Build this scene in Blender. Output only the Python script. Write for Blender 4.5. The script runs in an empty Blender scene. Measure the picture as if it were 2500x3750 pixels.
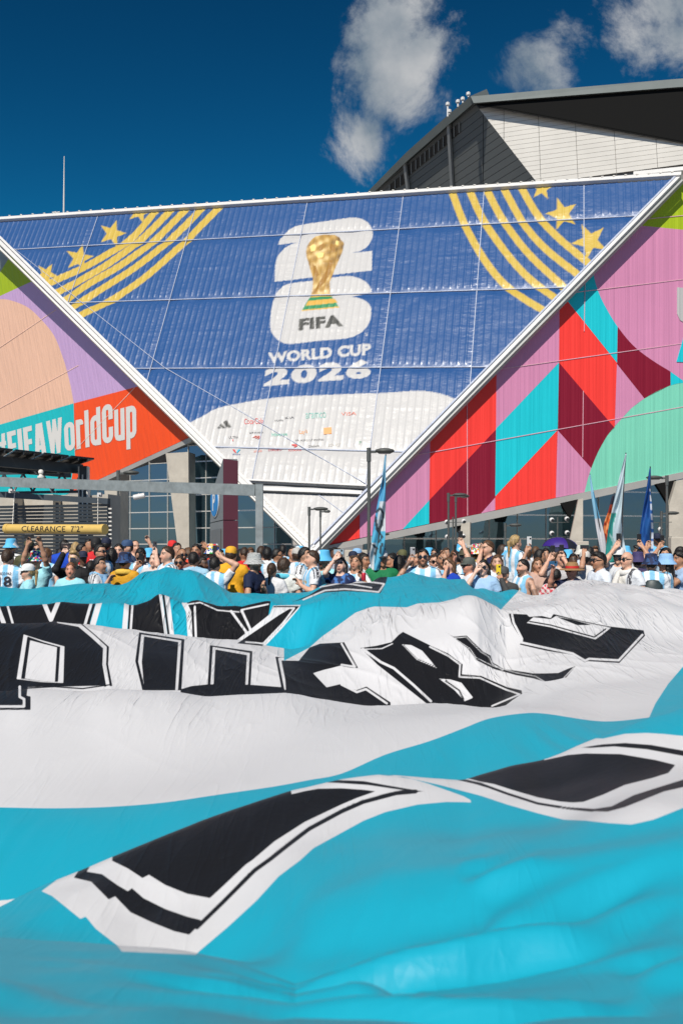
import bpy, math, random
import numpy as np

# ------------------------------------------------------------------ camera, sky, sun, exposure
CAMZ, F, CX, HY = 1.97, 3646.0, 1250.0, 1990.0      # lens in photo pixels: 35 mm on a 24x36 portrait frame
scene = bpy.context.scene
col = scene.collection
cam_d = bpy.data.cameras.new("camera")
cam = bpy.data.objects.new("camera", cam_d)
col.objects.link(cam)
cam.location = (0, 0, CAMZ)
cam.rotation_euler = (math.radians(90), 0, 0)
cam_d.sensor_fit = 'VERTICAL'
cam_d.sensor_height = 36.0
cam_d.lens = 35.0
cam_d.shift_y = 115.0 / 3750.0
cam_d.clip_start = 0.05
cam_d.clip_end = 3000.0
cam_d.dof.use_dof = True
cam_d.dof.focus_distance = 20.0
cam_d.dof.aperture_fstop = 4.0
scene.camera = cam

SUN_EL, SUN_AZ = math.radians(46.0), math.radians(20.0)      # azimuth to the left of straight behind the camera
sun_vec = np.array([-math.sin(SUN_AZ) * math.cos(SUN_EL), -math.cos(SUN_AZ) * math.cos(SUN_EL), math.sin(SUN_EL)])
sun_d = bpy.data.lights.new("sun", 'SUN')
sun_d.energy = 5.0
sun_d.angle = math.radians(0.5)
sun_d.color = (1.0, 0.94, 0.84)
sun = bpy.data.objects.new("sun", sun_d)
col.objects.link(sun)
sun.location = (-20, -30, 60)
from mathutils import Vector
sun.rotation_euler = Vector(sun_vec).to_track_quat('Z', 'Y').to_euler()

world = bpy.data.worlds.new("World")
scene.world = world
world.use_nodes = True
wn, wl = world.node_tree.nodes, world.node_tree.links
wn.clear()
w_out = wn.new('ShaderNodeOutputWorld')
w_bg = wn.new('ShaderNodeBackground')
w_bg.inputs['Strength'].default_value = 0.1
sky = wn.new('ShaderNodeTexSky')
sky.sky_type = 'NISHITA'
sky.sun_disc = False
sky.sun_elevation = SUN_EL
sky.sun_rotation = math.atan2(sun_vec[0], sun_vec[1])
sky.altitude = 300
sky.air_density = 1.0
sky.dust_density = 0.1
sky.ozone_density = 2.6
wl.new(w_bg.outputs[0], w_out.inputs[0])


def wmath(op, a, b=None, clamp=False):
    n = wn.new('ShaderNodeMath')
    n.operation = op
    n.use_clamp = clamp
    for i, v in enumerate((a, b)):
        if v is None:
            continue
        if isinstance(v, (int, float)):
            n.inputs[i].default_value = v
        else:
            wl.new(v, n.inputs[i])
    return n.outputs[0]


w_tc = wn.new('ShaderNodeTexCoord')
# deep, dry polarised blue: the blue part of the sky is steepened, the bright haze near the horizon stays pale
w_gam = wn.new('ShaderNodeGamma')
w_gam.inputs[1].default_value = 2.1
w_deep = wn.new('ShaderNodeMix')
w_deep.data_type = 'RGBA'
w_deep.blend_type = 'MULTIPLY'
w_deep.inputs[0].default_value = 1.0
w_deep.inputs[7].default_value = (0.016, 0.132, 0.104, 1)
wl.new(sky.outputs[0], w_gam.inputs[0])
wl.new(w_gam.outputs[0], w_deep.inputs[6])
w_pale = wn.new('ShaderNodeMix')
w_pale.data_type = 'RGBA'
w_pale.blend_type = 'MULTIPLY'
w_pale.inputs[0].default_value = 1.0
w_pale.inputs[7].default_value = (0.50, 0.49, 0.62, 1)
wl.new(sky.outputs[0], w_pale.inputs[6])
w_sep = wn.new('ShaderNodeSeparateColor')
wl.new(sky.outputs[0], w_sep.inputs[0])
w_hz = wn.new('ShaderNodeMapRange')
w_hz.interpolation_type = 'SMOOTHSTEP'
w_hz.inputs['From Min'].default_value = 1.8
w_hz.inputs['From Max'].default_value = 5.0
wl.new(w_sep.outputs[0], w_hz.inputs['Value'])
w_hue = wn.new('ShaderNodeMix')
w_hue.data_type = 'RGBA'
wl.new(w_hz.outputs[0], w_hue.inputs[0])
wl.new(w_deep.outputs[2], w_hue.inputs[6])
wl.new(w_pale.outputs[2], w_hue.inputs[7])
# drifting cumulus: soft cores in the sky broken up by fractal noise
w_n1 = wn.new('ShaderNodeTexNoise')
w_n1.inputs['Scale'].default_value = 10.0
w_n1.inputs['Detail'].default_value = 9.0
w_n1.inputs['Roughness'].default_value = 0.68
w_n1.inputs['Distortion'].default_value = 0.25
wl.new(w_tc.outputs['Generated'], w_n1.inputs['Vector'])
cores = [((1440, 60), 250), ((1420, 320), 255), ((1330, 510), 200), ((1550, 170), 150), ((1985, 235), 190),
         ((2470, 150), 240), ((2540, 10), 250), ((3100, 0), 500), ((1900, -500), 420)]
dirs = []
for (x, y), rr in cores:
    v = np.array([(x - CX) / F, 1.0, (HY - y) / F])
    dirs.append((v / np.linalg.norm(v), rr / F * 0.9))
rng_s = random.Random(5)
for i in range(14):                                  # more of the same clouds round the rest of the dome
    a = rng_s.uniform(0.6, 2 * math.pi - 0.6)
    e = rng_s.uniform(0.2, 1.2)
    dirs.append((np.array([math.sin(a) * math.cos(e), math.cos(a) * math.cos(e), math.sin(e)]), rng_s.uniform(0.07, 0.16)))
core_mask = None
for d, R in dirs:
    n = wn.new('ShaderNodeVectorMath')
    n.operation = 'DISTANCE'
    n.inputs[1].default_value = d
    wl.new(w_tc.outputs['Generated'], n.inputs[0])
    m = wmath('SUBTRACT', 1.0, wmath('DIVIDE', n.outputs['Value'], R))
    core_mask = m if core_mask is None else wmath('MAXIMUM', core_mask, m)
core_mask = wmath('MAXIMUM', core_mask, -0.6)
dens = wmath('ADD', wmath('MULTIPLY', core_mask, 0.55), wmath('MULTIPLY', wmath('SUBTRACT', w_n1.outputs['Fac'], 0.5), 2.0))
w_ramp = wn.new('ShaderNodeMapRange')
w_ramp.interpolation_type = 'SMOOTHSTEP'
w_ramp.inputs['From Min'].default_value = 0.04
w_ramp.inputs['From Max'].default_value = 0.52
w_ramp.inputs['To Max'].default_value = 0.95
wl.new(dens, w_ramp.inputs['Value'])
w_cc = wn.new('ShaderNodeMix')
w_cc.data_type = 'RGBA'
w_cc.inputs[6].default_value = (2.0, 2.5, 3.0, 1)
w_cc.inputs[7].default_value = (6.4, 6.3, 6.2, 1)
w_n2 = wn.new('ShaderNodeTexNoise')
w_n2.inputs['Scale'].default_value = 11.0
w_n2.inputs['Detail'].default_value = 6.0
wl.new(w_tc.outputs['Generated'], w_n2.inputs['Vector'])
wl.new(wmath('MULTIPLY', wmath('SUBTRACT', w_n2.outputs['Fac'], 0.36), 3.2, True), w_cc.inputs[0])
w_mix = wn.new('ShaderNodeMix')
w_mix.data_type = 'RGBA'
wl.new(w_ramp.outputs[0], w_mix.inputs[0])
wl.new(w_hue.outputs[2], w_mix.inputs[6])
wl.new(w_cc.outputs[2], w_mix.inputs[7])
wl.new(w_mix.outputs[2], w_bg.inputs['Color'])

scene.view_settings.view_transform = 'Standard'
scene.view_settings.look = 'None'
scene.view_settings.exposure = 0.1
scene.view_settings.gamma = 1.0
scene.view_settings.use_curve_mapping = False
scene.render.engine = 'CYCLES'
scene.cycles.max_bounces = 6
scene.cycles.diffuse_bounces = 3
scene.cycles.use_denoising = True
scene.cycles.use_adaptive_sampling = True

# ------------------------------------------------------------------ helpers
CAM = np.array([0.0, 0.0, CAMZ])


def at(px, py, depth):
    """the point seen at a photo pixel, depth metres in front of the camera"""
    return CAM + np.array([(px - CX) / F, 1.0, (HY - py) / F]) * depth


def to_px(P):
    P = np.asarray(P, float)
    return np.stack([CX + F * P[..., 0] / P[..., 1], HY - F * (P[..., 2] - CAMZ) / P[..., 1]], -1)


class Plane:
    def __init__(self, p0, n):
        self.p0 = np.asarray(p0, float)
        self.n = np.asarray(n, float) / np.linalg.norm(n)

    def on(self, px, py):
        px, py = np.asarray(px, float), np.asarray(py, float)
        d = np.stack([(px - CX) / F, np.ones_like(px), (HY - py) / F], -1)
        t = np.dot(self.p0 - CAM, self.n) / (d @ self.n)
        return CAM + d * t[..., None]

    def shifted(self, s):
        return Plane(self.p0 + self.n * s, self.n)


MATS = {}


def mat(name, color=(0.5, 0.5, 0.5), rough=0.6, metal=0.0, spec=0.5, attr=None, bump=None, var=None, coat=0.0,
        transl=0.0, sheen=0.0, emit=None):
    """procedural material: base colour or vertex print, colour mottling, noise relief"""
    if name in MATS:
        return MATS[name]
    m = bpy.data.materials.new(name)
    m.use_nodes = True
    nt = m.node_tree
    N, L = nt.nodes, nt.links
    b = N['Principled BSDF']
    b.inputs['Base Color'].default_value = (*color, 1)
    b.inputs['Roughness'].default_value = rough
    b.inputs['Metallic'].default_value = metal
    b.inputs['Specular IOR Level'].default_value = spec
    b.inputs['Coat Weight'].default_value = coat
    b.inputs['Sheen Weight'].default_value = sheen
    tc = N.new('ShaderNodeTexCoord')
    csrc = None
    if attr:
        a = N.new('ShaderNodeAttribute')
        a.attribute_name = attr
        csrc = a.outputs['Color']
    if var:                                          # (scale, amount)
        n = N.new('ShaderNodeTexNoise')
        n.inputs['Scale'].default_value = var[0]
        n.inputs['Detail'].default_value = 6
        n.inputs['Roughness'].default_value = 0.65
        L.new(tc.outputs['Object'], n.inputs['Vector'])
        mr = N.new('ShaderNodeMapRange')
        mr.inputs['From Min'].default_value = 0.25
        mr.inputs['From Max'].default_value = 0.75
        mr.inputs['To Min'].default_value = 1 - var[1]
        mr.inputs['To Max'].default_value = 1 + var[1] * 0.6
        L.new(n.outputs['Fac'], mr.inputs['Value'])
        mx = N.new('ShaderNodeMix')
        mx.data_type = 'RGBA'
        mx.blend_type = 'MULTIPLY'
        mx.inputs[0].default_value = 1
        if csrc:
            L.new(csrc, mx.inputs[6])
        else:
            mx.inputs[6].default_value = (*color, 1)
        L.new(mr.outputs[0], mx.inputs[7])
        csrc = mx.outputs[2]
    if csrc:
        L.new(csrc, b.inputs['Base Color'])
    if bump:                                         # (scale, strength, distance)
        n = N.new('ShaderNodeTexNoise')
        n.inputs['Scale'].default_value = bump[0]
        n.inputs['Detail'].default_value = 5
        L.new(tc.outputs['Object'], n.inputs['Vector'])
        bp = N.new('ShaderNodeBump')
        bp.inputs['Strength'].default_value = bump[1]
        bp.inputs['Distance'].default_value = bump[2]
        L.new(n.outputs['Fac'], bp.inputs['Height'])
        L.new(bp.outputs[0], b.inputs['Normal'])
    if emit:
        b.inputs['Emission Color'].default_value = (*emit[0], 1)
        b.inputs['Emission Strength'].default_value = emit[1]
    if transl:
        tr = N.new('ShaderNodeBsdfTranslucent')
        if csrc:
            L.new(csrc, tr.inputs['Color'])
        else:
            tr.inputs['Color'].default_value = (*color, 1)
        ms = N.new('ShaderNodeMixShader')
        ms.inputs[0].default_value = transl
        L.new(b.outputs[0], ms.inputs[1])
        L.new(tr.outputs[0], ms.inputs[2])
        L.new(ms.outputs[0], N['Material Output'].inputs['Surface'])
    MATS[name] = m
    return m


def link(name, me, material, parent=None):
    o = bpy.data.objects.new(name, me)
    col.objects.link(o)
    if material is not None and me is not None and not me.materials:
        me.materials.append(material)
    if parent is not None:
        o.parent = parent
        o.matrix_parent_inverse = parent_inv(parent)
    return o


_INV = {}


def parent_inv(p):
    k = p.name
    if k not in _INV:
        _INV[k] = p.matrix_basis.inverted() if p.parent is None else (p.parent.matrix_basis @ p.matrix_parent_inverse @ p.matrix_basis).inverted()
    return _INV[k]


def mesh_np(name, V, Q, colors=None, attrs=None, smooth=True):
    """mesh from numpy vertices and quads (or triangles), with point colours"""
    me = bpy.data.meshes.new(name)
    V = np.ascontiguousarray(V, np.float32)
    Q = np.ascontiguousarray(Q, np.int32)
    k = Q.shape[1]
    me.vertices.add(len(V))
    me.vertices.foreach_set('co', V.ravel())
    me.loops.add(Q.size)
    me.loops.foreach_set('vertex_index', Q.ravel())
    me.polygons.add(len(Q))
    me.polygons.foreach_set('loop_start', np.arange(0, Q.size, k, dtype=np.int32))
    me.polygons.foreach_set('use_smooth', np.full(len(Q), smooth))
    me.update(calc_edges=True)
    if colors is not None:
        c = np.ones((len(V), 4), np.float32)
        c[:, :3] = colors
        ca = me.color_attributes.new('Col', 'FLOAT_COLOR', 'POINT')
        ca.data.foreach_set('color', c.ravel())
    for k2, a in (attrs or {}).items():
        at_ = me.attributes.new(k2, 'FLOAT', 'POINT')
        at_.data.foreach_set('value', np.ascontiguousarray(a, np.float32))
    return me


def mesh_py(name, V, Fc, smooth=False):
    me = bpy.data.meshes.new(name)
    me.from_pydata([tuple(map(float, v)) for v in V], [], [tuple(f) for f in Fc])
    me.update()
    if smooth:
        me.polygons.foreach_set('use_smooth', [True] * len(me.polygons))
    return me


class MB:
    """collects solids and builds them as one mesh"""

    def __init__(self):
        self.v, self.f = [], []

    def add(self, V, Fc):
        o = len(self.v)
        self.v += [tuple(map(float, p)) for p in V]
        self.f += [tuple(i + o for i in f) for f in Fc]
        return self

    def slab(self, poly, off):
        """polygon (3-D points) extruded by the vector off"""
        n = len(poly)
        poly = [np.asarray(p, float) for p in poly]
        V = poly + [p + off for p in poly]
        Fc = [tuple(range(n)), tuple(range(2 * n - 1, n - 1, -1))]
        Fc += [(i, (i + 1) % n + 0, (i + 1) % n + n, i + n) for i in range(n)]
        return self.add(V, [tuple(reversed(f)) if False else f for f in Fc])

    def box(self, c, size, ax=None):
        c = np.asarray(c, float)
        A = np.eye(3) if ax is None else np.asarray(ax, float)
        h = np.asarray(size, float) / 2
        V = [c + A.T @ (np.array([sx, sy, sz]) * h) for sx in (-1, 1) for sy in (-1, 1) for sz in (-1, 1)]
        return self.add(V, [(0, 1, 3, 2), (4, 6, 7, 5), (0, 4, 5, 1), (2, 3, 7, 6), (0, 2, 6, 4), (1, 5, 7, 3)])

    def bar(self, a, b, w, h, up=(0, 0, 1)):
        """rectangular bar from a to b: w across, h along up"""
        a, b = np.asarray(a, float), np.asarray(b, float)
        d = (b - a) / np.linalg.norm(b - a)
        s = np.cross(d, up)
        s /= np.linalg.norm(s)
        u = np.cross(s, d)
        V = [p + s * sx * w / 2 + u * sy * h / 2 for p in (a, b) for sx in (-1, 1) for sy in (-1, 1)]
        return self.add(V, [(0, 1, 3, 2), (4, 6, 7, 5), (0, 4, 5, 1), (2, 3, 7, 6), (0, 2, 6, 4), (1, 5, 7, 3)])

    def tube(self, pts, r, n=10, cap=True):
        pts = [np.asarray(p, float) for p in pts]
        rs = r if isinstance(r, (list, tuple)) else [r] * len(pts)
        V, Fc = [], []
        for i, p in enumerate(pts):
            d = pts[min(i + 1, len(pts) - 1)] - pts[max(i - 1, 0)]
            d /= np.linalg.norm(d)
            u = np.cross(d, (0.31, 0.9, 0.2))
            u /= np.linalg.norm(u)
            w = np.cross(d, u)
            V += [p + (u * math.cos(t) + w * math.sin(t)) * rs[i] for t in np.linspace(0, 2 * math.pi, n, endpoint=False)]
        for i in range(len(pts) - 1):
            for k in range(n):
                Fc.append((i * n + k, i * n + (k + 1) % n, (i + 1) * n + (k + 1) % n, (i + 1) * n + k))
        if cap:
            Fc.append(tuple(range(n - 1, -1, -1)))
            Fc.append(tuple(range((len(pts) - 1) * n, len(pts) * n)))
        return self.add(V, Fc)

    def lathe(self, prof, c, n=16, ax=None, squash=(1, 1)):
        """profile [(radius, height)] turned about the axis through c"""
        A = np.eye(3) if ax is None else np.asarray(ax, float)
        V, Fc = [], []
        for (r, z) in prof:
            for t in np.linspace(0, 2 * math.pi, n, endpoint=False):
                V.append(np.asarray(c) + A.T @ np.array([r * math.cos(t) * squash[0], r * math.sin(t) * squash[1], z]))
        for i in range(len(prof) - 1):
            for k in range(n):
                Fc.append((i * n + k, i * n + (k + 1) % n, (i + 1) * n + (k + 1) % n, (i + 1) * n + k))
        Fc.append(tuple(range(n - 1, -1, -1)))
        Fc.append(tuple(range((len(prof) - 1) * n, len(prof) * n)))
        return self.add(V, Fc)

    def build(self, name, material, parent=None, smooth=False):
        me = mesh_py(name, self.v, self.f, smooth)
        import bmesh
        bm = bmesh.new()
        bm.from_mesh(me)
        bmesh.ops.recalc_face_normals(bm, faces=bm.faces)
        bm.to_mesh(me)
        bm.free()
        if smooth:
            me.set_sharp_from_angle(angle=math.radians(40))
        return link(name, me, material, parent)


def thing(name, label, cat, loc=(0, 0, 0), group=None):
    o = bpy.data.objects.new(name, None)
    col.objects.link(o)
    o.location = [float(v) for v in loc]
    o.empty_display_size = 0.3
    return tag(o, label, cat, group)


def tag(o, label, cat=None, group=None, kind=None):
    if label:
        o['label'] = label
    if cat:
        o['category'] = cat
    if group:
        o['group'] = group
    if kind:
        o['kind'] = kind
    return o


def in_poly(P, poly):
    """points (N,2) inside a polygon, bounding-box first"""
    poly = np.asarray(poly, float)
    res = np.zeros(len(P), bool)
    lo, hi = poly.min(0), poly.max(0)
    idx = np.nonzero((P[:, 0] >= lo[0]) & (P[:, 0] <= hi[0]) & (P[:, 1] >= lo[1]) & (P[:, 1] <= hi[1]))[0]
    if not len(idx):
        return res
    x, y = P[idx, 0], P[idx, 1]
    c = np.zeros(len(idx), bool)
    for (x1, y1), (x2, y2) in zip(poly, np.roll(poly, -1, 0)):
        if y1 == y2:
            continue
        c ^= ((y1 > y) != (y2 > y)) & (x < (x2 - x1) * (y - y1) / (y2 - y1) + x1)
    res[idx] = c
    return res


def near_line(P, pts, w):
    """points within w/2 of a polyline"""
    pts = np.asarray(pts, float)
    res = np.zeros(len(P), bool)
    lo, hi = pts.min(0) - w, pts.max(0) + w
    idx = np.nonzero((P[:, 0] >= lo[0]) & (P[:, 0] <= hi[0]) & (P[:, 1] >= lo[1]) & (P[:, 1] <= hi[1]))[0]
    if not len(idx):
        return res
    Q = P[idx]
    d = np.full(len(idx), 1e9)
    for a, b in zip(pts[:-1], pts[1:]):
        ab = b - a
        t = np.clip(((Q - a) @ ab) / max(ab @ ab, 1e-9), 0, 1)
        d = np.minimum(d, np.hypot(*(Q - a - t[:, None] * ab).T))
    res[idx] = d < w / 2
    return res


def smooth_curve(pts, n=8):
    """Catmull-Rom through the points"""
    pts = np.asarray(pts, float)
    p = np.vstack([2 * pts[0] - pts[1], pts, 2 * pts[-1] - pts[-2]])
    out = []
    for i in range(1, len(p) - 2):
        for t in np.linspace(0, 1, n, endpoint=False):
            out.append(0.5 * ((2 * p[i]) + (-p[i - 1] + p[i + 1]) * t + (2 * p[i - 1] - 5 * p[i] + 4 * p[i + 1] - p[i + 2]) * t * t
                              + (-p[i - 1] + 3 * p[i] - 3 * p[i + 1] + p[i + 2]) * t ** 3))
    out.append(pts[-1])
    return np.array(out)


def pchip(x, y, xq):
    """monotone cubic interpolation; y may hold several columns (len(x), k)"""
    x, y, xq = np.asarray(x, float), np.asarray(y, float), np.asarray(xq, float)
    h = np.diff(x)
    dl = np.diff(y) / h
    m = np.zeros_like(y)
    ok = dl[:-1] * dl[1:] > 0
    w1, w2 = 2 * h[1:] + h[:-1], h[1:] + 2 * h[:-1]
    with np.errstate(divide='ignore', invalid='ignore'):
        hm = (w1 + w2) / (w1 / dl[:-1] + w2 / dl[1:])
    m[1:-1] = np.where(ok, hm, 0)
    m[0], m[-1] = dl[0], dl[-1]
    i = np.clip(np.searchsorted(x, xq) - 1, 0, len(x) - 2)
    t = np.clip((xq - x[i]) / h[i], 0, 1)
    return ((2 * t ** 3 - 3 * t ** 2 + 1) * y[i] + (t ** 3 - 2 * t ** 2 + t) * h[i] * m[i]
            + (-2 * t ** 3 + 3 * t ** 2) * y[i + 1] + (t ** 3 - t ** 2) * h[i] * m[i + 1])


_TXT = {}


def text_tris(s, bold=0.0, space=1.0):
    """lettering as flat triangles in a unit box (0..1, cap height 0..1) with its aspect"""
    key = (s, bold, space)
    if key in _TXT:
        return _TXT[key]
    cu = bpy.data.curves.new('lettering', 'FONT')
    cu.body = s
    cu.offset = bold
    cu.space_character = space
    cu.resolution_u = 4
    cu.fill_mode = 'FRONT'
    o = bpy.data.objects.new('lettering', cu)
    col.objects.link(o)
    me = bpy.data.meshes.new_from_object(o.evaluated_get(bpy.context.evaluated_depsgraph_get()))
    bpy.data.objects.remove(o)
    bpy.data.curves.remove(cu)
    me.calc_loop_triangles()
    V = np.array([v.co[:2] for v in me.vertices])
    T = np.array([t.vertices[:] for t in me.loop_triangles])
    bpy.data.meshes.remove(me)
    _TXT[key] = (V, T)
    return _TXT[key]


def subdiv_tris(V, T, n=2):
    """split every triangle in four, n times, so that lettering can follow a curved surface"""
    V, T = np.asarray(V, float), np.asarray(T)
    for _ in range(n):
        e = np.sort(np.vstack([T[:, [0, 1]], T[:, [1, 2]], T[:, [2, 0]]]), 1)
        ue, inv = np.unique(e, axis=0, return_inverse=True)
        mid = len(V) + inv.reshape(3, -1).T
        V = np.vstack([V, (V[ue[:, 0]] + V[ue[:, 1]]) / 2])
        a, b, c = T.T
        ab, bc, ca = mid.T
        T = np.vstack([np.stack(q, 1) for q in ((a, ab, ca), (ab, b, bc), (ca, bc, c), (ab, bc, ca))])
    return V, T


def text_px(s, quad, bold=0.0, space=1.0, box=None):
    """lettering fitted to a photo-pixel quad (top-left, top-right, bottom-right, bottom-left)"""
    V, T = text_tris(s, bold, space)
    lo, hi = V.min(0), V.max(0)
    if box is not None:
        lo[1], hi[1] = box
    uv = (V - lo) / (hi - lo)
    tl, tr, br, bl = [np.asarray(q, float) for q in quad]
    u, v = uv[:, :1], uv[:, 1:]
    return (bl * (1 - u) + br * u) * (1 - v) + (tl * (1 - u) + tr * u) * v, T


def in_tris(P, V, T):
    res = np.zeros(len(P), bool)
    lo, hi = V.min(0), V.max(0)
    idx = np.nonzero((P[:, 0] >= lo[0]) & (P[:, 0] <= hi[0]) & (P[:, 1] >= lo[1]) & (P[:, 1] <= hi[1]))[0]
    Q = P[idx]
    for t in T:
        a, b, c = V[t]
        tl, th = np.minimum(np.minimum(a, b), c), np.maximum(np.maximum(a, b), c)
        k = np.nonzero((Q[:, 0] >= tl[0]) & (Q[:, 0] <= th[0]) & (Q[:, 1] >= tl[1]) & (Q[:, 1] <= th[1]))[0]
        if not len(k):
            continue
        q = Q[k]
        cr = lambda p, r: (r[0] - p[0]) * (q[:, 1] - p[1]) - (r[1] - p[1]) * (q[:, 0] - p[0])
        s1, s2, s3 = cr(a, b), cr(b, c), cr(c, a)
        res[idx[k[((s1 >= 0) & (s2 >= 0) & (s3 >= 0)) | ((s1 <= 0) & (s2 <= 0) & (s3 <= 0))]]] = True
    return res


# shared materials
M_white = mat('white_metal', (0.60, 0.59, 0.58), 0.42, 0.0, 0.5, var=(0.6, 0.12), bump=(3, 0.15, 0.02))
M_silver = mat('silver_cladding', (0.68, 0.65, 0.60), 0.5, 0.0, 0.4, var=(0.2, 0.1))
M_grey = mat('grey_metal', (0.30, 0.31, 0.31), 0.5, 0.3, 0.5, var=(0.5, 0.15))
M_galv = mat('galvanised_steel', (0.30, 0.33, 0.33), 0.5, 0.4, 0.5, var=(6, 0.3), bump=(20, 0.1, 0.01))
M_dark = mat('dark_metal', (0.045, 0.05, 0.055), 0.5, 0.3, 0.5, var=(2, 0.25))
M_shade_black = mat('shade_black', (0.012, 0.012, 0.012), 0.95, 0, 0.0)  # near-black colour stands in for shade under the roof and on pier struts
M_conc = mat('concrete', (0.46, 0.42, 0.36), 0.85, 0, 0.3, var=(0.8, 0.22), bump=(6, 0.3, 0.03))
M_black = mat('black_plastic', (0.012, 0.012, 0.013), 0.4)
M_pole = mat('lamp_pole_paint', (0.10, 0.105, 0.10), 0.45, 0.3, 0.5, var=(4, 0.25))
# ------------------------------------------------------------------ ground
g = MB()
g.add([(-900, -300, 0), (900, -300, 0), (900, 1500, 0), (-900, 1500, 0)], [(0, 1, 2, 3)])
tag(g.build('ground', mat('paving', (0.23, 0.22, 0.21), 0.9, var=(0.3, 0.25), bump=(15, 0.3, 0.02))), 'pale grey paved plaza in front of the stadium', kind='structure')

# ------------------------------------------------------------------ the stadium's folded facade
D0 = 80.0
TIP = at(1150, 2018, D0)
s_dir = np.array([10000, -3646, -600.0])
s_dir /= np.linalg.norm(s_dir)                       # along the horizontal seams, to the right
r_dir = np.array([883, 3646, 6300.0])
r_dir /= np.linalg.norm(r_dir)                       # along the ribs, upward
n_blue = np.cross(s_dir, r_dir)
if n_blue[1] > 0:
    n_blue = -n_blue
n_blue /= np.linalg.norm(n_blue)
BL = Plane(TIP, n_blue)
AB = np.stack([s_dir, r_dir], 1)
ABi = np.linalg.pinv(AB)


def bl_ab(px, py):
    return (BL.on(px, py) - TIP) @ ABi.T


def bl_pt(a, b, off=0.0):
    a, b = np.asarray(a, float), np.asarray(b, float)
    return TIP + a[..., None] * s_dir + b[..., None] * r_dir + np.asarray(off)[..., None] * n_blue


stadium = thing('stadium', 'white, blue and multicoloured stadium with folded triangular facade under printed event banners', 'stadium', (float(TIP[0]), float(TIP[1]), 0))
P1 = lambda *q: [(0.797 * x, 600 + 0.797 * y) for x, y in q]
P2 = lambda *q: [(1250 + 0.797 * x, 600 + 0.797 * y) for x, y in q]
P3 = lambda *q: [(0.797 * x, 1300 + 0.797 * y) for x, y in q]
P4 = lambda *q: [(1250 + 0.797 * x, 1300 + 0.797 * y) for x, y in q]
P6 = lambda *q: [(850 + 0.4464 * x, 750 + 0.4464 * y) for x, y in q]

C_BLUE, C_YEL, C_WHT = (0.013, 0.068, 0.215), (0.50, 0.35, 0.055), (0.47, 0.46, 0.455)
jobs = []                                            # (test, colour) painted in order
poly = lambda pts, c: jobs.append((lambda P, pts=pts: in_poly(P, pts), c))
line = lambda pts, w, c: jobs.append((lambda P, pts=pts, w=w: near_line(P, pts, w), c))


def letters(s, quad, c, bold=0.0, space=1.0):
    V, T = text_px(s, quad, bold, space)
    jobs.append((lambda P: in_tris(P, V, T), c))


def star(cx, cy, R, rot):
    pts = []
    for k in range(10):
        r = R if k % 2 == 0 else R * 0.40
        t = rot + k * math.pi / 5
        pts.append((cx + r * math.sin(t), cy - r * math.cos(t)))
    poly(pts, C_YEL)


for pts in ([(725, 215), (610, 345), (480, 430), (380, 485), (225, 556)], [(795, 212), (660, 345), (500, 465), (380, 535), (265, 597)],
            [(865, 207), (720, 350), (560, 470), (420, 552), (300, 632)], [(940, 200), (800, 340), (640, 470), (500, 562), (325, 668)],
            [(1025, 190), (870, 345), (690, 510), (540, 615), (370, 702)]):
    c = smooth_curve(P1(*pts))
    c = np.vstack([c[0] + (c[0] - c[1]) * 3, c, c[-1] + (c[-1] - c[-2]) * 2])
    line(c, 24, C_YEL)
for pts in ([(503, 120), (560, 270), (640, 420), (730, 540), (830, 620), (920, 675)], [(583, 115), (650, 260), (760, 420), (860, 530), (985, 625)],
            [(660, 110), (740, 260), (860, 420), (1025, 575)], [(738, 105), (830, 270), (930, 390), (1085, 515)],
            [(817, 100), (900, 240), (1000, 350), (1135, 462)]):
    c = smooth_curve(P2(*pts))
    c = np.vstack([c[0] + (c[0] - c[1]) * 3, c, c[-1] + (c[-1] - c[-2]) * 2])
    line(c, 27, C_YEL)
for (x, y), R, ro in (((218, 512), 44, 0.5), ((368, 437), 54, 0.2), ((520, 325), 52, 0.3), ((645, 225), 46, 0.3)):
    (x, y), = P1((x, y))
    star(x, y, R, ro)
for (x, y), R, ro in (((920, 118), 46, 0.1), ((1013, 235), 62, -0.3), ((1140, 360), 70, -0.45)):
    (x, y), = P2((x, y))
    star(x, y, R, ro)
# white foot of the banner
foot = smooth_curve([(640, 1600), (693, 1555), (745, 1528), (797, 1500), (900, 1477), (1020, 1459), (1250, 1448), (1435, 1441), (1530, 1435), (1600, 1443), (1660, 1462), (1740, 1500)])
poly(list(map(tuple, foot)) + [(1740, 2100), (500, 2100)], C_WHT)
# the 26 emblem with its gold cup
two = smooth_curve(P6((380, 338), (400, 285), (450, 230), (500, 195), (580, 170), (780, 143), (950, 118), (1030, 118), (1090, 138), (1135, 180), (1155, 240), (1145, 300), (1110, 350), (1060, 385), (985, 405)))
two2 = P6((1150, 388), (1148, 548), (352, 640))
two3 = smooth_curve(P6((352, 640), (358, 520), (375, 440), (410, 390), (460, 348), (530, 318)))
poly(list(map(tuple, two)) + two2 + list(map(tuple, two3)), C_WHT)
six = smooth_curve(P6((830, 606), (660, 632), (470, 655), (400, 695), (355, 750), (330, 850), (318, 950), (320, 1030), (345, 1082), (400, 1128), (480, 1150), (700, 1127), (940, 1105), (1040, 1070), (1100, 1020), (1135, 950), (1143, 880), (1135, 840), (1100, 800), (1040, 772), (980, 760)))
six2 = P6((1145, 720)) + list(map(tuple, smooth_curve(P6((1145, 718), (1125, 670), (1080, 630), (1010, 602), (940, 593), (830, 606)))))
poly(list(map(tuple, six)) + six2, C_WHT)
GOLD, GOLD2, GOLD3, GREEN = (0.58, 0.34, 0.06), (0.30, 0.15, 0.025), (0.85, 0.62, 0.22), (0.03, 0.22, 0.09)


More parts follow.
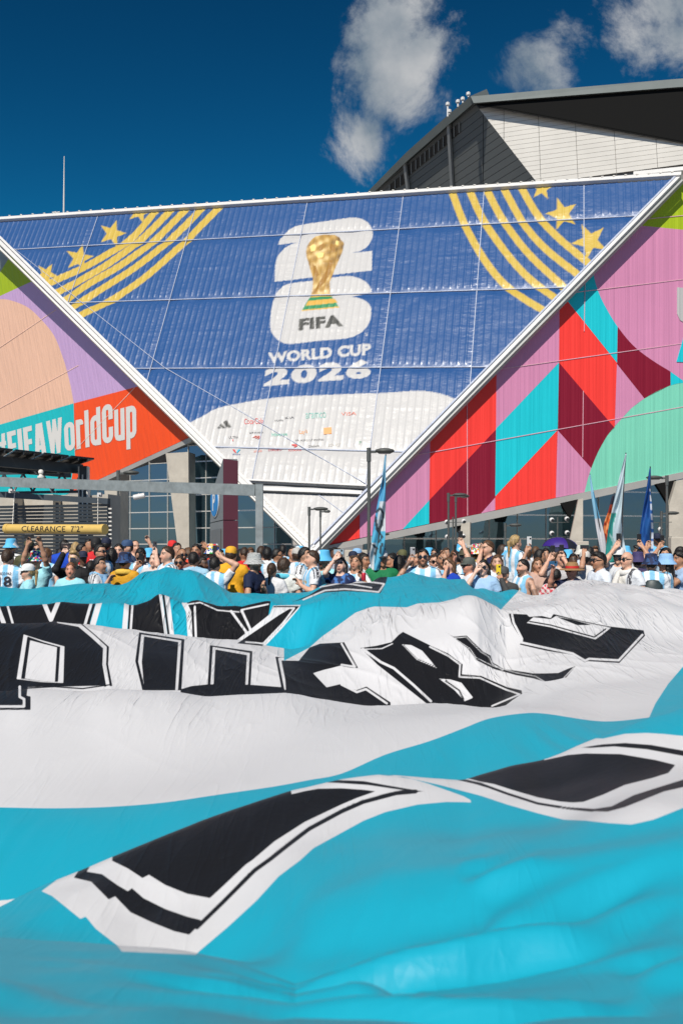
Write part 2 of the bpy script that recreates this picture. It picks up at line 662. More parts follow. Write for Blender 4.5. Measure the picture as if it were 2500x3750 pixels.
def gold_print(P):
    """the printed picture of the cup: polished gold with swirling relief"""
    x, y = (P[:, 0] - 850) / .4464, (P[:, 1] - 750) / .4464
    n = 0.6 * np.sin(x / 26 + y / 17 + 2.2 * np.sin(y / 60)) + 0.4 * np.sin(x / 11 - y / 23)
    prof = np.clip(1 - np.abs((x - 720 - (y - 400) * 0.02) / 170), 0, 1)
    t = np.clip(0.30 + 0.45 * prof + 0.28 * n, 0, 1)[:, None]
    lo_, mi_, hi_ = np.array((0.13, 0.07, 0.018)), np.array((0.42, 0.25, 0.065)), np.array((0.72, 0.56, 0.27))
    return np.where(t < 0.6, lo_ + (mi_ - lo_) * t / 0.6, mi_ + (hi_ - mi_) * (t - 0.6) / 0.4)


cup = P6((770, 246), (735, 250), (700, 262), (665, 283), (640, 310), (620, 348), (610, 390), (612, 430), (628, 480), (650, 560), (665, 605), (667, 650), (665, 690), (650, 740), (805, 737), (803, 640), (830, 580), (870, 480), (905, 400), (921, 330), (912, 312), (897, 300), (880, 275), (840, 252))
poly(cup, gold_print)
poly(P6((720, 345), (755, 322), (765, 345), (745, 378), (715, 392)), GOLD2)
poly(P6((805, 325), (845, 342), (850, 385), (825, 400), (800, 365)), GOLD2)
poly(P6((800, 470), (830, 455), (815, 560), (770, 640), (680, 730), (668, 725), (720, 640), (775, 545)), GOLD2)
poly(P6((660, 490), (690, 515), (718, 585), (690, 605), (668, 560)), GOLD2)
poly(P6((640, 350), (670, 332), (690, 345), (685, 385), (652, 395)), GOLD3)
poly(P6((690, 412), (730, 400), (760, 405), (745, 440), (705, 445)), GOLD3)
poly(P6((855, 300), (880, 310), (872, 345), (850, 330)), GOLD3)
poly(P6((652, 737), (805, 735), (882, 853), (573, 882)), GREEN)
poly(P6((626, 795), (840, 775), (870, 812), (606, 838)), GOLD)
poly(P6((648, 737), (808, 735), (815, 752), (642, 760)), GOLD)
poly(P6((580, 872), (878, 843), (882, 853), (573, 882)), GOLD)
DK = (0.055, 0.055, 0.05)
letters('FIFA', P6((555, 945), (895, 908), (915, 1005), (548, 1042)), DK, 0.055, 1.06)
letters('WORLD CUP', P6((298, 1222), (1140, 1143), (1138, 1240), (300, 1308)), C_WHT, 0.05, 1.06)
letters('2026', P6((272, 1338), (1138, 1270), (1140, 1428), (262, 1498)), C_WHT, 0.055, 1.16)
letters('TM', P6((1093, 1058), (1112, 1056), (1112, 1090), (1093, 1092)), C_WHT)
# adidas bars
poly(P6(*[((700 + .5102 * x - 850) / .4464, (1450 + .5102 * y - 750) / .4464) for x, y in ((188, 240), (200, 226), (222, 238), (218, 243))]), DK)
for q in (((205, 222), (222, 206), (255, 238), (232, 240)), ((232, 196), (258, 180), (295, 233), (262, 238))):
    poly([(700 + .5102 * x, 1450 + .5102 * y) for x, y in q], DK)

TRI = [(-72, 817), (2480, 662), (1150, 2022)]


def paint_blue(P):
    acc = np.zeros((len(P), 3))
    for ox, oy in ((-.8, -.8), (.8, -.8), (-.8, .8), (.8, .8)):
        Q = P + np.array([ox, oy])
        c = np.tile(np.array(C_BLUE), (len(P), 1))
        for test, cc in jobs:
            m_ = test(Q)
            if m_.any():
                c[m_] = cc(Q[m_]) if callable(cc) else cc
        acc += c
    return acc / 4


def film_material():
    m = bpy.data.materials.new('printed_film')
    m.use_nodes = True
    N, L = m.node_tree.nodes, m.node_tree.links
    b = N['Principled BSDF']
    b.inputs['Roughness'].default_value = 0.42
    b.inputs['Specular IOR Level'].default_value = 0.5
    b.inputs['Coat Weight'].default_value = 0.5
    b.inputs['Coat Roughness'].default_value = 0.24
    a = N.new('ShaderNodeAttribute')
    a.attribute_name = 'Col'
    L.new(a.outputs['Color'], b.inputs['Base Color'])
    s = N.new('ShaderNodeAttribute')
    s.attribute_name = 'seam'
    h = N.new('ShaderNodeAttribute')
    h.attribute_name = 'ua'
    h2 = N.new('ShaderNodeAttribute')
    h2.attribute_name = 'ub'
    cx = N.new('ShaderNodeCombineXYZ')
    L.new(h.outputs['Fac'], cx.inputs[0])
    L.new(h2.outputs['Fac'], cx.inputs[1])
    bump_prev = None
    for sc, rot, sx, strength, dist, use in ((2.4, 0.75, 0.28, 0.6, 0.08, True), (2.2, -0.65, 0.3, 0.6, 0.08, True), (0.5, 0.0, 1.0, 0.5, 0.22, False), (5.5, 0.2, 1.0, 0.35, 0.02, False)):
        mp = N.new('ShaderNodeMapping')
        mp.inputs['Rotation'].default_value = (0, 0, rot)
        mp.inputs['Scale'].default_value = (sx, 1, 1)
        L.new(cx.outputs[0], mp.inputs['Vector'])
        nz = N.new('ShaderNodeTexNoise')
        nz.inputs['Scale'].default_value = sc
        nz.inputs['Detail'].default_value = 3
        L.new(mp.outputs[0], nz.inputs['Vector'])
        bp = N.new('ShaderNodeBump')
        bp.inputs['Distance'].default_value = dist
        L.new(nz.outputs['Fac'], bp.inputs['Height'])
        if use:
            mm = N.new('ShaderNodeMath')
            mm.operation = 'MULTIPLY'
            mm.inputs[1].default_value = strength
            L.new(s.outputs['Fac'], mm.inputs[0])
            L.new(mm.outputs[0], bp.inputs['Strength'])
        else:
            bp.inputs['Strength'].default_value = strength
        if bump_prev:
            L.new(bump_prev.outputs[0], bp.inputs['Normal'])
        bump_prev = bp
    L.new(bump_prev.outputs[0], b.inputs['Normal'])
    L.new(bump_prev.outputs[0], b.inputs['Coat Normal'])
    return m


M_film = film_material()
rows_px = [(1120, 2300), (1250, 1782), (1250, 1650), (1250, 1348), (1250, 1080), (1250, 851), (1250, 700)]
rows_b = [-6.0] + [float(bl_ab(*p)[1]) for p in rows_px[1:-1]] + [60.0]
cols_px = [(263, 1078), (630, 1080), (1060, 1080), (1430, 1080), (1745, 1080), (2137, 850)]
cols_a = [float(bl_ab(*p)[0]) for p in cols_px]
cols_a = [-70.0] + cols_a + [60.0]
RIB = 0.66
sp = 0.094
def film(A, B, i, j):
    """how far the stretched film stands off the wall: ribs, pillows between seams, sag under the upper seam; and its slackness"""
    a0, a1, b0, b1 = cols_a[j], cols_a[j + 1], rows_b[i], rows_b[i + 1]
    fr = (A - a0) / (RIB) - np.floor((A - a0) / RIB + 0.0) - 0.5
    ribh = 0.075 * np.exp(-(fr * RIB / 0.055) ** 2)
    db = np.minimum(B - b0, b1 - B)
    da = np.minimum(A - a0, a1 - A)
    low = i == 0
    ribh = ribh * np.clip((np.minimum(db, da) - 0.25) / 0.3, 0, 1) * (0.35 if low else 1.0)
    pillow = 0.10 * (1 - np.exp(-db / 0.5)) + 0.05 * (1 - np.exp(-da / 0.6))
    # each row sags below its upper seam, which tips the cloth to the sky there
    sag = -0.085 * np.exp(-((b1 - B) / 0.55) ** 2) * (0.6 + 0.4 * np.sin(A * 1.7 + i) * np.sin(A * 0.63 + 2 * i))
    mid = 0.022 * np.exp(-((B - (b0 + b1) / 2) / 0.20) ** 2) * (0.5 + 0.5 * np.sin(A * 0.9 + 2 * i + j))
    wob = 0.02 * np.sin(A * 2.1 + 3 * np.sin(B * 0.7)) * np.exp(-db / 1.5)
    off = ribh + pillow + (0 if low else sag + mid) + wob
    seam = np.clip(np.exp(-da / 1.1) * 1.0 + np.exp(-(b1 - B) / 0.7) * 0.9 + 0.06 + 0.12 * np.exp(-((B - (b0 + b1) / 2) / 0.5) ** 2), 0, 1) * (0.25 if low else 1)
    return off, seam


def film_at(px, py):
    """stand-off of the film at photo pixels"""
    ab = bl_ab(np.asarray(px, float), np.asarray(py, float))
    res = np.zeros(len(ab))
    jj = np.clip(np.searchsorted(cols_a, ab[:, 0]) - 1, 0, len(cols_a) - 2)
    ii = np.clip(np.searchsorted(rows_b, ab[:, 1]) - 1, 0, len(rows_b) - 2)
    for i in set(ii):
        for j in set(jj):
            m_ = (ii == i) & (jj == j)
            if m_.any():
                res[m_] = film(ab[m_, 0], ab[m_, 1], i, j)[0]
    return res


rng = np.random.default_rng(3)
tri_exp = np.array(TRI, float)
for j in range(len(cols_a) - 1):
    for i in range(len(rows_b) - 1):
        a0, a1, b0, b1 = cols_a[j], cols_a[j + 1], rows_b[i], rows_b[i + 1]
        # clip the cell to the triangle's extent
        tab = np.array([bl_ab(*p) for p in TRI])
        a0c, a1c = max(a0, tab[:, 0].min() - .2), min(a1, tab[:, 0].max() + .2)
        b0c, b1c = max(b0, tab[:, 1].min() - .2), min(b1, tab[:, 1].max() + .2)
        if a1c <= a0c or b1c <= b0c:
            continue
        na, nb = max(2, int((a1c - a0c) / sp) + 1), max(2, int((b1c - b0c) / (sp * 1.15)) + 1)
        A, B = np.meshgrid(np.linspace(a0c, a1c, na), np.linspace(b0c, b1c, nb))
        px = to_px(bl_pt(A, B)).reshape(-1, 2)
        inside = in_poly(px, tri_exp).reshape(nb, na)
        q = inside[:-1, :-1] | inside[1:, :-1] | inside[:-1, 1:] | inside[1:, 1:]
        if q.sum() < 12:
            continue
        off, seam = film(A, B, i, j)
        V = bl_pt(A, B, off).reshape(-1, 3)
        idx = np.arange(na * nb).reshape(nb, na)
        Q = np.stack([idx[:-1, :-1], idx[:-1, 1:], idx[1:, 1:], idx[1:, :-1]], -1)[q]
        used = np.unique(Q)
        re_ = np.full(na * nb, -1)
        re_[used] = np.arange(len(used))
        c = paint_blue(px[used])
        me = mesh_np('banner_panel', V[used], re_[Q], c, {'seam': seam.ravel()[used], 'ua': A.ravel()[used], 'ub': B.ravel()[used]})
        link('banner_panel', me, M_film, stadium)

# seams between the panels, stitched strips
M_seam = mat('seam_tape', (0.40, 0.44, 0.55), 0.4, 0, 0.5, var=(6, 0.35))


def tri_clip(p, q, n=160):
    """the stretch of a line (in photo pixels) that lies on the triangle"""
    t = np.linspace(0, 1, n)
    pts = np.array(p)[None] * (1 - t[:, None]) + np.array(q)[None] * t[:, None]
    ins = in_poly(pts, TRI)
    k = np.nonzero(ins)[0]
    return (pts[k[0]], pts[k[-1]]) if len(k) > 1 else None


def strip(parent, plane_pts, w, h, name, m, nrm):
    b = MB()
    b.bar(plane_pts[0], plane_pts[1], w, h, nrm)
    return b.build(name, m, parent)


for bb in rows_b[1:-1]:
    pa, pb = to_px(bl_pt(np.array([-60.0, 50.0]), np.array([bb, bb])))
    cl = tri_clip(pa, pb, 600)
    if cl:
        strip(stadium, [BL.on(*cl[0]) + n_blue * 0.03, BL.on(*cl[1]) + n_blue * 0.03], 0.085, 0.16, 'seam_strip', M_seam, n_blue)
for aa in cols_a[1:-1]:
    pa, pb = to_px(bl_pt(np.array([aa, aa]), np.array([-2.0, 55.0])))
    cl = tri_clip(pa, pb, 600)
    if cl:
        strip(stadium, [BL.on(*cl[0]) + n_blue * 0.035, BL.on(*cl[1]) + n_blue * 0.035], 0.07, 0.28, 'seam_strip', M_seam, n_blue)
for p, q in (((56, 915), (606, 1351)), ((606, 1351), (1366, 1790)), ((1163, 1812), (1262, 1884))):
    strip(stadium, [BL.on(*p) + n_blue * 0.09, BL.on(*q) + n_blue * 0.09], 0.05, 0.24, 'seam_strip', M_seam, n_blue)

# white edge frames round the triangle
def frame(p, q, w, h, inward, name='edge_trim', m=M_white, lift=0.2, over=0.0):
    A_, B_ = BL.on(*p), BL.on(*q)
    d = (B_ - A_) / np.linalg.norm(B_ - A_)
    s = np.cross(d, n_blue)
    s /= np.linalg.norm(s)
    A_, B_ = A_ - d * over, B_ + d * over
    b = MB()
    b.bar(A_ + s * inward + n_blue * lift, B_ + s * inward + n_blue * lift, w, h, n_blue)
    return b.build(name, m, stadium)


frame((-72, 817), (2492, 652), 0.42, 0.9, 0.0, lift=0.1)
frame((-72, 808), (2492, 643), 0.30, 0.5, 0.0, lift=-0.2, m=M_silver)
# top rail bolts
for k in range(60):
    t = (k + 0.5) / 60
    p = BL.on(-60 + 2540 * t, 813 - 163 * t - 3) + n_blue * 0.56
    MB().box(p, (0.22, 0.16, 0.08)).build('rail_clip', M_silver, stadium)
frame((-72, 817), (1146, 2024), 0.40, 0.5, 0.0, lift=0.15)
frame((-58, 813), (1155, 2012), 0.26, 0.5, 0.0, lift=0.2)
frame((-84, 826), (1136, 2030), 0.20, 0.7, 0.0, lift=-0.15, m=M_silver)
frame((2484, 655), (1150, 2024), 0.34, 0.45, 0.0, lift=0.15)
frame((2474, 655), (1142, 2012), 0.16, 0.5, 0.0, lift=0.2, m=M_seam)
frame((2497, 661), (1165, 2020), 0.20, 0.4, 0.0, lift=-0.1, m=M_grey)
# cross rail above the white tip
frame((880, 1763), (1345, 1786), 0.16, 0.5, 0.0, lift=0.12, m=M_white, name='cross_rail')
frame((890, 1773), (1340, 1796), 0.05, 0.3, 0.0, lift=0.18, m=M_dark, name='cross_rail')
frame((915, 1796), (1328, 1812), 0.34, 0.5, 0.0, lift=0.12, m=M_white, name='cross_rail')
frame((925, 1806), (1318, 1821), 0.035, 0.3, 0.0, lift=0.25, m=M_dark, name='cross_rail')
for k in range(14):                                  # bolted plates along the foot of the left edge
    t = (k + 0.5) / 14
    p = BL.on(978 + 155 * t, 1848 + 150 * t) + n_blue * 0.30
    MB().lathe([(0.16, -0.05), (0.16, 0.10), (0.06, 0.16)], p, 8).build('bolt', M_silver, stadium, True)

# sponsors' marks on the white foot
P5 = lambda x, y: (700 + .5102 * x, 1450 + .5102 * y)
RED, GRY, TEA = (0.55, 0.05, 0.05), (0.10, 0.10, 0.11), (0.10, 0.45, 0.35)
marks = [('Coca-Cola', 386, 172, 522, 212, RED, 0.0, -6), ('HYUNDAI', 604, 180, 664, 192, GRY, 0.0, -2), ('KIA', 678, 160, 744, 176, GRY, 0.0, -6),
         ('aramco', 826, 132, 970, 172, (0.22, 0.45, 0.40), 0.0, -6), ('VISA', 1080, 128, 1188, 152, (0.65, 0.2, 0.15), 0.0, -6), ('ULTRA', 276, 298, 344, 316, GRY, 0.0, -4),
         ('BANK OF AMERICA', 424, 268, 522, 280, GRY, 0.0, -6), ('Hisense', 584, 274, 694, 298, TEA, 0.0, -4), ("Lay's", 782, 254, 838, 290, (0.70, 0.30, 0.08), 0.0, -6),
         ('FIFA WORLD CUP SPONSORS', 752, 322, 956, 334, GRY, 0.0, -6), ('Valvoline', 298, 420, 356, 434, (0.06, 0.10, 0.25), 0.0, -2), ('airbnb', 452, 388, 510, 410, (0.65, 0.25, 0.2), 0.0, -3),
         ('DIAGEO', 556, 380, 650, 400, (0.42, 0.05, 0.08), 0.0, -4), ('DOORDASH', 700, 388, 792, 402, RED, 0.0, -4), ('Globant', 842, 360, 922, 374, GRY, 0.0, -4),
         ('BONVOY', 986, 350, 1078, 370, (0.45, 0.42, 0.38), 0.0, -4), ('F', 1208, 332, 1226, 354, (0.15, 0.3, 0.2), 0.0, 0)]
for s, x0, y0, x1, y1, c, bold, dy in marks:
    V, T = text_px(s, [P5(x0, y0), P5(x1, y0 + dy), P5(x1, y1 + dy), P5(x0, y1)], bold)
    V, T = subdiv_tris(V, T, 1)
    W = BL.on(V[:, 0], V[:, 1]) + n_blue * (film_at(V[:, 0], V[:, 1]) + 0.03)[:, None]
    link('sponsor_lettering', mesh_np('sponsor_lettering', W, T, smooth=False), mat('print_%02d%02d%02d' % tuple(int(v * 99) for v in c), c, 0.5), stadium)


def emblem(polys, c, name='sponsor_emblem'):
    b = MB()
    for q in polys:
        W = [BL.on(*P5(*p)) + n_blue * (float(film_at([P5(*p)[0]], [P5(*p)[1]])[0]) + 0.04) for p in q]
        b.slab(W, n_blue * 0.02)
    return b.build(name, mat('print_%02d%02d%02d' % tuple(int(v * 99) for v in c), c, 0.5), stadium)


emblem([[(300, 390), (316, 390), (330, 418), (322, 418)]], RED)
emblem([[(330, 416), (340, 390), (358, 388), (336, 418)]], (0.03, 0.35, 0.5))
emblem([[(722, 356), (755, 354), (768, 364), (752, 374), (738, 374), (752, 364), (730, 364)]], RED)
emblem([[(446, 305), (470, 292), (476, 296), (452, 308)], [(462, 310), (488, 292), (494, 296), (470, 314)], [(478, 316), (500, 294), (506, 298), (486, 318)]], (0.5, 0.12, 0.1))
emblem([[(955, 240), (1010, 234), (1012, 280), (956, 286)]], (0.75, 0.32, 0.12))
emblem([[(303, 320), (308, 320), (308, 333), (303, 333)]], RED)

# ------------------------------------------------------------------ right wing: vertical wall with the colour-block print
RW = Plane(TIP + np.array([0.1, 0.5, 0]), (3646, -11150, 0))
LWn = np.array([-0.765, -0.62, -0.15])
LW = Plane(CAM + (at(690, 1600, 92.5) - CAM), LWn)
PINK, TOM, MAR, CYA, MINT, LIME = (0.60, 0.235, 0.40), (0.86, 0.045, 0.035), (0.21, 0.003, 0.022), (0.008, 0.52, 0.60), (0.19, 0.60, 0.44), (0.36, 0.48, 0.012)
PURP, PEACH, ORAN, TEAL = (0.55, 0.36, 0.62), (0.82, 0.50, 0.36), (0.92, 0.085, 0.014), (0.01, 0.50, 0.54)


def mesh_banner_mat(name, c):
    m = mat('mesh_banner_' + name, c, 0.62, 0, 0.35, var=(0.12, 0.07))
    N, L = m.node_tree.nodes, m.node_tree.links
    tc = N.new('ShaderNodeTexCoord')
    mp = N.new('ShaderNodeMapping')
    mp.inputs['Scale'].default_value = (1, 1, 0.02)
    L.new(tc.outputs['Object'], mp.inputs['Vector'])
    nz = N.new('ShaderNodeTexNoise')
    nz.inputs['Scale'].default_value = 1.6
    nz.inputs['Detail'].default_value = 4
    L.new(mp.outputs[0], nz.inputs['Vector'])
    bp = N.new('ShaderNodeBump')
    bp.inputs['Strength'].default_value = 0.55
    bp.inputs['Distance'].default_value = 0.25
    L.new(nz.outputs['Fac'], bp.inputs['Height'])
    L.new(bp.outputs[0], N['Principled BSDF'].inputs['Normal'])
    return m


def wing_panel(plane, pts, c, cname, thick=0.12):
    b = MB()
    W = [plane.on(*p) for p in pts]
    b.slab(W, -plane.n * thick)
    return b.build('wing_panel', mesh_banner_mat(cname, c), stadium)


def edge_r(y):                                       # x of the triangle's right edge at photo height y
    return 2484 + (1150 - 2484) * (y - 655) / (2024 - 655)


arc1 = [tuple(p) for p in smooth_curve(P2((1155, 495), (1165, 545), (1190, 615), (1230, 690), (1267, 748), (1320, 815), (1370, 862), (1440, 912), (1510, 955)) + P4((1568, 118)), 4)]
arc2 = [tuple(p) for p in smooth_curve(P4((1115, 630), (1130, 570), (1150, 510), (1180, 440), (1220, 370), (1270, 310), (1330, 245), (1390, 200), (1450, 165), (1510, 140), (1568, 128), (1700, 130), (1850, 150)), 4)]
wing_panel(RW, P2((1365, 283), (1568, 303), (1900, 330), (1900, -260)), LIME, 'lime')
wing_panel(RW, P2((1365, 283), (1568, 303), (1900, 330)) + P4((1900, 160), (1568, 124)) + arc1[::-1], PINK, 'pink')
k745 = min(range(len(arc1)), key=lambda i: abs(arc1[i][1] - P2((0, 748))[0][1]))
wing_panel(RW, arc1[:k745 + 1] + P2((1265, 915), (1030, 622)), CYA, 'cyan')
wing_panel(RW, P2((1030, 622), (1264, 915)) + P4((1253, 335), (998, 35)) + P2((1000, 653)), TOM, 'tomato')
kend = min(range(len(arc1)), key=lambda i: abs(arc1[i][0] - P2((1510, 0))[0][0]))
wing_panel(RW, arc1[k745:kend + 1] + P4((1510, 139), (1390, 200), (1264, 40)), MAR, 'maroon')
wing_panel(RW, arc1[kend:] + P4((1568, 128), (1510, 140)), CYA, 'cyan')
wing_panel(RW, P4((1263, 40), (1390, 200), (1330, 245), (1270, 310), (1255, 325)), PINK, 'pink')
wing_panel(RW, arc2 + [(2764, 1690)] + P4((1568, 540)), MINT, 'mint')
wing_panel(RW, P4((998, 35), (1253, 335), (1220, 370), (1180, 440), (1146, 520), (991, 345)), MAR, 'maroon')
wing_panel(RW, P4((991, 345), (1146, 520), (1130, 570), (1115, 630), (983, 656)), PINK, 'pink')
wing_panel(RW, P4((998, 35), (993, 343), (705, 650), (709, 338)), CYA, 'cyan')
wing_panel(RW, P2((1000, 653)) + P4((998, 34), (709, 338)) + P4((711, 70)), PINK, 'pink')
wing_panel(RW, P4((711, 70), (709, 342), (403, 667), (407, 375)), TOM, 'tomato')
wing_panel(RW, P4((709, 342), (705, 655), (640, 728), (403, 775), (403, 667)), MAR, 'maroon')
wing_panel(RW, P4((705, 655), (705, 713), (640, 728)), PINK, 'pink')
wing_panel(RW, P4((992, 345), (983, 656), (705, 713), (706, 650)), TOM, 'tomato')
wing_panel(RW, P4((407, 375), (403, 667), (280, 801), (85, 841), (83, 702)), PINK, 'pink')
wing_panel(RW, P4((403, 667), (402, 775), (280, 801)), CYA, 'cyan')
wing_panel(RW, P4((83, 702), (82, 841), (-95, 878), (-100, 888)), TOM, 'tomato')
# part of a white letter and a cyan shape at the frame's right
wing_panel(RW.shifted(0.06), [(2478, 1052), (2500, 1054), (2640, 1064), (2640, 1190), (2520, 1190), (2488, 1172), (2478, 1150)], C_WHT, 'white')
wing_panel(RW.shifted(0.06), [(2502, 1235), (2640, 1180), (2640, 1330), (2476, 1325)], CYA, 'cyan')
# hems and seams on the right wing
M_hem = mat('banner_hem', (0.72, 0.40, 0.48), 0.6, var=(3, 0.2))
for p, q in ((P2((715, 945)), P2((1900, 778))), (P4((330, 462)), P4((1900, 178))), (P2((1400, 254)), P2((1900, 205))), (P2((1040, 595)), P2((1900, 490)))):
    strip(stadium, [RW.on(*p[0]) + RW.n * 0.04, RW.on(*q[0]) + RW.n * 0.01], 0.03, 0.06, 'hem', M_hem, (0, 0, 1))
for p, q in ((P4((575, 210)), P4((577, 738))), (P4((1108, 165)), P4((1105, 470))), (P2((1116, 540)), P2((1112, 770)))):
    strip(stadium, [RW.on(*p[0]) + RW.n * 0.045, RW.on(*q[0]) + RW.n * 0.045], 0.04, 0.06, 'hem', M_hem, RW.n)

# ------------------------------------------------------------------ left wing
DY, DX = 24, -10
arcl = [tuple(p) for p in smooth_curve(P1((-120, 640), (0, 622), (60, 630), (130, 660), (190, 715), (250, 790), (290, 890)) + P3((305, 60), (325, 140), (340, 222)), 4)]
wing_panel(LW, P1((60, 405), (190, 520), (148, 540), (0, 608), (-120, 660), (-120, 600), (0, 500)), LIME, 'lime')
wing_panel(LW, P1((190, 520), (560, 870)) + P3((660, 140), (640, 143), (340, 222)) + arcl[::-1][1:-1] + P1((-120, 645), (0, 608), (148, 540)), PURP, 'purple')
wing_panel(LW, arcl + P3((0, 320), (-120, 352)), PEACH, 'peach')
wing_panel(LW, P3((340, 222), (346, 470), (320, 634), (-120, 838), (-120, 352), (0, 320)), TEAL, 'teal')
wing_panel(LW, P3((340, 222), (640, 143), (660, 140), (905, 365), (862, 382), (320, 634), (346, 470)), ORAN, 'orange')
M_hem2 = mat('banner_hem_left', (0.86, 0.56, 0.46), 0.6, var=(3, 0.2))
for p, q in ((P1((-60, 885)), P1((262, 668))), (P3((-60, 278)), P3((362, 48))), (P3((345, 440)), P3((620, 150)))):
    strip(stadium, [LW.on(*p[0]) + LW.n * 0.03, LW.on(*q[0]) + LW.n * 0.01], 0.03, 0.06, 'hem', M_hem2, (0, 0, 1))
# condensed heavy lettering, letter by letter: glyphs drawn as rounded blocks in a unit cell
def rr(u, v, x0, y0, x1, y1, r=0.0):
    dx = np.maximum(np.maximum(x0 + r - u, u - (x1 - r)), 0)
    dy = np.maximum(np.maximum(y0 + r - v, v - (y1 - r)), 0)
    return (u >= x0) & (u <= x1) & (v >= y0) & (v <= y1) & ((dx * dx + dy * dy <= r * r + 1e-9) if r else True)


def bowl(u, v, w, y0, y1, s=.34, r=.26):
    return rr(u, v, 0, y0, w, y1, r) & ~rr(u, v, s * w, y0 + .14, w * (1 - s), y1 - .14, .05)


def slant(u, v, x0, x1, y0, y1, w):
    c = x0 + (x1 - x0) * (v - y0) / (y1 - y0)
    return (np.abs(u - c) < w / 2) & (v >= y0) & (v <= y1)


XH = 0.80
GL_ = {
    '#': (.50, lambda u, v: slant(u, v, .10, .20, 0, 1, .14) | slant(u, v, .32, .42, 0, 1, .14) | rr(u, v, 0, .26, .50, .40) | rr(u, v, 0, .60, .50, .74)),
    'F': (.34, lambda u, v: rr(u, v, 0, 0, .17, 1) | rr(u, v, 0, .84, .34, 1) | rr(u, v, 0, .44, .31, .60)),
    'I': (.17, lambda u, v: rr(u, v, 0, 0, .17, 1)),
    'A': (.44, lambda u, v: slant(u, v, .08, .18, 0, 1, .17) | slant(u, v, .36, .26, 0, 1, .17) | rr(u, v, .12, .2, .32, .34)),
    'W': (.62, lambda u, v: slant(u, v, .20, .08, 0, 1, .15) | slant(u, v, .20, .31, 0, 1, .13) | slant(u, v, .42, .31, 0, 1, .13) | slant(u, v, .42, .54, 0, 1, .15)),
    'o': (.40, lambda u, v: bowl(u, v, .40, 0, XH, .40, .19)),
    'r': (.29, lambda u, v: rr(u, v, 0, 0, .16, XH) | (rr(u, v, 0, XH - .30, .29, XH, .12) & ~rr(u, v, .16, XH - .32, .40, XH - .15))),
    'l': (.16, lambda u, v: rr(u, v, 0, 0, .16, 1)),
    'd': (.40, lambda u, v: bowl(u, v, .40, 0, XH, .40, .19) | rr(u, v, .24, 0, .40, 1)),
    'C': (.42, lambda u, v: bowl(u, v, .42, 0, 1, .39, .20) & ~rr(u, v, .25, .40, .43, .60)),
    'u': (.40, lambda u, v: (rr(u, v, 0, 0, .40, XH + .3, .17) & ~rr(u, v, .16, .14, .24, 2)) & (v < XH) | rr(u, v, .24, 0, .40, XH)),
    'p': (.40, lambda u, v: bowl(u, v, .40, 0, XH, .40, .19) | rr(u, v, 0, -.26, .16, XH)),
}
word, gap_ = '#FIFAWorldCup', 0.055
tot = sum(GL_[c][0] for c in word) + gap_ * (len(word) - 1)
tl, tr, br, bl0 = [np.array(P3(p)[0]) for p in ((-34, 374), (626, 190), (628, 378), (-20, 508))]
M_let = mat('letter_white', (0.70, 0.68, 0.65), 0.6)
cur = 0.0
for ch in word:
    w_, fn = GL_[ch]
    nu_, nv_ = max(8, int(w_ / tot * 600)), 130
    uu, vv = np.meshgrid(np.linspace(0, w_, nu_ + 1), np.linspace(-.28, 1.0, nv_ + 1))
    keep = fn((uu[:-1, :-1] + uu[1:, 1:]) / 2, (vv[:-1, :-1] + vv[1:, 1:]) / 2)
    U_ = ((cur + uu) / tot)[..., None]
    px_ = (bl0 * (1 - U_) + br * U_) * (1 - vv[..., None]) + (tl * (1 - U_) + tr * U_) * vv[..., None]
    idx = np.arange(uu.size).reshape(uu.shape)
    Q = np.stack([idx[:-1, :-1], idx[:-1, 1:], idx[1:, 1:], idx[1:, :-1]], -1)[keep]
    used = np.unique(Q)
    re_ = np.full(uu.size, -1)
    re_[used] = np.arange(len(used))
    flat = px_.reshape(-1, 2)[used]
    link('lettering', mesh_np('lettering', LW.shifted(0.03).on(flat[:, 0], flat[:, 1]), re_[Q], smooth=False), M_let, stadium)
    cur += w_ + gap_
# dark return behind the far left corner
MB().slab([LW.shifted(-0.3).on(*p) for p in P1((-160, 300), (60, 300), (80, 420), (0, 510), (-160, 600))], -LWn * 0.3).build('return_wall', M_grey, stadium)


def fascia(plane, top, bot, depth=4.0, name='fascia', m=None):
    b = MB()
    n = len(top)
    T_ = [plane.on(*p) for p in top]
    B_ = [plane.on(*p) for p in bot]
    b.slab(T_ + B_[::-1], -plane.n * depth)
    return b.build(name, m or M_fasc, stadium)


M_fasc = mat('fascia_metal', (0.40, 0.39, 0.37), 0.6, 0.1, 0.4, var=(0.5, 0.12))
fascia(RW.shifted(0.12), P4((-100, 884), (402, 778), (985, 658), (1900, 468)), P4((-40, 897), (600, 772), (1110, 668), (1900, 494)), 6.0)
fascia(LW.shifted(0.12), P3((880, 374), (862, 384), (320, 636), (-120, 840)), P3((905, 384), (880, 398), (480, 582), (330, 655), (-120, 862))[1:], 6.0)

# ------------------------------------------------------------------ upper storey: folded metal box with its roof
UD = 150.0
UPW = Plane(at(1760, 380, UD), (-0.20, -0.97, -0.12))
apex, cor = (1737, 377), (1962, 664)
Pw = lambda *q: [(1250 + 0.797 * x, 200 + 0.797 * y) for x, y in q]
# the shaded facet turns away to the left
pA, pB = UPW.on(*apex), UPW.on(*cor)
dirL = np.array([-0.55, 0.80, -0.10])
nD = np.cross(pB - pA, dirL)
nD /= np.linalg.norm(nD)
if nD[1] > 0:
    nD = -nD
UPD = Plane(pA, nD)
M_clad_shaded = mat('shaded_cladding', (0.15, 0.16, 0.16), 0.55, 0.1, 0.4, var=(0.08, 0.12))  # the silver cladding again, with the facet's shade put into its colour


